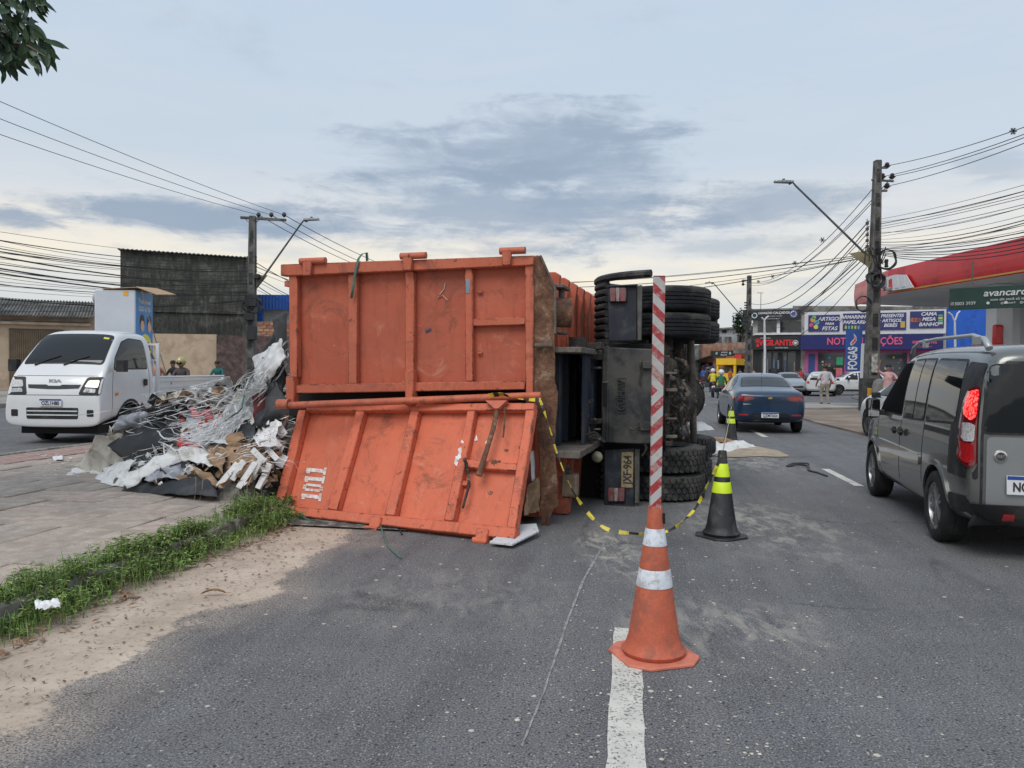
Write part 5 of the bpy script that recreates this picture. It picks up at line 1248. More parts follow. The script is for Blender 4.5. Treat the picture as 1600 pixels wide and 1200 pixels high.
M_blsh = mat('black_sheet', (.014, .015, .018), .5, var=.3, scale=3, dirt=((.075, .075, .078), .4, 3))
M_film = mat('clear_film', (.78, .79, .80), .5, var=.15, scale=9, alpha=.68, spec=.4)
M_gfilm = mat('grey_film', (.30, .31, .34), .3, var=.25, scale=9, spec=.6)
M_rd = mat('red_plastic', (.60, .055, .045), .4, var=.25, scale=8)
M_card2 = mat('brown_card', (.38, .24, .14), .88, var=.25, scale=4, bump=.2, bscale=40, dirt=((.16, .10, .06), .45, 5))
M_pap = mat('white_board', (.76, .75, .75), .7, var=.08, scale=9, dirt=((.42, .38, .34), .3, 8))
cloth('waste_sack', 'crumpled cream woven sack at the left foot of the waste heap', [(150, 672), (232, 665), (250, 740), (112, 735)], M_cl_c, 26, 22, .10, 2.6, 1, 'sack', .22, fold=.16)
cloth('waste_sack', 'second cream sack bulging behind the black sheet near the truck wheel', [(172, 655), (245, 640), (250, 672), (160, 690)], M_cl_c, 20, 16, .10, 3.4, 9, 'sack', .25, fold=.10)
cloth('waste_sack', 'dusty knotted net bag resting below the flatbed front wheel', [(190, 650), (238, 640), (232, 668), (182, 672)], M_gfilm, 18, 14, .06, 6, 19, 'bag', .3, fold=.08)
cloth('plastic_film', 'white shredded film along the crest of the heap by the flatbed end', [(300, 604), (362, 588), (372, 618), (312, 632)], M_film, 26, 16, .05, 6, 62, 'film', .28)
cloth('plastic_film', 'pale crinkled film right of the black rubber sheet', [(285, 660), (335, 650), (338, 684), (285, 690)], M_film, 28, 18, .04, 5, 63, 'film', .40)
cloth('white_cloth', 'white padded cloth near the brown cardboard roll', [(385, 640), (412, 632), (418, 668), (388, 676)], M_cl_w, 16, 14, .05, 6, 64, 'cloth', .42)
cloth('paper_stack', 'loose white sheets between the cardboard and the black roll', [(405, 672), (440, 660), (436, 700), (408, 704)], M_pap, 12, 12, .05, 7, 65, 'paper', .42)
cloth('plastic_sheet', 'white plastic sheet spread flat on the paving in front of the cream sack', [(125, 738), (215, 722), (190, 765), (105, 755)], M_cl_w, 24, 14, .035, 3, 2, 'sheet', .05)
cloth('plastic_sheet', 'white plastic sheet spread flat on the paving next to the black tarpaulin', [(165, 735), (230, 722), (222, 760), (158, 768)], M_cl_w, 18, 14, .03, 4, 21, 'sheet', .06)
cloth('black_board', 'large black rubber sheet tied with white cord leaning on the waste heap', [(168, 698), (240, 648), (268, 688), (212, 733)], M_blsh, 18, 14, .012, 1.2, 3, 'sheet', .62, Y=(9.45, 9.6, 8.95, 9.05), fold=.08)
cloth('black_board', 'black sheet lying under the loose white cord in the middle of the heap', [(228, 650), (300, 645), (300, 705), (262, 692)], M_blsh, 16, 14, .03, 2.2, 33, 'sheet', .45)
cloth('black_tarpaulin', 'black tarpaulin folded on the paving at the front of the heap', [(200, 758), (340, 742), (345, 782), (195, 776)], M_blsh, 26, 16, .05, 2.2, 4, 'tarpaulin', .16, fold=.07)
cloth('black_tarpaulin', 'black plastic bunched between the red scraps and the white cloth', [(215, 715), (300, 695), (300, 745), (222, 742)], M_blsh, 20, 16, .07, 3, 14, 'tarpaulin', .15)
cloth('grey_film', 'crinkled grey plastic film between white cloth and black tarpaulin', [(235, 735), (300, 722), (290, 760), (228, 757)], M_gfilm, 22, 16, .05, 6, 5, 'film', .24)
cloth('white_cloth', 'long twisted white cloth draped across the front of the heap', [(186, 748), (282, 706), (298, 718), (200, 766)], M_cl_w, 34, 8, .05, 3, 6, 'cloth', .38, fold=.05)
cloth('white_cloth', 'bunched white cloth at the end of the twisted one near the cardboard', [(275, 706), (335, 712), (340, 735), (285, 725)], M_cl_w, 22, 12, .06, 4, 7, 'cloth', .36, fold=.06)
cloth('red_plastic', 'bright red plastic bag in the middle of the heap below the grey film strands', [(275, 692), (312, 688), (318, 712), (285, 710)], M_rd, 14, 12, .06, 6, 8, 'bag', .34, fold=.05)
cloth('red_plastic', 'torn red plastic under the white strands near the top of the heap', [(300, 645), (332, 640), (336, 660), (304, 660)], M_rd, 14, 10, .05, 6, 28, 'bag', .32)
cloth('red_plastic', 'small red plastic scrap beside the black tarpaulin', [(230, 726), (250, 718), (252, 732), (234, 736)], M_rd, 10, 8, .03, 8, 29, 'bag', .34)
cloth('red_plastic', 'pale red film tangled in white strands right of the red bag', [(300, 690), (330, 684), (335, 705), (306, 710)], M_rd, 12, 10, .06, 8, 31, 'bag', .30)
cloth('black_sheet', 'black plastic sheet showing between the shredded film and the grey net bag', [(225, 640), (268, 628), (285, 652), (240, 660)], M_blsh, 16, 12, .04, 3, 71, 'sheet', .42)
cloth('black_sheet', 'black sheet fold under the white padded cloth beside the roll', [(352, 662), (398, 650), (400, 690), (356, 692)], M_blsh, 16, 12, .04, 4, 72, 'sheet', .30)
cloth('cardboard_piece', 'large flattened brown cardboard below the white board offcuts', [(350, 700), (405, 705), (395, 762), (340, 748)], M_card2, 12, 10, .03, 2, 10, 'cardboard', .30)
cloth('cardboard_piece', 'bent brown cardboard box flap above the white offcuts', [(345, 690), (410, 694), (420, 706), (352, 704)], M_card2, 12, 8, .03, 3, 11, 'cardboard', .34)
cloth('cardboard_piece', 'crumpled brown cardboard right of the bunched white cloth', [(330, 700), (358, 706), (350, 745), (326, 722)], M_card2, 12, 10, .05, 4, 12, 'cardboard', .34)
cloth('cardboard_piece', 'brown torn cardboard lying along the front edge near the weeds', [(296, 728), (330, 742), (352, 768), (318, 756)], M_card2, 14, 8, .03, 3, 13, 'cardboard', .32)
cloth('cardboard_piece', 'brown cardboard roll in the upper heap beside the dark sheets', [(350, 688), (385, 682), (388, 694), (352, 700)], M_card2, 12, 8, .05, 3, 15, 'cardboard', .4, fold=.06)
cloth('cardboard_piece', 'small brown cardboard high on the heap next to the red film', [(362, 616), (378, 613), (380, 628), (366, 632)], M_card2, 8, 8, .03, 4, 16, 'cardboard', .2)
cloth('dark_red_sheet', 'dark red fabric wedged under the black rolls by the container', [(400, 622), (432, 600), (430, 650), (402, 660)], mat('dark_red_cloth', (.13, .02, .025), .8, var=.3), 12, 12, .05, 3, 17, 'fabric', .2, Y=(9.0, 8.9, 8.8, 8.9))
cloth('black_sheet', 'black sheet hanging out of the container mouth at its upper corner', [(430, 500), (452, 486), (452, 560), (436, 540)], M_blsh, 10, 14, .03, 2, 18, 'sheet', .1, Y=(9.2, 8.9, 8.8, 9.0))
cloth('black_sheet', 'long black strip slanting down from the container mouth', [(388, 588), (440, 516), (452, 520), (404, 600)], M_blsh, 22, 6, .04, 2, 20, 'sheet', .1, Y=(9.7, 9.1, 9.0, 9.5))
cloth('black_sheet', 'black roll of sheeting against the lower left of the container doors', [(402, 668), (440, 595), (462, 640), (455, 690)], M_blsh, 20, 14, .06, 2.4, 22, 'sheet', .1, Y=(9.0, 8.75, 8.5, 8.55), fold=.18)
cloth('black_sheet', 'black curved sheet rim beside the white strands under the container mouth', [(418, 560), (445, 545), (452, 640), (425, 640)], M_blsh, 12, 16, .05, 3, 23, 'sheet', .1, Y=(9.0, 8.85, 8.7, 8.85), fold=.08)
cloth('plastic_film', 'long bundle of clear plastic film pouring from the container mouth', [(398, 560), (448, 530), (448, 572), (415, 612)], M_film, 26, 16, .05, 4, 24, 'film', .1, Y=(9.2, 8.7, 8.55, 8.9), fold=.06)
cloth('plastic_film', 'clear plastic film running down the middle of the heap', [(372, 628), (400, 612), (404, 650), (352, 688)], M_film, 30, 16, .04, 5, 25, 'film', .5, fold=.08)
cloth('plastic_film', 'frayed clear film fanning out over the red bag', [(268, 672), (362, 668), (370, 700), (262, 690)], M_film, 30, 14, .035, 5, 26, 'film', .42)
cloth('dark_board', 'black corrugated board piece in the upper heap', [(350, 655), (388, 650), (372, 690), (352, 680)], M_blsh, 10, 8, .03, 5, 27, 'board', .36)
random.seed(61); q = MB(); path = [P(452, 548, 8.75), P(436, 570, 8.85), P(412, 598, 8.8), hpix(388, 630, .55), hpix(365, 662, .55), hpix(335, 686, .52), hpix(300, 696, .50), hpix(262, 690, .48)]
for k in range(440):
    f0 = random.uniform(0, 5.2); ln = random.uniform(.8, 2.6); o1 = V([random.gauss(0, .085) for _ in range(3)]); pts = []
    for i in range(12):
        f = min(6.99, f0 + ln * i / 11); j = int(f); p = path[j].lerp(path[j + 1], f - j); sp = .6 + f * .16
        pts.append(p + o1 * sp + V((noise.noise(V((f * 1.5, k, 0))), noise.noise(V((f * 1.5, k, 5))), noise.noise(V((f * 1.5, k, 9))))) * .09)
    ribbon(q, pts, random.uniform(.004, .022), [V((sin(i * .5 + k), cos(i * .4 + k), .6)) for i in range(12)])
tag(q.build('film_bundle', M_film, None, smooth=0), 'long bundle of torn clear film strands sweeping down from the container mouth', 'film', kind='stuff')
# white board offcuts near the container, each a thing
random.seed(21); n = 0
spots = [(356, 742, -55, 92), (372, 735, -62, 70), (386, 742, -60, 95), (398, 735, -62, 80), (404, 712, 40, 60), (424, 708, 42, 62), (430, 690, 45, 50), (416, 738, -70, 60), (366, 712, -20, 40), (344, 716, 20, 36), (300, 738, 42, 46), (408, 752, -72, 50), (438, 672, 50, 45), (425, 655, 35, 40), (440, 720, -65, 40)]
desc = ['under the brown cardboard flap', 'second of the leaning row beside the brown cardboard', 'third of the leaning row beside the brown cardboard', 'fourth of the leaning row beside the brown cardboard', 'striped one nearest the upper left of the door foot', 'tilted against the container door edge', 'topmost against the container door edge', 'standing beside the container door foot', 'small and square on the large cardboard', 'small piece left of the cardboard row', 'half under the bunched white cloth', 'lowest piece above the weeds', 'high up by the black roll', 'letter-like piece near the red scrap', 'slipped behind the door foot']
for (px, py, ang, Lp), dsc in zip(spots, desc):
    c = hpix(px, py, .34); w_, l_ = .058, Lp * c.y / FPX * .50
    if Lp < 50: w_ = .09
    rt = Matrix.Rotation(R(random.uniform(-25, 5)), 3, 'X') @ Matrix.Rotation(R(ang), 3, 'Y')
    q = MB(); q.box((0, 0, 0), (l_, .012, w_)); q.box((0, .016, 0), (l_ * .98, .018, w_ * .96)); o = q.build('board_offcut', M_pap, None, bevel=.003); o.location = c; o.rotation_euler = (Matrix.Rotation(R(random.uniform(-14, 14)), 3, 'Z') @ rt).to_euler()
    tag(o, 'white board offcut, ' + dsc, 'offcut', 'white board offcuts in the waste')
# small scraps, strands and threads: nobody could count them
def scraps(name, label, n, m, size, region, up, seed, kind='strip'):
    random.seed(seed); q = MB(); x0, y0, x1, y1 = region; k = 0
    while k < n:
        px = random.uniform(x0, x1); py = random.uniform(y0, y1)
        lim = 560 + max(0, (430 - px)) * .33
        if py < lim: continue
        c = hpix(px, py, up + random.uniform(0, .10)); k += 1
        if py > 636 and px > 470 - (py - 636) * .31: continue
        if c.y > 14: continue
        if kind == 'strip':
            w_ = random.uniform(.003, .012); hd = random.uniform(0, 2 * pi); cur = random.gauss(0, 3.5); p = c.copy(); pts = []; L = random.uniform(.5, 2.0) * size; lift = 0
            for i in range(9):
                pts.append(p + V((0, 0, lift))); hd += cur * L / 9 * 3 + random.gauss(0, .10); p = p + V((cos(hd), sin(hd), 0)) * L / 9
                g_ = HB.ray_cast(V((p.x, p.y, 5)), V((0, 0, -1)))[0]; lift += random.gauss(0, .008); lift = max(-.02, lift)
                if g_: p.z += (max(g_.z + .05, p.z - .05) - p.z) * .35
            ribbon(q, pts, w_, [V((sin(i + k), cos(i * 1.3 + k), .8)) for i in range(9)])
        else:
            rt = Euler([random.uniform(-1.2, 1.2) for _ in range(3)]).to_matrix(); s1 = size * random.uniform(.4, 1.3); s2 = s1 * random.uniform(.3, .9)
            pts = [rt @ V((s1 * (.5 if i in (1, 2) else -.5) * random.uniform(.7, 1.1), s2 * (.5 if i > 1 else -.5), random.uniform(-.2, .2) * s2)) + c for i in range(4)]
            q.add(pts, [(0, 1, 2), (0, 2, 3)])
    o = q.build(name, m, None, smooth=0); return tag(o, label, 'waste scraps', kind='stuff')
HR = (195, 585, 450, 735)
scraps('white_strands', 'tangle of white plastic strands over the heap', 330, M_cl_w, .45, (215, 590, 440, 705), .30, 1)
scraps('film_strands', 'clear film threads over the heap', 300, M_film, .5, (215, 600, 440, 720), .36, 2)
scraps('paper_scraps', 'small white paper scraps strewn through the heap', 170, M_pap, .10, (230, 590, 450, 760), .26, 3, 'flake')
scraps('card_scraps', 'small brown cardboard scraps through the heap', 110, M_card2, .13, (240, 600, 450, 760), .22, 4, 'flake')
scraps('dark_scraps', 'small black plastic scraps through the heap', 120, M_blsh, .14, (220, 600, 450, 770), .22, 5, 'flake')
scraps('red_scraps', 'small red plastic scraps through the heap', 50, M_rd, .09, (280, 640, 350, 715), .30, 6, 'flake')
scraps('cream_scraps', 'small beige scraps through the heap', 90, M_cl_c, .10, (230, 590, 400, 700), .26, 7, 'flake')
# cords
def cordt(label, pts, r, m, name='cord'):
    out = []; pts = [V(p) for p in pts]
    for i in range(len(pts) - 1):
        p0 = pts[max(i - 1, 0)]; p1 = pts[i]; p2_ = pts[i + 1]; p3_ = pts[min(i + 2, len(pts) - 1)]
        for k in range(6):
            s = k / 6; out.append(.5 * ((2 * p1) + (p2_ - p0) * s + (2 * p0 - 5 * p1 + 4 * p2_ - p3_) * s * s + (3 * p1 - p0 - 3 * p2_ + p3_) * s ** 3))
    out.append(pts[-1]); q = MB(); q.tube(out, r, 5); return tag(q.build(name, m), label, 'cord')
cordt('green strap running down the heap from the container mouth', [P(440, 545, 8.9), P(408, 570, 9.1), P(388, 600, 9.0), P(380, 625, 8.8), P(376, 640, 8.6), hpix(355, 655, .4), hpix(345, 660, .36)], .010, M_strap, 'green_strap')
cordt('dark cord stretched over the upper heap', [hpix(262, 638, .4), hpix(290, 628, .45), P(330, 615, 10.6), P(355, 606, 10.3), P(378, 612, 9.8)], .010, M_blsh)
cordt('white cord tied across the black rubber sheet', [hpix(207, 667, .44), hpix(225, 672, .44), hpix(240, 683, .44), hpix(250, 690, .44)], .011, M_cl_w)
cordt('white cord hanging down in front of the black plastic', [hpix(256, 645, .5), hpix(258, 672, .5), hpix(256, 700, .46), hpix(260, 722, .44)], .008, M_cl_w)
cordt('black cable curling over the cardboard', [hpix(375, 692, .42), hpix(358, 705, .42), hpix(346, 722, .42), hpix(350, 735, .40), hpix(342, 748, .38)], .010, M_blsh, 'cable')
cordt('green strap curled on the road under the fallen door, left end', [G(440, 802, .02), G(455, 803, .03), G(470, 806, .05), G(484, 814, .02), G(492, 818, .015)], .010, M_strap, 'green_strap')
cordt('green strap trailing on the asphalt in front of the door hinge lug', [G(560, 822, .015), G(590, 818, .03), G(600, 838, .01), G(608, 855, .01), G(622, 868, .01), G(628, 872, .01)], .008, M_strap, 'green_strap')
cordt('black cable lying along the foot of the fallen door', [G(590, 824, .02), G(605, 823, .03), G(622, 826, .02), G(628, 835, .012)], .008, M_blsh, 'cable')
cordt('black rubber strip lying loose on the road left of the grey van', [G(1230, 729, .01), G(1245, 726, .03), G(1262, 728, .03), G(1264, 735, .012), G(1278, 739, .01), G(1292, 744, .01)], .018, M_blsh, 'rubber_strip')
cordt('flat black rubber loop lying on the road left of the grey van', [G(1229, 728, .01), G(1240, 724, .01), G(1262, 724, .01), G(1262, 727, .01)], .012, M_blsh, 'rubber_strip')
# corrugated white board under the container corner
q = MB(); M_cor = mat('corrugated_white', (.58, .58, .60), .6, var=.06, dirt=((.3, .25, .2), .3, 10))
c0, c1, c2, c3_, c4 = G(765, 849, .03), G(800, 853, .03), G(842, 832, .05), G(838, 820, .09), G(800, 822, .09)
q.prism([c0, c1, c2, c3_, c4], (0, 0, .012)); cw = q.build('corrugated_board', M_cor); tag(cw, 'white corrugated board sheet lying under the lower corner of the orange container', 'board')
q = MB()
for k in range(7):
    a = c0.lerp(c4, k / 7 + .04); b = c1.lerp(c2, k / 7 + .04); q.tube([a + V((0, 0, .012)), b + V((0, 0, .012))], .012, 6, flat=.6)
q.build('flute', M_cor, cw)['kind'] = 'stuff'
# waste showing in the gap between door and end plate
cloth('cardboard_piece', 'cardboard and paper jammed between fallen door and rusty end plate', [(822, 760), (838, 745), (838, 812), (815, 812)], M_card2, 10, 10, .03, 5, 41, 'cardboard', .1, Y=(7.25, 7.45, 7.4, 7.15))
cloth('white_board', 'white board strip standing in the gap beside the rusty end plate', [(826, 706), (833, 704), (834, 752), (829, 752)], M_pap, 4, 8, .01, 2, 42, 'board', .1, Y=(7.45, 7.5, 7.45, 7.4))
cloth('black_sheet', 'black crumpled waste at the bottom of the gap beside the end plate', [(812, 785), (838, 780), (840, 818), (806, 815)], M_blsh, 10, 8, .04, 6, 43, 'waste', .1, Y=(7.3, 7.5, 7.42, 7.2))
# jerrycan hanging in the truck frame
jc = thing('jerrycan', 'dirty cream plastic tank with a cap beside the rusty end plate of the container', 'jerrycan', hw(888, 764, .7), -TA)
M_jc = mat('dirty_cream_plastic', (.36, .28, .19), .6, var=.2, dirt=((.18, .12, .08), .5, 6))
jc.location.z = .18
q = MB(); q.b2((-.10, -.08, .0), (.10, .08, .24)); q.build('tank', M_jc, jc, bevel=.02, seg=2)
q = MB(); q.b2((-.10, -.06, .245), (.03, .06, .285)); q.cyl((-.02, 0, .285), (-.02, 0, .34), .025, n=10); q.build('cap', M_greyst, jc, bevel=.004)
q = MB(); q.b2((-.12, -.10, -.17), (.02, .05, -.005)); q.build('bracket', M_or_f, jc, bevel=.004)
# bags and spilled sand behind the tyres
q = MB(); random.seed(4)
cen = G(1150, 706); pts = []
for k in range(40): a = 2 * pi * k / 40; r = 1 + .35 * noise.noise(V((cos(a) * 1.5, sin(a) * 1.5, 0))); pts.append(V((cen.x + 1.05 * r * cos(a), cen.y + 1.1 * r * sin(a) + .2, .012)))
q.add(pts + [V((cen.x, cen.y + .2, .05))], [(i, (i + 1) % 40, 40) for i in range(40)]); tag(q.build('spilled_sand', mat('pale_sand', (.42, .34, .25), .95, var=.25, scale=4, bump=.5, fine=.4)), 'pale sand spilled behind the tyres', 'sand', kind='stuff')
for nm, lb, px0, py0, px1, py1, m_, z, sd in (('waste_bag', 'white plastic bag lying in spilled sand near the far black cone', 1120, 708, 1168, 698, M_cl_w, .14, 1), ('waste_bag', 'white bag slumped against the lower rear tyre', 1090, 716, 1118, 700, M_cl_w, .2, 2),
                                        ('waste_bag', 'brown paper sack flattened in the spilled sand', 1095, 690, 1150, 692, M_card2, .08, 3), ('waste_bag', 'pale sack lying on top of the lower rear tyre', 1082, 672, 1106, 668, M_cl_w, .1, 4)):
    a = G(px0, py0); b = G(px1, py1)
    if sd == 4: a = P(1070, 674, 9.7); b = P(1096, 672, 10.1)
    d = b - a; s_ = V((-d.y, d.x, 0)).normalized(); q = MB(); vs = []
    for i in range(15):
        for j in range(10):
            u_ = i / 14; v_ = j / 9 - .5; h = z * max(0, (1 - (2 * u_ - 1) ** 4)) * sqrt(max(0, 1 - (2 * v_) ** 2)); p = a + d * u_ + s_ * v_ * (.38 + .1 * noise.noise(V((u_ * 4, sd, 0)))); n_ = noise.noise(p * 9) * .04
            vs.append(p + V((n_, n_, .016 + h + n_ * .8 * (h > 0))))
    q.add(vs, [(i * 10 + j, i * 10 + j + 1, (i + 1) * 10 + j + 1, (i + 1) * 10 + j) for i in range(14) for j in range(9)]); tag(q.build(nm, m_, smooth=60), lb, 'bag')
# stones / chips on the road, litter
random.seed(9); q = MB()
for _ in range(420):
    px = random.uniform(650, 1500); py = random.uniform(720, 1195)
    if random.random() < .4: px = random.uniform(860, 1250)
    c = G(px, py, .002); s = random.uniform(.003, .010) * (1.6 if random.random() < .06 else 1); n_ = 6
    q.add([c + V((s * cos(k * pi / 3) * random.uniform(.7, 1.3), s * sin(k * pi / 3) * random.uniform(.7, 1.3), 0)) for k in range(6)] + [c + V((0, 0, s * .5))], [(k, (k + 1) % 6, 6) for k in range(6)])
tag(q.build('road_grit', mat('pale_grit', (.50, .45, .37), .9, var=.3, scale=30), smooth=0), 'small pale chips scattered over the asphalt', 'grit', kind='stuff')
random.seed(10); q = MB()
for _ in range(900):
    v = random.uniform(-.8, 4.6); u = -random.uniform(.02, 1.1) ** 1.3
    c = KP(u, v, .006); s = random.uniform(.004, .02); a = random.uniform(0, pi)
    if random.random() < .3:
        d = V((cos(a), sin(a), 0)) * s * 2.2; q.tube([c, c + d + V((0, 0, .006))], .0016, 3)
    else:
        q.add([c + V((s * cos(a + k * pi / 2) * (1 if k % 2 else .45), s * sin(a + k * pi / 2) * (1 if k % 2 else .45), random.uniform(0, .006))) for k in range(4)], [(0, 1, 2, 3)])
tag(q.build('leaf_crumbs', mat('litter_brown', (.12, .085, .06), .9, var=.5, scale=20), smooth=0), 'dead leaf crumbs and twigs on the sand by the kerb', 'litter', kind='stuff')
random.seed(18); q = MB()
for _ in range(330):
    v = random.choice((random.uniform(1.7, 4.4), random.uniform(2.0, 3.0), random.uniform(-.8, .8))); u = -abs(random.gauss(.26, .09)); c = KP(u, v, random.uniform(.006, .03)); a = random.uniform(0, 6.3); L = random.uniform(.015, .045)
    d = V((cos(a), sin(a), random.uniform(-.2, .3))) * L; s = V((-sin(a), cos(a), random.uniform(-.3, .3))) * L * random.uniform(.2, .45)
    q.add([c - d, c + s, c + d, c - s * .8], [(0, 1, 2), (0, 2, 3)])
tag(q.build('leaf_litter', mat('litter_mixed', (.24, .14, .08), .9, var=.6, scale=30), smooth=0), 'brown dead leaf litter lying along the foot of the weeds', 'litter', kind='stuff')
M_dry = mat('dry_leaf', (.28, .15, .075), .85, var=.4, scale=9)
def dryleaf(px, py, L, ang, lab, m=M_dry):
    c = G(px, py, .012); q = MB(); vs = []
    for i in range(7):
        f = i / 6; w_ = L * .13 * sin(pi * min(1, f * .96 + .04)) ** .8; zc = .006 + .02 * sin(f * 3)
        for s in (-1, 0, 1): vs.append(V(((f - .5) * L, s * w_, zc + abs(s) * .010)))
    q.add(vs, [(i * 3 + j, i * 3 + j + 1, i * 3 + 4 + j, i * 3 + 3 + j) for i in range(6) for j in range(2)])
    q.tube([(L * .5, 0, .012), (L * .72, .01, .008)], .002, 4)
    o = q.build('dry_leaf', m, smooth=60); o.location = c; o.rotation_euler = (0, 0, ang); return tag(o, lab, 'leaf', 'dry leaves on the sand')
dryleaf(334, 929, .15, .05, 'orange dry leaf lying alone on the sand left of the asphalt')
dryleaf(325, 888, .06, .1, 'small tan dry leaf on the sand below the twig pile')
dryleaf(330, 876, .08, .9, 'curled brown leaf on the sand below the twig pile')
dryleaf(45, 958, .10, .3, 'tan dry leaf beside the crumpled white paper')
dryleaf(28, 968, .06, 1.2, 'brown dry leaf at the left edge beside the weeds')
for k, (px, py, L, an) in enumerate(((275, 838, .16, -.6), (283, 848, .12, -.3), (268, 850, .10, .8), (295, 852, .14, -.5), (262, 843, .09, 1.4), (278, 858, .08, .2), (345, 826, .14, .4), (375, 822, .12, .2), (330, 832, .12, .1), (400, 812, .12, .5), (425, 806, .1, .2))):
    o = dryleaf(px, py, L, an, ['broad dead leaf where the long pale twig starts', 'dead leaf halfway along the long pale twig', 'dead leaf just left of the long pale twig', 'dead leaf right of the long pale twig', 'small upright dead leaf left of the long pale twig', 'lowest dead leaf below the long pale twig', 'dead leaf above the short curved twig', 'dead leaf between the short curved twig and the fallen door', 'dead leaf left of the short curved twig', 'dead leaf under the weeds near the fallen door', 'dead leaf nearest the foot of the fallen door'][k]); o['group'] = 'dead leaves in the litter at the foot of the weeds'; o.location.z += .01 * (k % 3)
def twig(label, pix, r): q = MB(); q.tube([G(a, b, z) for a, b, z in pix], r, 5); tag(q.build('twig', mat('twig_bark', (.20, .14, .095), .9, var=.3, scale=20)), label, 'twig')
random.seed(5)
for k_, (x_, y_) in enumerate(((268, 836), (290, 846), (276, 850))): twig(('upper', 'right-hand', 'lower')[k_] + ' short brown stick in the leaf pile between the two weed clumps', [(x_, y_, .05), (x_ + 14, y_ + 5, .03), (x_ + 30, y_ + 9 + k_ * 2, .01)], [.006, .005, .003])
twig('long pale twig leaning out of the weeds', [(262, 820, .10), (280, 838, .05), (298, 850, .03), (315, 857, .01)], [.007, .006, .005, .003])
twig('thin dark twig on the sand left of the litter', [(225, 900, .012), (250, 895, .014), (282, 894, .012)], [.004, .004, .002])
twig('short curved twig on the sand right of the litter', [(335, 856, .01), (350, 848, .02), (360, 843, .012)], [.003, .003, .002])
cloth('crumpled_paper', 'crumpled white paper on the sand below the weeds', [(54, 944), (92, 941), (95, 952), (56, 955)], M_pap, 16, 10, .022, 26, 50, 'paper', .03)
cloth('crumpled_paper', 'small white scrap on the paving near the truck', [(82, 716), (98, 714), (99, 720), (84, 721)], M_pap, 8, 6, .015, 18, 51, 'paper', .02)
random.seed(31); q = MB()
for _ in range(60):
    c = G(random.uniform(60, 200), random.uniform(708, 745), .142); s = random.uniform(.01, .035)
    q.add([c + V((s * cos(k * 1.57) * random.uniform(.5, 1.2), s * sin(k * 1.57) * random.uniform(.4, 1), random.uniform(0, .012))) for k in range(4)], [(0, 1, 2, 3)])
tag(q.build('paper_bits', M_pap, smooth=0), 'tiny white bits on the paving by the heap', 'litter', kind='stuff')
# ---- weeds ----------------------------------------------------------
M_leaf = [mat('weed_leaf%d' % i, c, .55, var=.25, scale=15, spec=.3) for i, c in enumerate([(.12, .21, .05), (.20, .31, .075), (.34, .42, .13), (.07, .12, .035)])]
M_blade = [mat('grass_blade%d' % i, c, .6, var=.2, scale=15, spec=.3) for i, c in enumerate([(.12, .21, .05), (.19, .30, .08), (.34, .36, .16)])]
def wedge(v):       # (width factor, height) of the weed strip along the kerb
    if v < -1.2 or v > 4.55: return 0, 0
    h = .25 + .20 * noise.noise(V((v * 1.6, 0, 5)))
    if 2.05 < v < 2.65: h *= .5
    if v < .9: h *= .55 + .35 * max(0, v + 1.2) / 2.1
    return 1, h
random.seed(77)
q = [MB() for _ in M_leaf]; st_ = MB()
for _ in range(2100):
    v = random.uniform(-1.2, 4.5); a, h = wedge(v)
    if v < 1. and random.random() < .35: continue
    if not a or (2.1 < v < 2.65 and random.random() < .9): continue
    u = random.gauss(.03, .12); u = max(-.24, min(.34, u)); hh = h * random.uniform(.35, 1.15) * (1 - min(.6, abs(u - .0) * 1.6))
    base = KP(u, v, .0 if u < 0 else .12); lean = V((random.gauss(0, .35), random.gauss(0, .35) - .1, 1)).normalized()
    if u >= 0: hh *= .75
    tip = base + lean * hh; st_.tube([base, tip], [.0028, .0012], 3, caps=False)
    for k in range(random.randint(6, 11)):
        f = random.uniform(.25, 1); c = base.lerp(tip, f); az_ = random.uniform(0, 2 * pi); L = random.uniform(.028, .062) * (1.15 - f * .35); w_ = L * .42
        d = V((cos(az_), sin(az_), random.uniform(-.25, .5))).normalized(); s = d.cross(V((0, 0, 1))).normalized(); n_ = s.cross(d)
        i = random.choices((0, 1, 2, 3), (4, 4, 2 if f > .7 else .6, 2))[0]
        q[i].add([c, c + d * L * .45 + s * w_ * .5 + n_ * L * .08, c + d * L - n_ * L * .12, c + d * L * .45 - s * w_ * .5 + n_ * L * .08], [(0, 1, 2), (0, 2, 3)])
for i, b in enumerate(q): tag(b.build('weeds', M_leaf[i], smooth=0), 'low leafy green weeds growing along the kerb', 'weeds', kind='stuff')
tag(st_.build('weed_stems', M_blade[2], smooth=0), 'thin stems of the weeds along the kerb', 'weeds', kind='stuff')
q = [MB() for _ in M_blade]
for _ in range(6500):
    v = random.uniform(-1.3, 4.55); a, h = wedge(v)
    if not a: continue
    if v > .6 and not 2.1 < v < 2.65 and random.random() < .65: continue
    u = random.gauss(-.01, .13); u = max(-.30, min(.28, u)); b0 = KP(u, v, .0 if u < 0 else .12); L = h * random.uniform(.35, 1.0) * (1.15 if 2.2 < v < 2.8 else .85)
    az_ = random.uniform(0, 2 * pi); d = V((cos(az_), sin(az_), 0)); w_ = random.uniform(.0016, .0034); s = V((-d.y, d.x, 0)) * w_; bend = random.uniform(.2, .9)
    p1_ = b0 + V((0, 0, L * .5)) + d * L * .18 * bend; p2_ = b0 + V((0, 0, L * .85)) + d * L * .6 * bend
    i = random.choices((0, 1, 2), (4, 4, 1.3))[0]; q[i].add([b0 - s, b0 + s, p1_ + s * .8, p1_ - s * .8, p2_], [(0, 1, 2, 3), (3, 2, 4)])
for i, b in enumerate(q): tag(b.build('grass', M_blade[i], smooth=0), 'grass blades growing along the kerb', 'grass', kind='stuff')
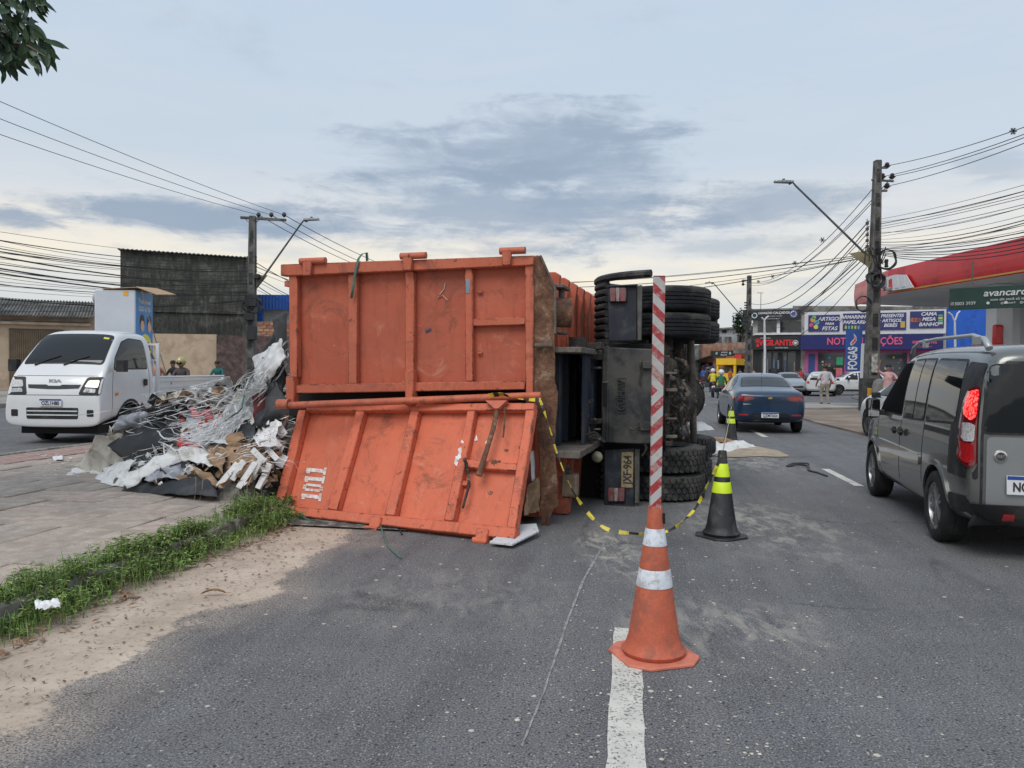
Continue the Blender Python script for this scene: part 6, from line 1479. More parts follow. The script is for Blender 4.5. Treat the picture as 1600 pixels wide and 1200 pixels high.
# two seed stalks
for k, (px, py, px2, py2) in enumerate(((303, 785, 306, 745), (311, 785, 317, 750))):
    a = G(px, py, .12); b = P(px2, py2, a.y); m_ = (a + b) / 2 + V((.01, 0, 0)); q = MB(); q.tube([a, m_, b], [.003, .003, .005], 4)
    tag(q.build('seed_stalk', mat('dry_stalk', (.30, .27, .16), .9)), 'thin dry grass stalk standing before the black tarpaulin, ' + ('left one' if k == 0 else 'right one'), 'stalk')
# ---- overhanging tree ------------------------------------------------
tr = thing('tree', 'dark green broad-leaved tree whose drooping leaves hang into the upper left corner', 'tree', (-6.2, 5.6, .1))
M_bark = mat('bark', (.12, .09, .07), .95, var=.4, scale=9, bump=.8, bscale=30); M_tl = [mat('tree_leaf%d' % i, c, .45, var=.25, scale=9, spec=.5) for i, c in enumerate([(.018, .045, .022), (.03, .07, .025), (.05, .095, .03)])]
def wl(p): return V(p) - V(tr.location)
q = MB(); q.tube([(0, 0, 0), (.05, .1, 1.2), (.3, .05, 2.6), (.9, -.1, 3.6), (1.6, -.2, 4.2)], [.16, .13, .11, .08, .05], 10); q.tube([(.3, .05, 2.6), (-.4, .3, 3.7), (-.8, .6, 4.8)], [.09, .06, .04], 8); q.build('trunk', M_bark, tr)
br = []
for pts in ([(-10, -60), (20, -8), (45, 40), (62, 80)], [(-60, -20), (-20, 30), (10, 62), (45, 72), (78, 92)], [(-40, 10), (-5, 50), (8, 90)], [(10, -60), (40, -30), (58, 5)], [(-80, 20), (-40, 60), (0, 85), (22, 95)], [(-30, -40), (0, 0), (18, 35), (30, 55)]):
    w_ = [P(a, b, 5.0 + random.uniform(-.25, .25)) for a, b in pts]; q = MB(); q.tube([V((1.6, -.2, 4.2))] + [wl(p) for p in w_], [.02] + [.006] * (len(w_) - 1) + [.002], 6); q.build('branch', M_bark, tr); br.append(w_)
lv = []
for i in range(3):
    q = MB(); vs = []
    for k in range(7):
        f = k / 6; w_ = .40 * sin(pi * f ** .8) ** .9 * .78; 
        for s in (-1, 0, 1): vs.append(V((s * w_ * .5, f, -.10 * f * f + abs(s) * .05)))
    q.add(vs, [(k * 3 + j, k * 3 + j + 1, k * 3 + 4 + j, k * 3 + 3 + j) for k in range(6) for j in range(2)]); lv.append(q.build('leaf', M_tl[i], tr, smooth=60))
random.seed(15); used = set()
for w_ in br:
    for k in range(62):
        f = random.uniform(.15, 1) * (len(w_) - 1); i = min(int(f), len(w_) - 2); p = w_[i].lerp(w_[i + 1], f - i) + V([random.gauss(0, .035) for _ in range(3)])
        if p.z > 4.4: continue
        j = random.choices((0, 1, 2), (5, 4, 1))[0]; d = V((random.gauss(.35, .5), random.gauss(0, .5), random.uniform(-1.3, -.35))).normalized(); tc_ = (CAMP - p).normalized(); xx = d.cross(tc_).normalized(); qd = Matrix((xx, d, xx.cross(d))).transposed().to_euler(); L = random.uniform(.08, .125)
        qd.rotate_axis('Y', random.gauss(0, .5))
        o = lv[j] if j not in used else inst(lv[j], (0, 0, 0)); used.add(j); o.location = wl(p); o.rotation_euler = qd; o.scale = (L, L, L)
q = [MB(), MB()]
random.seed(3)
for k in range(16):
    e = V((-.5 + 1.3 * cos(k * .9), .2 + 1.3 * sin(k * 1.3), 4.3 + .7 * sin(k * 2.1))); we = e + V(tr.location)
    if we.x / max(we.y, .1) > -.76: continue
    b_ = MB(); b_.tube([V((.3, .05, 2.6)), V((.1, .1, 3.6)).lerp(e, .35), e], [.05, .03, .008], 5); b_.build('branch', M_bark, tr)
for _ in range(11000):     # rest of the crown, beyond the frame
    p = V((random.gauss(0, .85), random.gauss(0, .85), 4.5 + random.gauss(0, .5))) + V((-.7, .3, 0))
    wp = p + V(tr.location)
    if wp.x / max(wp.y, .1) > -.74 and wp.z < 9: continue
    d = V((random.gauss(0, 1), random.gauss(0, 1), random.gauss(-.8, .5))).normalized(); s = d.cross(V((0, 0, 1))).normalized(); L = .13
    q[_ % 2].add([p, p + d * L * .5 + s * .028, p + d * L, p + d * L * .5 - s * .028], [(0, 1, 2, 3)])
for i, b in enumerate(q): b.build('crown', M_tl[i], tr, smooth=0)['kind'] = 'stuff'
# ================================================================== right-hand shops
M_wall = mat('pale_wall', (.42, .41, .39), .85, var=.2, scale=.8, dirt=((.14, .13, .12), .5, .7), bump=.2, bscale=8)
M_conc = mat('weathered_concrete', (.20, .19, .18), .9, var=.35, scale=.9, dirt=((.07, .07, .065), .55, .8), bump=.3, bscale=10)
M_shop_dk = mat('shop_black', (.014, .015, .018), .5, var=.2)
M_navy = mat('navy_sign', (.012, .016, .115), .45, var=.12, scale=1)
M_pink = mat('pink_frame', (.46, .09, .25), .55, var=.12, scale=2)
M_lred = mat('sign_red', (.62, .025, .03), .45, var=.05); M_lpink = mat('sign_pink', (.66, .10, .20), .45, var=.05)
M_lwhite = mat('sign_white', (.62, .62, .64), .5, var=.05)
M_gdark = mat('shop_glass', (.02, .024, .028), .06, var=0, spec=.9)
M_vio = mat('violet_banner', (.03, .032, .14), .5, var=.2, scale=1.2)
M_green_s = mat('green_sign', (.012, .045, .035), .4, var=.15, scale=1.5)
A = G(1176, 601.5); B = G(1478, 605)
A = V((1176 - 800, 0, 0)); 
def at(px, Y, z=0): d = pxdir(px, 590); return V((d.x / d.y * Y, Y, z))
F1 = Fr(at(1170, 74), at(1480, 67))
def fbox(fr, name, pr, n0, n1, m, par, bev=0, z0=None):
    q = MB(); fr.box(q, *pr, n0, n1)
    if z0 is not None:
        for v in q.v:
            if v.z < (max(k.z for k in q.v) + min(k.z for k in q.v)) / 2: v.z = z0
    return q.build(name, m, par, bevel=bev)
def ftext(fr, s, px, py, h, m, par, off, **k):
    """text centred at a pixel of the facade; h = cap height in photo pixels"""
    u, z = fr.uz(px, py, off); p = fr.a + fr.u * u + fr.n * off; s_ = h * p.y / FPX / .70
    return text(s, s_, m, (u, off - .02, z), (pi / 2, 0, 0), par, .012, **k)
def bthing(fr, name, label, cat='building'): return thing(name, label, cat, fr.a, fr.rz)
bv_ = bthing(F1, 'shop_building', 'two-storey black-fronted shop building with red letters on its lower sign')
fbox(F1, 'wall', (1176, 486, 1250.5, 600), 0, 9, M_wall, bv_, z0=0)
fbox(F1, 'roof', (1174, 482, 1252, 486.2), -.3, 9.2, M_conc, bv_)
fbox(F1, 'window', (1184, 502, 1214, 519), -.03, .05, M_gdark, bv_); fbox(F1, 'window', (1219, 502, 1253 - 1.5, 519), -.03, .05, M_gdark, bv_)
fbox(F1, 'window_post', (1213.7, 500, 1218.7, 521), -.12, -.035, M_lwhite, bv_)
sg = fbox(F1, 'upper_sign', (1172, 484.5, 1251, 500), -.5, -.35, M_shop_dk, bv_)
ftext(F1, 'OSVALDO CALÇADOS', 1209, 489, 3.4, M_lwhite, sg, -.52, bold=.01, sx=.95)
ftext(F1, 'ATACADO E VAREJO', 1211, 494, 1.6, M_lwhite, sg, -.52); ftext(F1, 'ACEITAMOS @cartoes', 1210, 498, 1.5, M_lwhite, sg, -.52)
def disc(fr, px, py, r, m, par, off, name='logo_disc', inner=None):
    u, z = fr.uz(px, py, off); R_ = r * (fr.a + fr.u * u).y / FPX; q = MB(); q.lathe([(0, -.03), (R_, -.03), (R_, 0), (0, 0)], 24, c=(u, off, z), axis='Y', cap=False); d = q.build(name, m, par)
    if inner: q = MB(); q.lathe([(R_ * .55, -.05), (R_ * .78, -.05), (R_ * .78, -.031), (R_ * .55, -.031)], 24, c=(u, off, z), axis='Y', cap=False); q.build('logo_ring', inner, par)
    return d
disc(F1, 1240, 490.5, 6, mat('logo_blue', (.10, .14, .35), .5), sg, -.5, inner=M_lwhite); disc(F1, 1179, 493, 5.5, M_green_s, sg, -.5, inner=M_lwhite)
fbox(F1, 'ledge', (1178, 520.5, 1252, 523), -.7, -.01, M_lwhite, bv_)
sg = fbox(F1, 'lower_sign', (1174, 524, 1250, 546), -.6, -.2, M_shop_dk, bv_)
ftext(F1, 'VIGILANTE', 1212, 536, 8.5, M_lred, sg, -.62, bold=.03, sx=.88, sp=.95); ftext(F1, 'ARTIGOS DO', 1196, 528.5, 1.8, M_lwhite, sg, -.62); ftext(F1, '(92) 99235-4076', 1221, 543.5, 2, M_lwhite, sg, -.62)
disc(F1, 1184, 533, 4.2, M_lred, sg, -.61, inner=M_shop_dk); fbox(F1, 'logo_stem', (1182, 538, 1186, 542), -.65, -.61, M_lred, sg); disc(F1, 1243, 535.5, 4.2, M_lwhite, sg, -.61, inner=M_shop_dk)
for (a, b) in ((1190, 1205), (1208, 1218), (1219.5, 1229), (1231, 1243)): w_ = fbox(F1, 'shop_window', (a, 551, b, 588), -.04, .05, M_gdark, bv_); fbox(F1, 'window_frame', (a - 1, 549, b + 1, 550.8), -.09, .02, M_conc, w_)
fbox(F1, 'shop_front', (1176, 546.5, 1250, 600), -.03, -.005, M_shop_dk, bv_, z0=0)
random.seed(12)
for k in range(10): x = random.uniform(1191, 1241); fbox(F1, 'display_item', (x, random.uniform(556, 566), x + random.uniform(1.5, 3), random.uniform(575, 586)), -.10, -.045, mat('disp%d' % (k % 3), [(.16, .17, .2), (.2, .15, .12), (.08, .12, .2)][k % 3], .7), bv_)
# blue and pink store
bn = bthing(F1, 'shop_building', 'blue and pink variety store with three purple banners above its long navy sign')
fbox(F1, 'wall', (1251.2, 489, 1478, 604), .1, 9, M_wall, bn, z0=0)
q = MB(); u0, z0_ = F1.uz(1238, 480, 0); u1, _ = F1.uz(1480, 480, 0); zt = F1.uz(1250, 477, 0)[1]; zr = F1.uz(1470, 492, 2)[1]
q.prism([(u0, .4, F1.uz(1252, 493)[1]), (u0, 9, F1.uz(1252, 493)[1]), (u0, 9, zt + .35), (u0, .4, zt)], (u1 - u0, 0, -.0)); 
for v in q.v:
    if v.x > (u0 + u1) / 2: v.z -= .4
q.build('roof', M_conc, bn)
fbox(F1, 'banner_surround', (1257, 485.5, 1478, 522), -.10, .09, M_lwhite, bn)
bans = [(1263, 1312, 491, 519), (1317, 1358, 487, 518), (1376, 1415, 486, 516), (1422, 1474, 484, 513)]
fbox(F1, 'banner', (1263, 492, 1312, 517.5), -.2, -.11, M_vio, bn); fbox(F1, 'banner', (1317, 489, 1416, 515.5), -.2, -.11, M_vio, bn); fbox(F1, 'banner', (1422, 486, 1475, 512.5), -.2, -.11, M_vio, bn)
it = dict(shear=.25, bold=.012)
ftext(F1, 'ARTIGOS', 1296, 498.5, 5.6, M_lwhite, bn, -.2, **it); ftext(F1, 'PARA', 1296, 506, 3.6, M_lwhite, bn, -.2, **it); ftext(F1, 'FSTAS', 1296, 513.5, 5.8, M_lwhite, bn, -.2, **it)
ftext(F1, 'ARMARINHO', 1336, 495.5, 5.2, M_lwhite, bn, -.2, **it, sx=.93); ftext(F1, 'PAPELARIA', 1336, 503.7, 5.2, M_lwhite, bn, -.2, **it, sx=.95)
ftext(F1, '· PRESENTES', 1392, 493.5, 5.0, M_lwhite, bn, -.2, **it, sx=.9); ftext(F1, '· ARTIGOS', 1391, 501, 5.0, M_lwhite, bn, -.2, **it, sx=.9); ftext(F1, 'BEBÊS', 1391, 508.5, 5.0, M_lwhite, bn, -.2, **it)
for s_, y in (('CAMA', 490.7), ('MESA', 498.7), ('BANHO', 507)): ftext(F1, s_, 1451, y, 5.4, M_lwhite, bn, -.2, **it)
for k, (x, y, r, c) in enumerate([(1270, 500, 3.6, (.6, .3, .05)), (1276, 504, 3.8, (.1, .35, .4)), (1268, 508, 3.4, (.5, .08, .2)), (1275, 511, 3.3, (.55, .5, .08)), (1272, 496, 3, (.1, .4, .15))]): disc(F1, x, y, r, mat('ball%d' % k, c, .5), bn, -.2, 'printed_shape')
fbox(F1, 'printed_shape', (1407, 502, 1414, 512), -.23, -.205, mat('gift_gold', (.5, .36, .08), .5), bn)
for k, (y, c) in enumerate([(493, (.08, .3, .3)), (497, (.5, .5, .1)), (501, (.1, .4, .2)), (505, (.5, .5, .5))]): fbox(F1, 'printed_shape', (1466, y - 1.6, 1473, y + 1.6), -.23, -.205, mat('towel%d' % k, c, .6), bn)
for k, (x, c) in enumerate([(1426, (.35, .1, .1)), (1431, (.3, .12, .06)), (1436, (.2, .06, .08))]): disc(F1, x, 500, 3.5, mat('flo%d' % k, c, .6), bn, -.2, 'printed_shape')
for k in range(5): fbox(F1, 'printed_shape', (1320 + k * 5, 509, 1323 + k * 5, 514), -.23, -.205, mat('pen%d' % (k % 3), [(.45, .45, .1), (.1, .35, .4), (.3, .45, .1)][k % 3], .6), bn)
sg = fbox(F1, 'long_sign', (1250.5, 522.5, 1474, 546), -.9, -.3, M_navy, bn)
ftext(F1, 'NOTÁVEL OPÇÕES', 1350, 533.5, 11, M_lpink, sg, -.92, bold=.018, sx=.80)
ftext(F1, '98157-5995', 1447, 535, 4.6, M_lpink, sg, -.92, bold=.01, sx=.95); ftext(F1, '@notavelopcoes', 1443, 541.5, 2.4, M_lpink, sg, -.92); disc(F1, 1428, 535, 2.6, M_lpink, sg, -.9, inner=M_navy)
fbox(F1, 'shop_front', (1257, 546.5, 1474, 604), .01, .09, M_pink, bn, z0=0)
for (a, b, c, m) in ((1263, 1273, 553, mat('blue_door', (.02, .06, .2), .5)), (1278, 1319, 551, M_gdark), (1374, 1417, 551, M_gdark), (1421, 1470, 552, M_gdark)): w_ = fbox(F1, 'shop_window', (a, c, b, 590), -.05, .008, m, bn); fbox(F1, 'window_sill', (a - 1, 590.4, b + 1, 592), -.15, .008, M_lwhite, w_)
for k in range(26):
    x = random.uniform(1283, 1312) if k < 12 else (random.uniform(1381, 1409) if k < 20 else random.uniform(1423, 1466)); y = random.uniform(556, 584)
    fbox(F1, 'display_item', (x, y, x + random.uniform(1.5, 4.5), y + random.uniform(1.5, 4)), -.16, -.055, mat('goods%d' % (k % 6), [(.35, .08, .12), (.08, .22, .3), (.4, .4, .42), (.4, .3, .08), (.08, .25, .14), (.2, .1, .3)][k % 6], .6), bn)
fbox(F1, 'hung_cloth', (1307, 558, 1317, 570), -.5, -.42, mat('green_towel', (.03, .28, .14), .7), bn); fbox(F1, 'hung_cloth', (1306, 575, 1316, 590), -.5, -.42, mat('pink_towel', (.5, .12, .16), .7), bn)
# blue wall behind the fuel station
F2 = Fr(at(1480, 80), at(1760, 78)); bb = bthing(F2, 'blue_building', 'plain bright blue painted building behind the fuel station canopy')
M_bl = mat('bright_blue_wall', (.018, .11, .52), .6, var=.12, scale=.5, dirt=((.02, .07, .3), .4, .5))
fbox(F2, 'wall', (1481, 470, 1760, 600), 0, 8, M_bl, bb, z0=0); fbox(F2, 'lower_band', (1560, 531, 1760, 600), -.3, -.02, M_lwhite, bb, z0=0); fbox(F2, 'blue_awning', (1570, 520, 1760, 531), -1.2, -.31, M_bl, bb)
fbox(F2, 'roof', (1479, 466, 1762, 470), -.4, 8.4, M_conc, bb)
# ---- far left of the right street: kiosk, awnings, brick and white buildings
F3 = Fr(at(1090, 92), at(1176, 84)); M_brick = mat('far_brick', (.30, .14, .085), .9, var=.35, scale=3, dirt=((.36, .30, .26), .45, 1.2), bump=.3)
b3 = bthing(F3, 'white_building', 'white two-storey building with two small openings beyond the street pole')
fbox(F3, 'wall', (1114, 513, 1176, 600), 3, 12, mat('white_far', (.45, .47, .49), .85, var=.15, scale=.4, dirt=((.2, .2, .2), .4, .6)), b3, z0=0); fbox(F3, 'roof', (1112, 511, 1178, 513.5), 2.6, 12.3, M_conc, b3)
for x in (1128, 1149): fbox(F3, 'window', (x, 516, x + 6, 520), 2.9, 3.05, M_dk, b3)
for x in (1121, 1130, 1136, 1152, 1160): fbox(F3, 'rooftop_stub', (x, 524 + (x % 3), x + 3, 537), 2.2, 2.6, M_conc, b3)
b4 = bthing(F3, 'brick_shops', 'low row of brick shops under awnings beside the yellow kiosk')
fbox(F3, 'wall', (1092, 536, 1168, 600), 0, 2.5, M_brick, b4, z0=0)
for x0, x1, y0, y1, m in ((1110, 1146, 548, 557, M_shop_dk), (1135, 1147, 555, 560, mat('food_red', (.4, .12, .08), .6)), (1148, 1158, 554, 561, M_lred), (1146, 1168, 545, 552, M_conc)): fbox(F3, 'shop_sign', (x0, y0, x1, y1), -.6, -.4, m, b4)
ftext(F3, 'SACOLÃO', 1132, 550.7, 2.2, M_lwhite, b4, -.62); ftext(F3, 'Nova Era', 1131, 554.5, 2.6, M_lwhite, b4, -.62, shear=.3)
for x in (1120, 1141): disc(F3, x, 552, 2.4, mat('far_leaf_logo', (.25, .42, .35), .5), b4, -.6)
q = MB(); u0, z0_ = F3.uz(1088, 562, -.2); u1, z1_ = F3.uz(1114, 552, -.2); q.prism([(u0, -3., z0_ - .8), (u0, -.05, z0_), (u0, -.05, z0_ + .1), (u0, -3., z0_ - .7)], (u1 - u0, 0, .5)); q.build('awning', M_shop_dk, b4)
q = MB(); u0, z0_ = F3.uz(1148, 565, -.2); u1, z1_ = F3.uz(1168, 562, -.2); q.prism([(u0, -2.5, z0_ - .5), (u0, -.05, z0_), (u0, -.05, z0_ + .1), (u0, -2.5, z0_ - .4)], (u1 - u0, 0, .1)); q.build('awning', M_lwhite, b4)
for (a, b) in ((1094, 1104), (1106, 1113), (1150, 1163)): fbox(F3, 'opening', (a, 566, b, 588), -.05, -.005, M_dk, b4)
for k in range(14):
    x = random.uniform(1093, 1112); y = random.uniform(565, 584); fbox(F3, 'display_item', (x, y, x + random.uniform(1, 3), y + random.uniform(2, 6)), -.5, -.1, mat('stall%d' % (k % 4), [(.04, .10, .4), (.3, .08, .06), (.35, .35, .38), (.06, .15, .3)][k % 4], .7), b4)
F4 = Fr(at(1119, 70), at(1151, 69)); kk_ = bthing(F4, 'yellow_kiosk', 'small bright yellow kiosk with an open counter beyond the blue sedan', 'kiosk')
M_yk = mat('kiosk_yellow', (.78, .46, .02), .5, var=.08)
fbox(F4, 'roof_panel', (1119, 560, 1150, 570), -.2, 2.5, M_yk, kk_); fbox(F4, 'counter', (1120, 583, 1149.5, 603), -.1, .2, M_yk, kk_, z0=0)
for a in (1119.3, 1146): fbox(F4, 'post', (a, 570.2, a + 3, 603), -.15, .15, M_yk, kk_, z0=0)
fbox(F4, 'back_wall', (1121, 570, 1149, 603), 2.2, 2.4, mat('kiosk_inner', (.25, .14, .04), .7), kk_, z0=0); fbox(F4, 'shelf', (1124, 575, 1146, 583), 1.8, 2.1, mat('kiosk_goods', (.2, .16, .13), .8, var=.5, scale=8), kk_)
fbox(F3, 'side_wall', (1040, 540, 1091, 600), -.5, 8, M_conc, b4, z0=0)

# ---- fuel station canopy ------------------------------------------
cn = [V((18.6, 17.5, 0)), V((17.75, 27, 0)), V((16.85, 34.6, 0)), V((17.6, 39.6, 0)), V((32, 43, 0)), V((34, 17.5, 0))]
st = thing('fuel_station_canopy', 'fuel station canopy with a curved red fascia and grey underside on the right', 'canopy', cn[2])
M_redf = mat('fascia_red', (.52, .012, .020), .35, var=.12, scale=.6, coat=.4, dirt=((.32, .012, .015), .4, .4)); M_soff = mat('soffit_grey', (.66, .66, .67), .7, var=.08, scale=.5)
def cl(p, z): return (p.x - cn[2].x, p.y - cn[2].y, z)
q = MB(); q.prism([cl(p, 5.02) for p in cn], (0, 0, .10)); q.build('soffit', M_soff, st)
q = MB(); q.prism([cl(p.lerp(V((26, 30, 0)), .03), 5.125) for p in cn], (0, 0, 1.0)); q.build('canopy_roof', M_soff, st)
# curved fascia: wave profile that rises towards the camera
def fascia(name, i0, i1, zb0, zb1, zt0, zt1, m, off, n=10, bulge=.05):
    q = MB(); vs = []
    a, b = cn[i0], cn[i1]; d = (b - a).normalized(); nn_ = V((-d.y, d.x, 0));
    if nn_.dot(V((26, 30, 0)) - a) > 0: nn_ = -nn_
    for i in range(n + 1):
        f = i / n; p = a.lerp(b, f)
        for j in range(7):
            g = j / 6; z = (zb0 * (1 - f) + zb1 * f) * (1 - g) + (zt0 * (1 - f) + zt1 * f) * g; pp = p + nn_ * (off + bulge * sin(g * pi)); vs.append((pp.x - cn[2].x, pp.y - cn[2].y, z))
    q.add(vs, [(i * 7 + j, i * 7 + j + 1, (i + 1) * 7 + j + 1, (i + 1) * 7 + j) for i in range(n) for j in range(6)]); return q.build(name, m, st, smooth=50)
fascia('red_fascia', 0, 1, 5.0, 5.0, 6.35, 6.25, M_redf, .02); fascia('red_fascia', 1, 2, 5.0, 5.0, 6.25, 6.1, M_redf, .02); fascia('red_fascia', 2, 3, 5.0, 4.9, 6.1, 6.0, M_redf, .02)
fascia('yellow_line', 0, 1, 5.05, 5.05, 5.11, 5.11, mat('line_gold', (.45, .28, .05), .5), .06, bulge=0); fascia('yellow_line', 1, 2, 5.05, 5.05, 5.11, 5.11, MC['line_gold'], .06, bulge=0)
fascia('grey_end', 3, 4, 5.0, 5.0, 6.0, 6.0, M_soff, .02, bulge=0)
q = MB(); a, b = cn[1], cn[2]
def cpt(f, z, o=.16): p = a.lerp(b, f) + V((-.99, -.1, 0)) * o; return (p.x - cn[2].x, p.y - cn[2].y, z)
q.prism([cpt(.73, 5.1), cpt(.99, 5.12), cpt(.99, 5.75), cpt(.90, 5.80), cpt(.80, 5.7)], (-.03, 0, 0)); lg = q.build('logo_panel', M_lwhite, st)
for f in (.80, .86, .92): q = MB(); q.prism([cpt(f, 5.2, .195), cpt(f + .035, 5.2, .195), cpt(f + .035, 5.6, .195), cpt(f + .01, 5.66, .195)], (-.02, 0, 0)); q.build('logo_bar', M_redf if f == .92 else M_soff, lg)
for (x, y) in ((19.2, 30.4), (24.5, 37), (29, 26), (29, 38)):
    q = MB(); q.b2((x - cn[2].x - .33, y - cn[2].y - .33, 0), (x - cn[2].x + .33, y - cn[2].y + .33, 5.01)); q.build('column', M_soff, st, bevel=.02)
px_ = at(1558, 25.1); q = MB(); a = P(1552, 540, 29.9); b = P(1569, 507, 29.9); q.b2((a.x, 29.85, a.z), (b.x, 30.06, b.z)); tag(q.build('extinguisher_cover', M_redf, bevel=.10, seg=4), 'red fire extinguisher cover fixed to the grey canopy column above the van roof', 'extinguisher cover')
F5 = Fr(P(1483, 480, 24.5), P(1660, 480, 22.5)); sgb = thing('hanging_sign', 'dark green board with white lettering hanging under the red canopy', 'sign', F5.a, F5.rz)
fbox(F5, 'board', (1483, 446, 1660, 481), 0, .12, M_green_s, sgb, bev=.01)
ftext(F5, 'avancard', 1570, 457, 10.5, M_lwhite, sgb, 0, shear=.2, bold=.004, sx=1.08); ftext(F5, 'com ele você só tem a ganhar', 1590, 466.5, 4.2, M_lwhite, sgb, 0); ftext(F5, '3003 3939', 1508, 474.5, 5, M_lwhite, sgb, 0, sx=.95); ftext(F5, '@avancard     @avancard', 1590, 472.5, 3, M_lwhite, sgb, 0)
disc(F5, 1488, 475, 2.6, M_lwhite, sgb, 0, inner=M_green_s); disc(F5, 1544, 473.5, 2.2, M_lwhite, sgb, 0); disc(F5, 1572, 472.6, 2.2, M_lwhite, sgb, 0)
for u in (.6, 3.0): q = MB(); q.b2((u, .04, F5.uz(1500, 446)[1]), (u + .04, .08, 5.02)); q.build('hanger', M_greyst, sgb)
# totem and its white post
F6 = Fr(at(1320, 30.5), at(1347, 30.2)); tt = thing('totem_banner', 'tall blue banner with white vertical lettering and a red flame, on a white post', 'banner', F6.a, F6.rz)
M_bb = mat('banner_blue', (.018, .075, .30), .45, var=.08)
fbox(F6, 'banner_panel', (1321, 515, 1347, 580), 0, .08, M_bb, tt, bev=.01)
q = MB(); a = LYp = F6.uz(1345.5, 515); b = F6.uz(1344, 640); q.prism([(b[0] - .055, -.02, 0), (b[0] + .055, -.02, 0), (F6.uz(1350, 537)[0] + .02, -.02, F6.uz(1350, 537)[1]), (F6.uz(1350, 537)[0] - .09, -.02, F6.uz(1350, 537)[1])], (0, -.08, 0)); q.build('post', M_lwhite, tt)
u, z = F6.uz(1333, 560, 0); text('FOGAS', .46, M_lwhite, (u, -.02, z), Matrix.Rotation(-pi / 2, 3, 'Y') @ Matrix.Rotation(pi / 2, 3, 'X'), tt, .006, .014, sx=.62)
def flame(pts, m, nm, off):
    q = MB(); q.prism([(F6.uz(x, y)[0], off, F6.uz(x, y)[1]) for x, y in pts], (0, -.012, 0)); q.build(nm, m, tt)
flame([(1334, 521), (1338, 526), (1338.5, 532), (1335, 537), (1330, 540), (1328, 537), (1331, 533), (1335, 529)], M_lwhite, 'flame_outline', -.001)
flame([(1334.6, 523.5), (1337, 527), (1337.3, 532), (1334, 536), (1330.6, 538), (1330, 536.5), (1333, 533), (1336, 529)], M_lred, 'flame', -.014)
flame([(1330, 543), (1334, 541), (1333, 544)], M_lwhite, 'flame_tail', -.001)

# ================================================================== poles, lamps, wires
M_cpole = mat('concrete_pole', (.13, .125, .115), .9, var=.35, scale=3, dirt=((.05, .048, .045), .5, 2), bump=.4, bscale=20)
M_insu = mat('insulator', (.06, .045, .04), .35, var=.2); M_cable = mat('cable_black', (.030, .030, .033), .7, var=0)
M_galv = mat('galvanised_arm', (.13, .14, .15), .55, metal=.4, var=.2)
def pole(label, px, Y, ztop, w0, w1, lean=0):
    p = at(px, Y); t_ = thing('utility_pole', label, 'utility pole', p)
    q = MB()
    for s in (-1, 1): q.prism([(s * w0 / 2, -w0 / 2, 0), (s * w0 / 2, w0 / 2, 0), (s * w0 * .28, w0 / 2, 0), (s * w0 * .28, -w0 / 2, 0)], (0, 0, .01)); 
    q = MB(); q.add([(sx * (w0 if z == 0 else w1) / 2 + (lean if z else 0), sy * (w0 if z == 0 else w1) / 2, z) for z in (0, ztop) for sx, sy in ((-1, -1), (1, -1), (1, 1), (-1, 1))], [(3, 2, 1, 0), (4, 5, 6, 7), (0, 1, 5, 4), (1, 2, 6, 5), (2, 3, 7, 6), (3, 0, 4, 7)])
    b = q.build('shaft', M_cpole, t_, bevel=.02)
    n = int(ztop / .9)
    for k in range(n): z = .5 + k * .9; ww = w0 + (w1 - w0) * z / ztop; q = MB(); q.b2((-ww * .25 + lean * z / ztop, -ww / 2 - .006, z), (ww * .25 + lean * z / ztop, -ww / 2 - .001, z + .5)); q.build('recess_shade', M_blk, b)  # black panels on the face, painted as the shade of recesses
    return t_
def lamp(par, p0, p1, p2_, label=None):
    q = MB(); q.tube([p0, p1, p1.lerp(p2_, .45) + V((0, 0, .10)), p2_], [.045, .035, .032, .03], 8); a = q.build('lamp_arm', M_galv, par)
    d = (p2_ - p1); d.z = 0; d.normalize(); s = V((-d.y, d.x, 0)); c = p2_ + d * .25
    q = MB(); q.prism([c - d * .38 - s * .12 + V((0, 0, .05)), c + d * .38 - s * .10 + V((0, 0, .0)), c + d * .38 + s * .10 + V((0, 0, .0)), c - d * .38 + s * .12 + V((0, 0, .05))], (0, 0, .09)); h = q.build('lamp_head', M_alloy, a, bevel=.02)
    q = MB(); q.cyl(c + V((0, 0, .10)), c + V((0, 0, .18)), .05, n=8); q.build('photocell', mat('photocell', (.05, .15, .16), .5), a)
# main right pole
Ym = 29.0; mp = pole('nearest right utility pole with street lamp, coiled cables and a yellow square', 1361, Ym, 9.45, .48, .24, .10)
base = at(1361, Ym)
def lp(px, py, Y, b): p = P(px, py, Y); return p - V((b.x, b.y, 0))
lamp(mp, lp(1368, 412, Ym, base), lp(1243, 290, Ym - .6, base), lp(1233, 288, Ym - .7, base))
q = MB(); q.prism([lp(1372, 388, Ym - .1, base), lp(1358, 418, Ym - .1, base), lp(1327, 396, Ym - .1, base)], (0, .03, 0)); q.build('arm_bracket', mat('old_yellow_bracket', (.22, .19, .11), .8, var=.3), mp)
for (x0, y0, x1, y1) in ((1372, 262, 1386, 262), (1366, 281, 1396, 283), (1371, 298, 1386, 298)):
    q = MB(); q.cyl(lp(x0 - 4, y0, Ym, base), lp(x1, y1, Ym, base), .045, n=6); q.build('cross_bar', M_galv, mp)
for (x, y) in ((1386, 259), (1379, 276), (1394, 276), (1386, 291)):
    c = lp(x, y, Ym, base); q = MB(); q.lathe([(0, -.10), (.03, -.10), (.12, -.02), (.13, .0), (.06, .03), (.09, .06), (.05, .12), (0, .13)], 12, c=c, cap=False); q.build('insulator', M_insu, mp)
for k in range(5):
    c = lp(1355, 349 + k * 9, Ym, base); q = MB(); q.cyl(c - V((0, 0, .05)), c + V((0, 0, .05)), .06, n=8); q.build('spool_insulator', M_insu, mp)
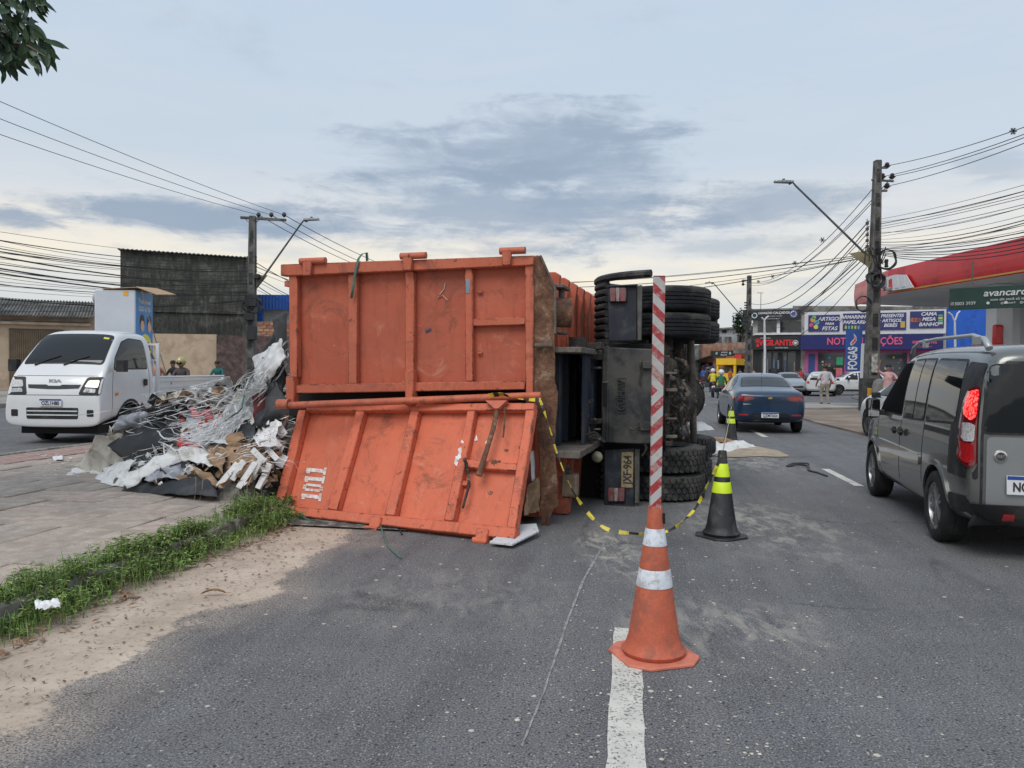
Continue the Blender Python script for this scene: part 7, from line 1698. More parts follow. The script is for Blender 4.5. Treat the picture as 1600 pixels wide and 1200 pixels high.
q = MB(); q.cyl(lp(1355, 342, Ym, base), lp(1355, 392, Ym, base), .018, n=5); q.build('spool_rod', M_galv, mp)
def coil(par, px, py, r, Y, b, n=3, th=.028):
    for k in range(n):
        c = lp(px + k * .8, py + k * .6, Y - .25 - k * .03, b); rr = r * Y / FPX * (1 + .06 * k)
        q = MB(); q.tube([c + V((rr * cos(a * pi / 12), .04 * sin(a * 1.3 + k), rr * sin(a * pi / 12) * 1.05)) for a in range(25)], th, 5, caps=False); q.build('cable_coil', M_cable, par)
coil(mp, 1385, 405, 14, Ym, base, 2); coil(mp, 1348, 474, 10.5, Ym, base, 3, .02); coil(mp, 1371, 437, 9, Ym, base, 3, .04); coil(mp, 1362, 434, 8, Ym, base, 2, .035)
q = MB(); c = lp(1385, 411, Ym - .2, base); q.cyl(c - V((0, 0, .16)), c + V((0, 0, .14)), .06, n=10); q.cyl(c - V((0, 0, .14)), c - V((0, 0, .10)), .075, n=10); q.cyl(c + V((0, 0, .06)), c + V((0, 0, .1)), .075, n=10); q.build('splice_closure', M_cable, mp)
q = MB(); q.box(lp(1379, 443, Ym - .1, base), (.24, .2, .34)); q.box(lp(1387, 452, Ym - .1, base), (.3, .15, .12)); q.build('junction_box', M_alloy, mp, bevel=.02)
random.seed(44)
for k in range(12):
    a = lp(random.uniform(1352, 1385), random.uniform(385, 402), Ym - .15, base); b = lp(random.uniform(1350, 1385), random.uniform(405, 452), Ym - .2, base); q = MB(); q.tube(sag(a, b, random.uniform(-.1, .25), 8), .02, 5); q.build('loose_cable', M_cable, mp)
bx = MB(); bx.b2((-.34, -.30, .0), (.30, .28, 1.28)); bo = bx.build('base_sleeve', mat('painted_black_base', (.035, .035, .036), .8, var=.3, dirt=((.12, .11, .1), .4, 3)), mp, bevel=.01)
q = MB(); q.b2((-.28, -.325, .62), (.20, -.321, .92)); q.build('yellow_square', mat('yellow_square', (.62, .32, .03), .7, var=.15, scale=6), bo)
q = MB(); q.b2((-.30, -.40, .0), (.30, -.33, .22)); q.build('orange_kerb', mat('orange_kerb', (.42, .24, .10), .8), bo)
q = MB(); q.b2((-.12, -.30, 1.5), (.10, -.27, 2.2)); q.build('paper_poster', mat('torn_poster', (.4, .4, .38), .8, var=.5, scale=9, dirt=((.12, .11, .10), .55, 7)), mp)
tk = thing('grey_drum', 'rounded grey drum standing against the base of the nearest right utility pole', 'drum', at(1374, 28.4)); q = MB(); q.lathe([(0, 0), (.22, 0), (.24, .1), (.24, 1.0), (.2, 1.18), (.1, 1.26), (0, 1.28)], 20, cap=False); q.build('shell', M_conc, tk)
# second pole farther up the right street
Y2 = 62.; m2 = pole('farther utility pole with a street lamp, left of the black shop', 1168.5, Y2, 9.2, .45, .30); b2_ = at(1168.5, Y2)
lamp(m2, lp(1167, 504, Y2, b2_), lp(1118, 446, Y2 - 1, b2_), lp(1112, 443.5, Y2 - 1.2, b2_))
q = MB(); q.cyl(lp(1160, 438, Y2, b2_), lp(1169, 438, Y2, b2_), .06, n=6); q.build('cross_bar', M_galv, m2)
for x, y in ((1161, 439), (1161, 444)): c = lp(x, y, Y2, b2_); q = MB(); q.lathe([(0, -.14), (.08, -.10), (.14, 0), (.06, .1), (0, .14)], 8, c=c, cap=False); q.build('insulator', M_insu, m2)
for k in range(6): c = lp(1164.5, 473 + k * 4, Y2, b2_); q = MB(); q.cyl(c - V((0, 0, .05)), c + V((0, 0, .05)), .09, n=6); q.build('spool_insulator', M_insu, m2)
for k in range(6):
    q = MB(); q.box(lp(1168 + random.uniform(-5, 5), 488 + k * 6, Y2 - .3, b2_), (.35, .3, .25)); q.build('junction_box', M_cable, m2)
# slim white street posts
def wpost(label, px, Y, ytop, arms):
    b = at(px, Y); t_ = thing('street_post', label, 'street post', b); tp = lp(px, ytop, Y, b)
    q = MB(); q.tube([V((0, 0, 0)), V((0, 0, tp.z * .6)), tp], [.09, .07, .05], 8); q.build('shaft', M_lwhite, t_)
    for a in arms: q = MB(); q.tube([tp + V((0, 0, -.8)), tp] + [lp(x, y, Y, b) for x, y in a], .05, 6); q.build('arm', M_lwhite, t_)
wpost('slim white street post with a forked top in front of the black shop', 1194.5, 48, 500, [[(1198, 496), (1201, 494)], [(1190, 496)]])
wpost('slim white street post with curved arms beside the green hanging sign', 1492, 45, 502, [[(1487, 492), (1482, 488)], [(1496, 490), (1500, 486)]])
# left pole
YL = 33.; pl = pole('utility pole on the left with a crossarm and street lamp, beside the dark wall', 391.5, YL, 7.95, .42, .26, .08); bl = at(391.5, YL)
q = MB(); a = lp(376, 340, YL, bl); b = lp(447, 344, YL, bl); q.tube([a, b], .075, 4); q.build('crossarm', M_cpole, pl)
for x0, x1 in ((384, 394), (405, 396)): q = MB(); q.cyl(lp(x0, 343, YL, bl), lp(x1, 352, YL, bl), .02, n=4); q.build('brace', M_galv, pl)
for x in (404, 424, 444): c = lp(x, 336, YL, bl); q = MB(); q.lathe([(0, -.1), (.05, -.08), (.1, 0), (.07, .1), (0, .12)], 8, c=c, cap=False); q.build('insulator', M_insu, pl)
lamp(pl, lp(398, 452, YL, bl), lp(470, 350, YL - .8, bl), lp(480, 346.5, YL - 1, bl))
q = MB(); q.prism([lp(396, 430, YL, bl), lp(398, 455, YL, bl), lp(418, 430, YL - .1, bl)], (0, .03, 0)); q.build('arm_bracket', MC['old_yellow_bracket'], pl)
for k in range(5):
    for x in (387, 399.5): c = lp(x, 402 + k * 5, YL, bl); q = MB(); q.cyl(c - V((0, 0, .04)), c + V((0, 0, .04)), .055, n=6); q.build('spool_insulator', M_insu, pl)
coil(pl, 397, 476, 10, YL, bl, 3, .035); coil(pl, 386, 478, 7, YL, bl, 2, .03)
for (x, y, w_, h_) in ((393, 470, .5, .5), (390, 495, .4, .3), (394, 520, .36, .6), (402, 432, .2, .2)): q = MB(); q.box(lp(x, y, YL - .2, bl), (w_, .3, h_)); q.build('junction_box', M_cable, pl, bevel=.02)
# cables --------------------------------------------------------------
NTH = 'topmost,second,third,fourth,fifth,sixth,seventh,eighth,ninth,tenth,eleventh,twelfth,thirteenth,fourteenth,fifteenth,sixteenth,seventeenth,eighteenth,nineteenth,twentieth,twenty-first,twenty-second'.split(',')
CN = {}
def cable(label, a, b, s, r, group, n=14):
    k_ = CN[group] = CN.get(group, -1) + 1
    label = NTH[k_] + (' from the top' if k_ else '') + ' ' + label
    pts = sag(a, b, s, n)
    if a.y < 26 and abs(a.x / a.y) > .665: pts = sag(a + (a - b).normalized() * 34 + V((0, 0, .4)), a, .5, 8)[:-1] + pts
    if b.y < 26 and abs(b.x / b.y) > .665: pts = pts + sag(b, b + (b - a).normalized() * 34 + V((0, 0, .4)), .5, 8)[1:]
    q = MB(); q.tube(pts, r * .74, 4, caps=False); o = q.build('power_cable', M_cable, None); tag(o, label, 'cable', group)
random.seed(8)
g1 = 'bare power lines above the left pole'
for (x0, y0, x1, y1) in ((0, 148, 444, 336), (0, 182, 424, 336), (0, 213, 404, 336)):
    cable('thin bare line rising from the left crossarm to the left edge', P(x0 - 160, y0 - 60, 19.), P(x1, y1, YL), .15, .014, g1)
for x1, y1, x2, y2 in ((444, 336, 640, 408), (424, 336, 600, 402), (404, 336, 590, 405)): cable('thin bare line from the left crossarm behind the container', P(x1, y1, YL), P(x2 + 80, y2 + 34, 75), .8, .022, 'bare power lines behind the container')
g2 = 'bundle of sagging cables crossing the dark wall to the left pole'
for k in range(22):
    y0 = 350 + k * 5.2 + random.uniform(-2, 2); y1 = 404 + k * 3.2 + random.uniform(-2, 2)
    cable('dark cable in the wide fan from the left pole', P(-120, y0 - 6, 18 + k * .2), P(388, y1, YL), random.uniform(.1, .5), random.choice((.010, .012, .016, .022)), g2)
for k, (y0, y1) in enumerate(((382, 444), (402, 456), (410, 461))): cable('thick cable bundle from the left pole', P(-100, y0, 18), P(388, y1, YL), .25, .034, 'thick cable bundles on the left')
for k in range(9): cable('cable from the left pole to behind the container', P(396, 408 + k * 7, YL), P(560, 462 + k * 3, 60), random.uniform(.2, 1.2), random.choice((.012, .018, .024)), 'cables from the left pole to the container')
for k, (y0, y1, s) in enumerate(((456, 468, .3), (470, 474, .2), (486, 478, .1), (500, 484, .1))): cable('low thin cable above the corrugated roof', P(-80, y0, 24), P(386, y1, YL), s, .013, 'low thin cables on the left')
g3 = 'four bare lines from the nearest right pole to the upper right'
for (x, y, xe, ye) in ((1386, 259, 1600, 190), (1379, 276, 1600, 198), (1394, 276, 1600, 203), (1386, 291, 1600, 209)): cable('bare line at the top of the nearest right pole', P(x, y, Ym), P(xe + 190, ye - 66, 17), .22, .017, g3)
for (x, y) in ((1379, 276), (1394, 276), (1386, 291)): cable('bare line with spacers between the right poles', P(x, y, Ym), P(1161, 439 + (x == 1394) * 5, Y2), 1.4, .02, 'bare lines between the two right poles', 20)
for i, (px, py, Yk) in enumerate(((1583, 205, 20.3), (1285, 375, 35), (1242, 411, 42), (1207, 432, 50), (1185, 440, 56))):
    c = P(px, py, Yk); q = MB(); s = .07 + .03 * (i > 0)
    for a in (0, pi / 3, 2 * pi / 3): q.box(c, (s * 2.6, .03, .04), Matrix.Rotation(a, 3, 'Y'))
    tag(q.build('line_spacer', M_galv), 'small grey spacer on the bare lines, ' + ['near the right edge', 'nearest to the close pole', 'second from the close pole', 'third from the close pole', 'last before the far pole'][i], 'spacer')
g4 = 'cables between the two right poles'
for k in range(9):
    cable('sagging dark cable between the right poles', P(1358, 345 + k * 8.5, Ym), P(1166, 472 + k * 6, Y2), random.uniform(.9, 1.9), random.choice((.014, .018, .026)), g4, 18)
g5 = 'cables from the nearest right pole to the right edge'
for k in range(16):
    ys = 344 + k * 3.8; ye = 281 + k * 5.6
    cable('dark cable from the nearest right pole above the red canopy', P(1366, min(ys, 394), Ym), P(1720, ye - 25 + random.uniform(-3, 3), 17), random.uniform(.05, .35), random.choice((.010, .013, .020)), g5)
for k in range(6): cable('thick bundled cable just above the red canopy', P(1366, 388 + k * 1.5, Ym), P(1740, 330 + k * 5, 18), .25 + k * .05, .022, 'bundled cables at the right')
g6 = 'cables crossing the road from the right pole to behind the container'
for k, (ya, yb, s) in enumerate(((396, 404, .5), (398, 407, .7), (397, 412, .4), (400, 418, .9), (400, 430, 1.0))): cable('long cable crossing the road above the upturned tyres', P(1362, ya, Ym), P(700 - k * 30, yb + 34, 44), s, random.choice((.016, .02, .026)), g6, 24)
q = MB(); a = at(1187, 80); 
an = thing('tv_antenna', 'thin television antenna standing on the roof of the black-fronted shop', 'antenna', (a.x, a.y, P(1187, 483, 80).z)); q.cyl((0, 0, 0), (0, 0, 1.7), .035, n=5); q.b2((-.4, -.02, 1.66), (.25, .02, 1.71)); q.build('mast', M_galv, an)

# ================================================================== left buildings
FL = Fr(at(-120, 37), at(152, 40)); hb = bthing(FL, 'beige_house', 'beige single-storey house with corrugated roof and brown slatted garage door on the left')
M_beige = mat('beige_render', (.47, .365, .265), .85, var=.12, scale=.7, dirt=((.30, .22, .16), .4, .7)); M_roof = mat('fibre_cement', (.15, .145, .14), .9, var=.4, scale=1.2, dirt=((.05, .05, .045), .5, 2))
fbox(FL, 'wall', (-120, 486, 146, 640), 0, 8, M_beige, hb, z0=0)
fbox(FL, 'ledge', (-120, 502, 142, 506), -.25, -.01, M_beige, hb); fbox(FL, 'dark_band', (-120, 500, 140, 502), -.2, -.012, M_roof, hb)  # second box is a thin dark strip just above the ledge
u0, z0_ = FL.uz(-120, 487, -.5); u1, _ = FL.uz(150, 487, -.5); zt = FL.uz(60, 468, 1.6)[1]; q = MB(); n = 150
vs = []
for i in range(n + 1):
    u = u0 + (u1 - u0) * i / n; w_ = .05 * sin(i * pi / 1.5); vs += [(u, -.6, z0_ + w_), (u, 1.9, zt + w_), (u, 1.9, zt + w_ - .04), (u, -.6, z0_ + w_ - .04)]
q.add(vs, [(4 * i + j, 4 * i + (j + 1) % 4, 4 * i + 4 + (j + 1) % 4, 4 * i + 4 + j) for i in range(n) for j in range(4)]); q.build('roof', M_roof, hb, smooth=60)
gd = fbox(FL, 'garage_door', (14, 514, 100, 640), -.06, -.005, mat('garage_brown', (.07, .05, .03), .6), hb, z0=.05)
ua, ub = FL.uz(14, 560)[0], FL.uz(100, 560)[0]; zz = FL.uz(50, 514)[1]
for k in range(26): q = MB(); u = ua + (ub - ua) * (k + .5) / 26; q.b2((u - .035, -.09, .08), (u + .035, -.062, zz - .05)); q.build('slat', mat('slat_brown', (.12, .085, .05), .55, var=.2), gd)
FG = Fr(at(188, 44), at(386, 46)); gb = bthing(FG, 'grey_building', 'tall windowless building wall stained almost black, behind the left utility pole')
mk = D.materials.new('mossy_render'); mk.use_nodes = True; t = NT(mk.node_tree); bs = t.n['Principled BSDF']; ob = t.add('ShaderNodeTexCoord').outputs['Object']; x, y, z = t.sep(ob)
s1 = t.noise(t.comb(t.m('MULTIPLY', x, 3.), y, t.m('MULTIPLY', z, .5)), 2., 8, .75); s2 = t.noise(ob, 1.2, 8, .72, .6)
c = t.ramp(t.m('ADD', t.m('MULTIPLY', s1, .5), t.m('MULTIPLY', s2, .5)), [(.36, (.018, .018, .017)), (.48, (.045, .045, .040)), (.55, (.085, .085, .072)), (.64, (.17, .17, .15))])
t.set(bs.inputs['Base Color'], c); bs.inputs['Roughness'].default_value = .95; t.set(bs.inputs['Normal'], t.add('ShaderNodeBump', {'Strength': .4, 'Distance': .03, 'Height': t.noise(ob, 8, 5)}))
q = MB(); a = FG.uz(188, 391); b = FG.uz(385, 404); c0_ = FG.uz(188, 560)[1]; q.prism([(a[0], 0, c0_), (b[0], 0, c0_), (b[0], 0, b[1]), (a[0], 0, a[1])], (0, 6, 0)); q.build('wall', mk, gb)
fbox(FG, 'ledge', (240, 486, 383, 489), -.12, -.005, mk, gb)
q = MB(); vs = []
for i in range(91):
    f = i / 90; u = a[0] - .1 + (b[0] - a[0] + .2) * f; z_ = a[1] + (b[1] - a[1]) * f + .03 * sin(i * pi / 1.5); vs += [(u, -.25, z_ + .02), (u, 6.2, z_ + .02), (u, 6.2, z_ + .07), (u, -.25, z_ + .07)]
q.add(vs, [(4 * i + j, 4 * i + (j + 1) % 4, 4 * i + 4 + (j + 1) % 4, 4 * i + 4 + j) for i in range(90) for j in range(4)]); q.build('roof', M_roof, gb, smooth=60)
FB = Fr(at(120, 42), at(338, 43)); bw = bthing(FB, 'beige_wall', 'low beige rendered wall below the dark stained building', 'wall')
fbox(FB, 'wall_panel', (120, 521, 338, 640), -.3, -.05, M_beige, bw, z0=0)
FM = Fr(at(338.5, 42.6), at(470, 43.5)); mw = bthing(FM, 'stained_wall', 'grimy dark pinkish boundary wall behind the left utility pole', 'wall')
fbox(FM, 'wall_panel', (338.5, 525, 470, 640), -.3, -.05, mat('grimy_pink', (.13, .085, .08), .9, var=.5, scale=1.5, dirt=((.035, .033, .03), .6, 1.6)), mw, z0=0)
FU = Fr(at(384, 50), at(520, 50)); bu = bthing(FU, 'blue_building', 'building with a bright blue corrugated side behind the left utility pole')
fbox(FU, 'wall', (384, 480, 520, 640), .1, 8, mat('cream_far', (.34, .32, .28), .9, var=.2, scale=.5), bu, z0=0); q = MB(); M_blr = mat('blue_sheeting', (.012, .09, .38), .5, var=.12, scale=.6)
u0, z0_ = FU.uz(385, 484); u1, z1_ = FU.uz(520, 462); vs = []
for i in range(81): f = i / 80; u = u0 + (u1 - u0) * f; d = .05 * sin(i * pi / 1.5); vs += [(u, -.3 + d, z0_), (u, -.3 + d, z1_), (u, -.26 + d, z1_), (u, -.26 + d, z0_)]
q.add(vs, [(4 * i + j, 4 * i + (j + 1) % 4, 4 * i + 4 + (j + 1) % 4, 4 * i + 4 + j) for i in range(80) for j in range(4)]); q.build('blue_cladding', M_blr, bu, smooth=60)
fbox(FU, 'blue_post', (403, 484.3, 409, 505), -.4, -.1, M_blr, bu)
# exposed brick wall, brick by brick
FK = Fr(at(398, 45), at(462, 45)); kw = bthing(FK, 'brick_wall', 'unfinished exposed clay brick wall between the left pole and the container', 'wall')
fbox(FK, 'mortar', (400, 503, 460, 640), .02, .2, mat('mortar', (.26, .22, .19), .9, var=.2), kw, z0=0)
u0, zt = FK.uz(401, 503); u1, zb = FK.uz(460, 536); M_br = [mat('brick%d' % i, c, .9, var=.3, scale=6) for i, c in enumerate([(.34, .17, .10), (.27, .125, .08), (.40, .23, .15)])]; q = MB(); q.box((0, 0, 0), (.36, .06, .165)); pb = []
for m in M_br: q = MB(); q.box((0, 0, 0), (.36, .06, .165)); pb.append([q.build('brick', m, kw), True])
row = 0; z = zt - .09
while z > zb:
    u = u0 + .2 + (row % 2) * .19
    while u < u1:
        e = random.choice(pb); o = e[0] if e[1] else inst(e[0], (0, 0, 0)); e[1] = False; o.location = (u, random.uniform(-.015, .01), z); u += .385
    z -= .19; row += 1
# far skyline fill: a dark green patch beside the fridge and a grey wall line along the horizon
def shrub(name, label, c, r, seed, n=900):
    random.seed(seed); q = [MB(), MB()]
    for _ in range(n):
        d = V([random.gauss(0, 1) for _ in range(3)]).normalized() * random.uniform(.35, 1) ; d *= 1 + .35 * noise.noise(d * 2 + V((seed, 0, 0)))
        p = V((c[0] + d.x * r[0], c[1] + d.y * r[1], c[2] + d.z * r[2])); a = V([random.gauss(0, 1) for _ in range(3)]).normalized(); s = a.cross(V((0, .3, 1))).normalized(); L = r[2] * .12
        q[_ % 2].add([p - a * L, p + s * L * .5, p + a * L, p - s * L * .5], [(0, 1, 2, 3)])
    t_ = thing(name, label, 'tree', (c[0], c[1], 0))
    for i, b in enumerate(q):
        for v in b.v: v.x -= c[0]; v.y -= c[1]
        b.build('crown', M_tl[i], t_, smooth=0)
    q = MB(); q.tube([(0, 0, 0), (.1, 0, c[2] * .6), (0, .1, c[2])], [.2, .14, .06], 8); q.build('trunk', M_bark, t_)
p = P(151, 512, 43); shrub('small_tree', 'small dark green tree between the beige house and the dark stained building', (p.x, p.y, p.z), (1.0, 1.5, 1.3), 5)
p = P(1160, 505, 88); shrub('small_tree', 'small dark green tree behind the farther right utility pole', (p.x, p.y, p.z), (1.2, 1.5, 1.6), 6)
def block(label, px0, px1, Y, ztop, m, seed=0):
    a = at(px0, Y); b = at(px1, Y); fr_ = Fr(a, b); t_ = bthing(fr_, 'far_building', label); q = MB(); q.b2((0, 0, 0), (fr_.len, 10, ztop)); q.build('wall', m, t_); q = MB(); q.b2((-.3, -.4, ztop + .005), (fr_.len + .3, 10.3, ztop + .25)); q.build('roof', M_conc, t_)
    random.seed(seed); u = 1.2
    while u < fr_.len - 2: q = MB(); q.b2((u, -.05, 1.2), (u + 1.4, -.004, 2.6)); q.build('window', M_gdark, t_); u += random.uniform(3, 5)
block('long pale low building seen past the container on the far side of the road', 930, 1095, 120, 4.2, M_wall, 1)
block('grey low building at the end of the left carriageway', 440, 620, 110, 5, M_conc, 2)
block('pale building row at the far end of the road', 620, 930, 140, 5.5, M_wall, 3)

block('long beige wall and shed beyond the left edge of the picture', -1900, -150, 44, 4.0, M_beige, 5)
block('pale building beyond the fuel station on the far right', 1790, 3200, 62, 6.5, M_wall, 6)
block('grey building row behind the beige house', -700, 150, 75, 5.0, M_conc, 7)
# ================================================================== people, motorcycles, distant cars
SKIN = mat('skin_brown', (.24, .125, .08), .6, var=.1); HAIR = mat('hair_black', (.014, .012, .012), .7, var=.1); SHOE = mat('shoe_dark', (.04, .035, .03), .7)
def person(label, loc, rz, shirt, trousers, pose, shorts=False, hair=HAIR, helmet=None, h=1.70, bare_arms=True):
    p = thing('person', label, 'person', loc, rz); k = h / 1.70
    J = dict(pel=(0, 0, .92, .135), bel=(0, 0, 1.05, .13), che=(0, .01, 1.27, .155), sho=(0, 0, 1.40, .11), nek=(0, .0, 1.47, .055), hd0=(0, .02, 1.55, .08), hd1=(0, .025, 1.62, .095), hd2=(0, .01, 1.68, .06))
    for s, n in ((-1, 'l'), (1, 'r')):
        J['s' + n] = (s * .18, 0, 1.385, .065); J['e' + n] = (s * .24, -.02, 1.13, .045); J['w' + n] = (s * .25, .05, .90, .030); J['h' + n] = (s * .25, .08, .82, .032)
        J['f' + n] = (s * .25, .10, .745, .015)
        J['p' + n] = (s * .095, 0, .86, .10); J['k' + n] = (s * .10, .02, .48, .065); J['a' + n] = (s * .10, -.02, .09, .042); J['t' + n] = (s * .11, .13, .04, .035)
    for n, v in pose.items(): J[n] = (*v, J[n][3]) if len(v) == 3 else v
    E = [('pel', 'bel', 's'), ('bel', 'che', 's'), ('che', 'sho', 's'), ('sho', 'nek', 'k'), ('nek', 'hd0', 'k'), ('hd0', 'hd1', 'k'), ('hd1', 'hd2', 'k')]
    for n in 'lr':
        E += [('sho', 's' + n, 's'), ('s' + n, 'e' + n, 's'), ('e' + n, 'w' + n, 'k' if bare_arms else 's'), ('w' + n, 'h' + n, 'k'), ('h' + n, 'f' + n, 'k'), ('pel', 'p' + n, 't'), ('p' + n, 'k' + n, 't'), ('k' + n, 'a' + n, 'k' if shorts else 't'), ('a' + n, 't' + n, 'o')]
    names = list(J); idx = {n: i for i, n in enumerate(names)}
    me = D.meshes.new('body'); me.from_pydata([tuple(c * k for c in J[n][:3]) for n in names], [(idx[a], idx[b]) for a, b, _ in E], [])
    o = D.objects.new('body', me); COL.objects.link(o); sk = o.modifiers.new('k', 'SKIN'); sk.use_smooth_shade = True; ss_ = o.modifiers.new('s', 'SUBSURF'); ss_.levels = ss_.render_levels = 1
    lay = me.skin_vertices[0].data
    for n in names: lay[idx[n]].radius = (J[n][3] * k * (1.25 if n in ('che', 'bel', 'pel') else 1), J[n][3] * k * (.85 if n in ('che', 'bel') else 1))
    lay[idx['pel']].use_root = True
    bpy.context.view_layer.update(); dm = D.meshes.new_from_object(o.evaluated_get(bpy.context.evaluated_depsgraph_get())); D.objects.remove(o)
    for m in (shirt, trousers, SKIN, SHOE): dm.materials.append(m)
    mi = dict(s=0, t=1, k=2, o=3)
    for f in dm.polygons:
        c = f.center; best = None
        for a, b, m in E:
            A_ = V(J[a][:3]) * k; B_2 = V(J[b][:3]) * k; d = B_2 - A_; t_ = max(0, min(1, (c - A_).dot(d) / max(d.length_squared, 1e-9))); r_ = (J[a][3] * (1 - t_) + J[b][3] * t_) * k
            q = (c - (A_ + d * t_)).length - r_
            if best is None or q < best[0]: best = (q, m)
        f.material_index = mi[best[1]]
    dm.polygons.foreach_set('use_smooth', [True] * len(dm.polygons))
    b = D.objects.new('body', dm); COL.objects.link(b); b.parent = p
    hc = (V(J['hd1'][:3]) + V((0, 0, .01))) * k
    q = MB()
    if helmet: q.ell(hc + V((0, -.005, .03)), (.135, .15, .135), 14, 9); q.build('helmet', helmet, p); q = MB(); q.ell(hc + V((0, .07, -.005)), (.10, .085, .055), 10, 6); q.build('visor', M_glass, p)
    else:
        q.ell(hc + V((0, -.022, .045)), (.098, .105, .085), 12, 7); q.build('hair', hair, p)
        q = MB(); q.ell(hc + V((0, .10, -.01)), (.014, .02, .022), 6, 4); q.build('nose', SKIN, p)
        for s in (-1, 1): q = MB(); q.ell(hc + V((s * .035, .092, .02)), (.013, .008, .009), 6, 4); q.build('eye', HAIR, p); q = MB(); q.ell(hc + V((s * .097, .0, .0)), (.012, .02, .03), 6, 4); q.build('ear', SKIN, p)
    return p
def motorbike(label, loc, rz, col):
    m = thing('motorcycle', label, 'motorcycle', loc, rz); mc = paint('bike_' + label[:10], col, .1, .3)
    for y in (-.62, .66):
        q = MB(); q.lathe([(.24, -.04), (.30, -.05), (.315, 0), (.30, .05), (.24, .04)], 24, axis='X', cap=False); q.lathe([(0, -.03), (.03, -.06), (.03, .06), (0, .03)], 8, axis='X', cap=False)
        for a in range(6): rt = Matrix.Rotation(a * pi / 3, 3, 'X'); q.box(rt @ V((0, 0, .13)), (.015, .02, .24), rt)
        q.build('wheel', M_rub, m, loc=(0, y, .315))
    q = MB(); q.tube([(0, .66, .32), (0, .42, .95)], .035, 6); q.tube([(-.33, .36, 1.03), (-.12, .42, 1.0), (.12, .42, 1.0), (.33, .36, 1.03)], .018, 6); q.build('fork_and_handlebar', M_trim, m)
    q = MB(); q.ell((0, .15, .80), (.13, .28, .12), 12, 7); q.box((0, -.45, .78), (.16, .35, .10)); q.build('tank_and_tail', mc, m)
    q = MB(); q.box((0, -.28, .84), (.22, .62, .09)); q.build('seat', M_trim, m, bevel=.03, seg=2)
    q = MB(); q.box((0, .05, .48), (.22, .42, .32)); q.tube([(.12, .1, .38), (.15, -.5, .36), (.15, -.75, .45)], .035, 6); q.build('engine', M_steelw, m, bevel=.03)
    q = MB(); q.ell((0, .50, .92), (.09, .07, .09), 10, 6); q.build('headlight', M_clear, m); q = MB(); q.box((0, -.68, .80), (.12, .04, .07)); q.build('tail_light', M_red, m)
    q = MB(); q.box((0, -.74, .60), (.17, .01, .14)); q.build('number_plate', M_platew, m)
    return m
SIT = dict(pel=(0, -.12, .98, .14), bel=(0, -.11, 1.10, .13), che=(0, -.04, 1.30, .155), sho=(0, .02, 1.42, .11), nek=(0, .05, 1.48, .055), hd0=(0, .08, 1.56, .08), hd1=(0, .09, 1.63, .095), hd2=(0, .08, 1.69, .06),
           sl=(-.18, .02, 1.40, .065), sr=(.18, .02, 1.40, .065), el=(-.26, .14, 1.17, .045), er=(.26, .14, 1.17, .045), wl=(-.27, .34, 1.06, .03), wr=(.27, .34, 1.06, .03), hl=(-.27, .40, 1.05, .032), hr=(.27, .40, 1.05, .032), fl=(-.29, .43, 1.03, .02), fr=(.29, .43, 1.03, .02),
           pl=(-.11, -.08, .93, .10), pr=(.11, -.08, .93, .10), kl=(-.19, .28, .72, .065), kr=(.19, .28, .72, .065), al=(-.17, .05, .36, .042), ar=(.17, .05, .36, .042), tl=(-.18, .18, .32, .035), tr=(.18, .18, .32, .035))
def cloth_m(n, c): return mat('cloth_' + n, c, .85, var=.2, scale=7, bump=.3, bscale=30)
JEAN = cloth_m('jeans', (.05, .06, .09)); KH = cloth_m('khaki', (.28, .25, .20)); BLKC = cloth_m('black', (.025, .025, .03))
# walking man in white shirt and cap, seen from behind
wshirt = mat('white_printed_shirt', (.55, .54, .58), .85, var=.12, scale=8, dirt=((.5, .18, .14), .42, 7))
wp = at(1289, 33.5); pm = person('man walking away in a white printed T-shirt and khaki trousers near the parked cars', (wp.x, wp.y, .05), R(8), wshirt, KH,
       dict(kl=(-.10, .10, .50, .065), al=(-.10, -.02, .12, .042), tl=(-.11, .12, .05, .035), kr=(.10, .0, .48, .065), ar=(.11, -.14, .10, .042), tr=(.11, .0, .03, .035), el=(-.27, -.02, 1.14, .045), wl=(-.28, .10, .93, .03), hl=(-.28, .13, .85, .032), fl=(-.28, .14, .78, .015)), hair=mat('cap_dark', (.03, .03, .035), .8)); pm.scale = (1.16, 1.1, 1.0)
# man in pink shirt, one arm raised
pp = at(1388, 27.0); person('man in pink T-shirt and lime shorts, one arm raised, beside the nearest right pole', (pp.x, pp.y, .05), pi - R(15), cloth_m('pink', (.50, .30, .30)), cloth_m('lime', (.42, .48, .08)),
       dict(er=(.34, .05, 1.52, .045), wr=(.30, .08, 1.76, .03), hr=(.28, .09, 1.84, .032), fr=(.27, .10, 1.90, .015), el=(-.28, .10, 1.20, .045), wl=(-.14, .28, 1.22, .03), hl=(-.08, .31, 1.26, .032), fl=(-.05, .32, 1.31, .015)), shorts=True)
q_ = at(1379, 27.3); 
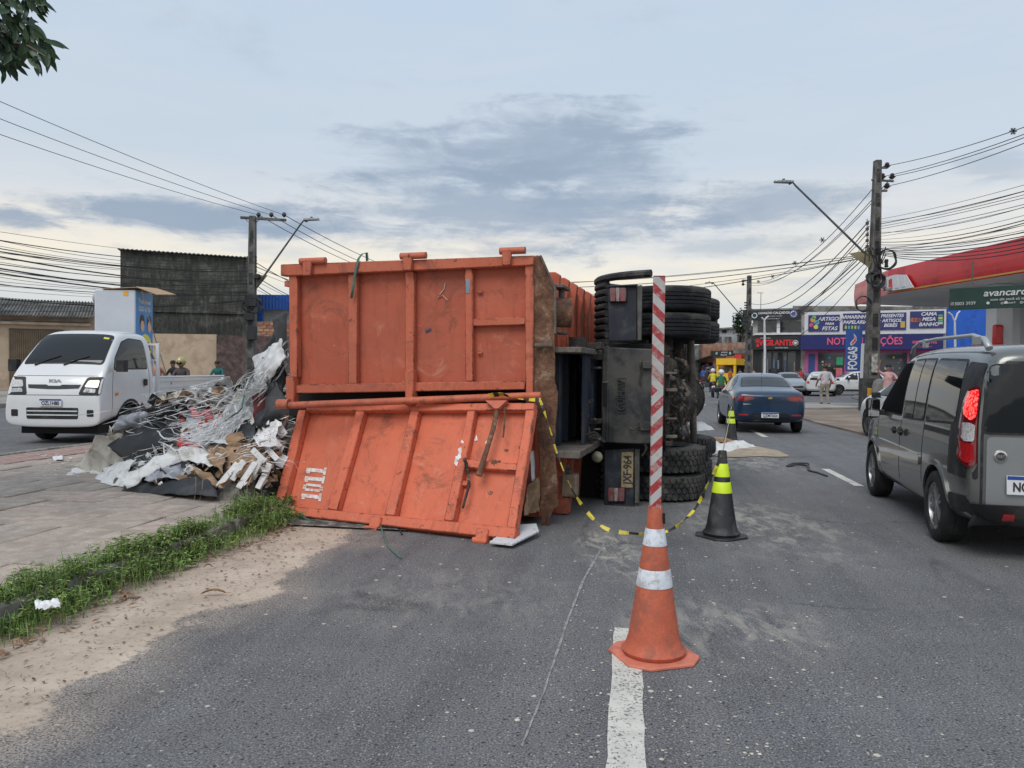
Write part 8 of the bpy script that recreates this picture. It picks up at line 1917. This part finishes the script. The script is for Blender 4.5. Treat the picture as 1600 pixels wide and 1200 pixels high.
# red shirt person by the cars
rp_ = at(1251, 56); person('person in a red top standing beside the parked black car in front of the shops', (rp_.x, rp_.y, .0), pi, cloth_m('red', (.42, .03, .04)), BLKC, {})
for i, (px, Y, c, lb) in enumerate(((1178, 68, (.3, .3, .32), 'person in grey standing at the foot of the farther right pole'), (1164, 70, (.25, .05, .05), 'person in dark red between the kiosk and the farther right pole'), (1141, 66, (.5, .14, .03), 'person in orange at the yellow kiosk counter'),
                                    (1098, 84, (.03, .10, .45), 'person in bright blue before the brick shops, the left one'), (1103, 80, (.04, .12, .5), 'person in bright blue before the brick shops, the right one'), (1110, 78, (.25, .08, .05), 'person in brown-red beside the people in blue'), (1116, 82, (.03, .03, .04), 'person in black standing behind the motorcyclists'), (1156, 72, (.4, .4, .42), 'person in white cap near the kiosk corner'))):
    a = at(px, Y); person(lb, (a.x, a.y, .02), random.uniform(0, 6), cloth_m('c%d' % i, c), JEAN, {})
# motorcyclists beyond the sedan
def rider(label, bl, px, Y, rz, shirt, helmet, bc, z=0, bare=False, h=1.7):
    a = at(px, Y); motorbike(bl, (a.x, a.y, z), rz, bc); person(label, (a.x, a.y, z), rz, shirt, JEAN, SIT, helmet=helmet, bare_arms=bare, h=h)
HEL_W = paint('helmet_white', (.6, .6, .62), 0, .2); HEL_G = paint('helmet_gold', (.42, .33, .12), .2, .3); HEL_D = paint('helmet_dark', (.03, .03, .035), 0, .2)
rider('motorcyclist in a green jacket and white helmet just beyond the blue sedan', 'dark motorcycle ridden by the person in green beyond the blue sedan', 1127, 34, -R(14), cloth_m('green', (.02, .13, .07)), HEL_W, (.03, .03, .04), h=1.47)
rider('motorcyclist in a yellow vest ahead of the green-jacketed one', 'black motorcycle ridden by the person in the yellow vest', 1114, 44, -R(12), cloth_m('yellow', (.60, .50, .05)), HEL_W, (.03, .03, .03), h=1.55)
rider('motorcyclist in dark clothes farther off by the brick shops', 'small dark motorcycle near the brick shops', 1105, 56, -R(60), BLKC, HEL_D, (.2, .03, .03))
# riders behind the flatbed on the left carriageway
rider('motorcyclist in a gold helmet and dark shirt behind the flatbed truck', 'motorcycle behind the flatbed truck, ridden by the person in the gold helmet', 285, 21.0, pi - R(4), cloth_m('brown_shirt', (.09, .07, .07)), HEL_G, (.04, .04, .05), .10, True, 1.56)
a = at(272, 28); motorbike('motorcycle of the bareheaded rider left of the gold helmet', (a.x, a.y, .1), pi, (.05, .05, .05)); person('bareheaded motorcyclist in dark clothes left of the gold helmet', (a.x, a.y, .1), pi - .2, BLKC, JEAN, SIT, h=1.55)
a = at(246, 27.5); person('person in an orange top standing beyond the fridge behind the flatbed', (a.x, a.y, .1), pi, cloth_m('orange_top', (.5, .2, .12)), JEAN, {}, h=1.6)
a = at(341, 27.5); motorbike('motorcycle of the rider in teal near the end of the flatbed', (a.x, a.y, .1), pi - .1, (.3, .04, .06)); person('motorcyclist in a teal shirt near the far end of the flatbed', (a.x, a.y, .1), pi - .1, cloth_m('teal', (.02, .13, .12)), JEAN, SIT, h=1.55)
# ---- parked cars by the shops
M_sil = paint('silver_paint', (.30, .32, .34), .5, .35); M_blc = paint('black_paint', (.02, .022, .022), .3, .3)
a = at(1231, 50); s1_, _, _ = car('sedan_car', 'silver grey sedan facing the camera on the road before the black shop', SEDAN, M_sil, (a.x, a.y, .0), pi - R(8), 'sedan', det=0)
a = at(1284, 49); s2_, _, h2 = car('hatchback_car', 'white hatchback seen from behind, parked between the black car and the long white car', HATCH, M_wht, (a.x, a.y, .03), -R(24), 'hatch', det=0, wm=M_steelw)
for sx in (-1, 1): decal(s2_, h2, rnd([(sx * .62, .74), (sx * .64, .90), (sx * .82, .92), (sx * .80, .76)], .03), 'B', M_red, 'tail_lamp', off=.02, res=.15)
plate(s2_, h2, 0, .55, 'B', 'QZB2F81', ext=.02)
a = at(1335, 50.5); s3_, _, _ = car('suv_car', 'long white car parked side-on behind the walking man and the blue banner', HATCH, M_wht, (a.x, a.y, .05), R(84), 'hatch', det=0, wm=M_steelw)
a = at(1253, 59); s4_, _, _ = car('hatchback_car', 'black car parked nose out beside the person in red', HATCH, M_blc, (a.x, a.y, .0), pi + R(35), 'hatch', det=0, wm=M_steelw)
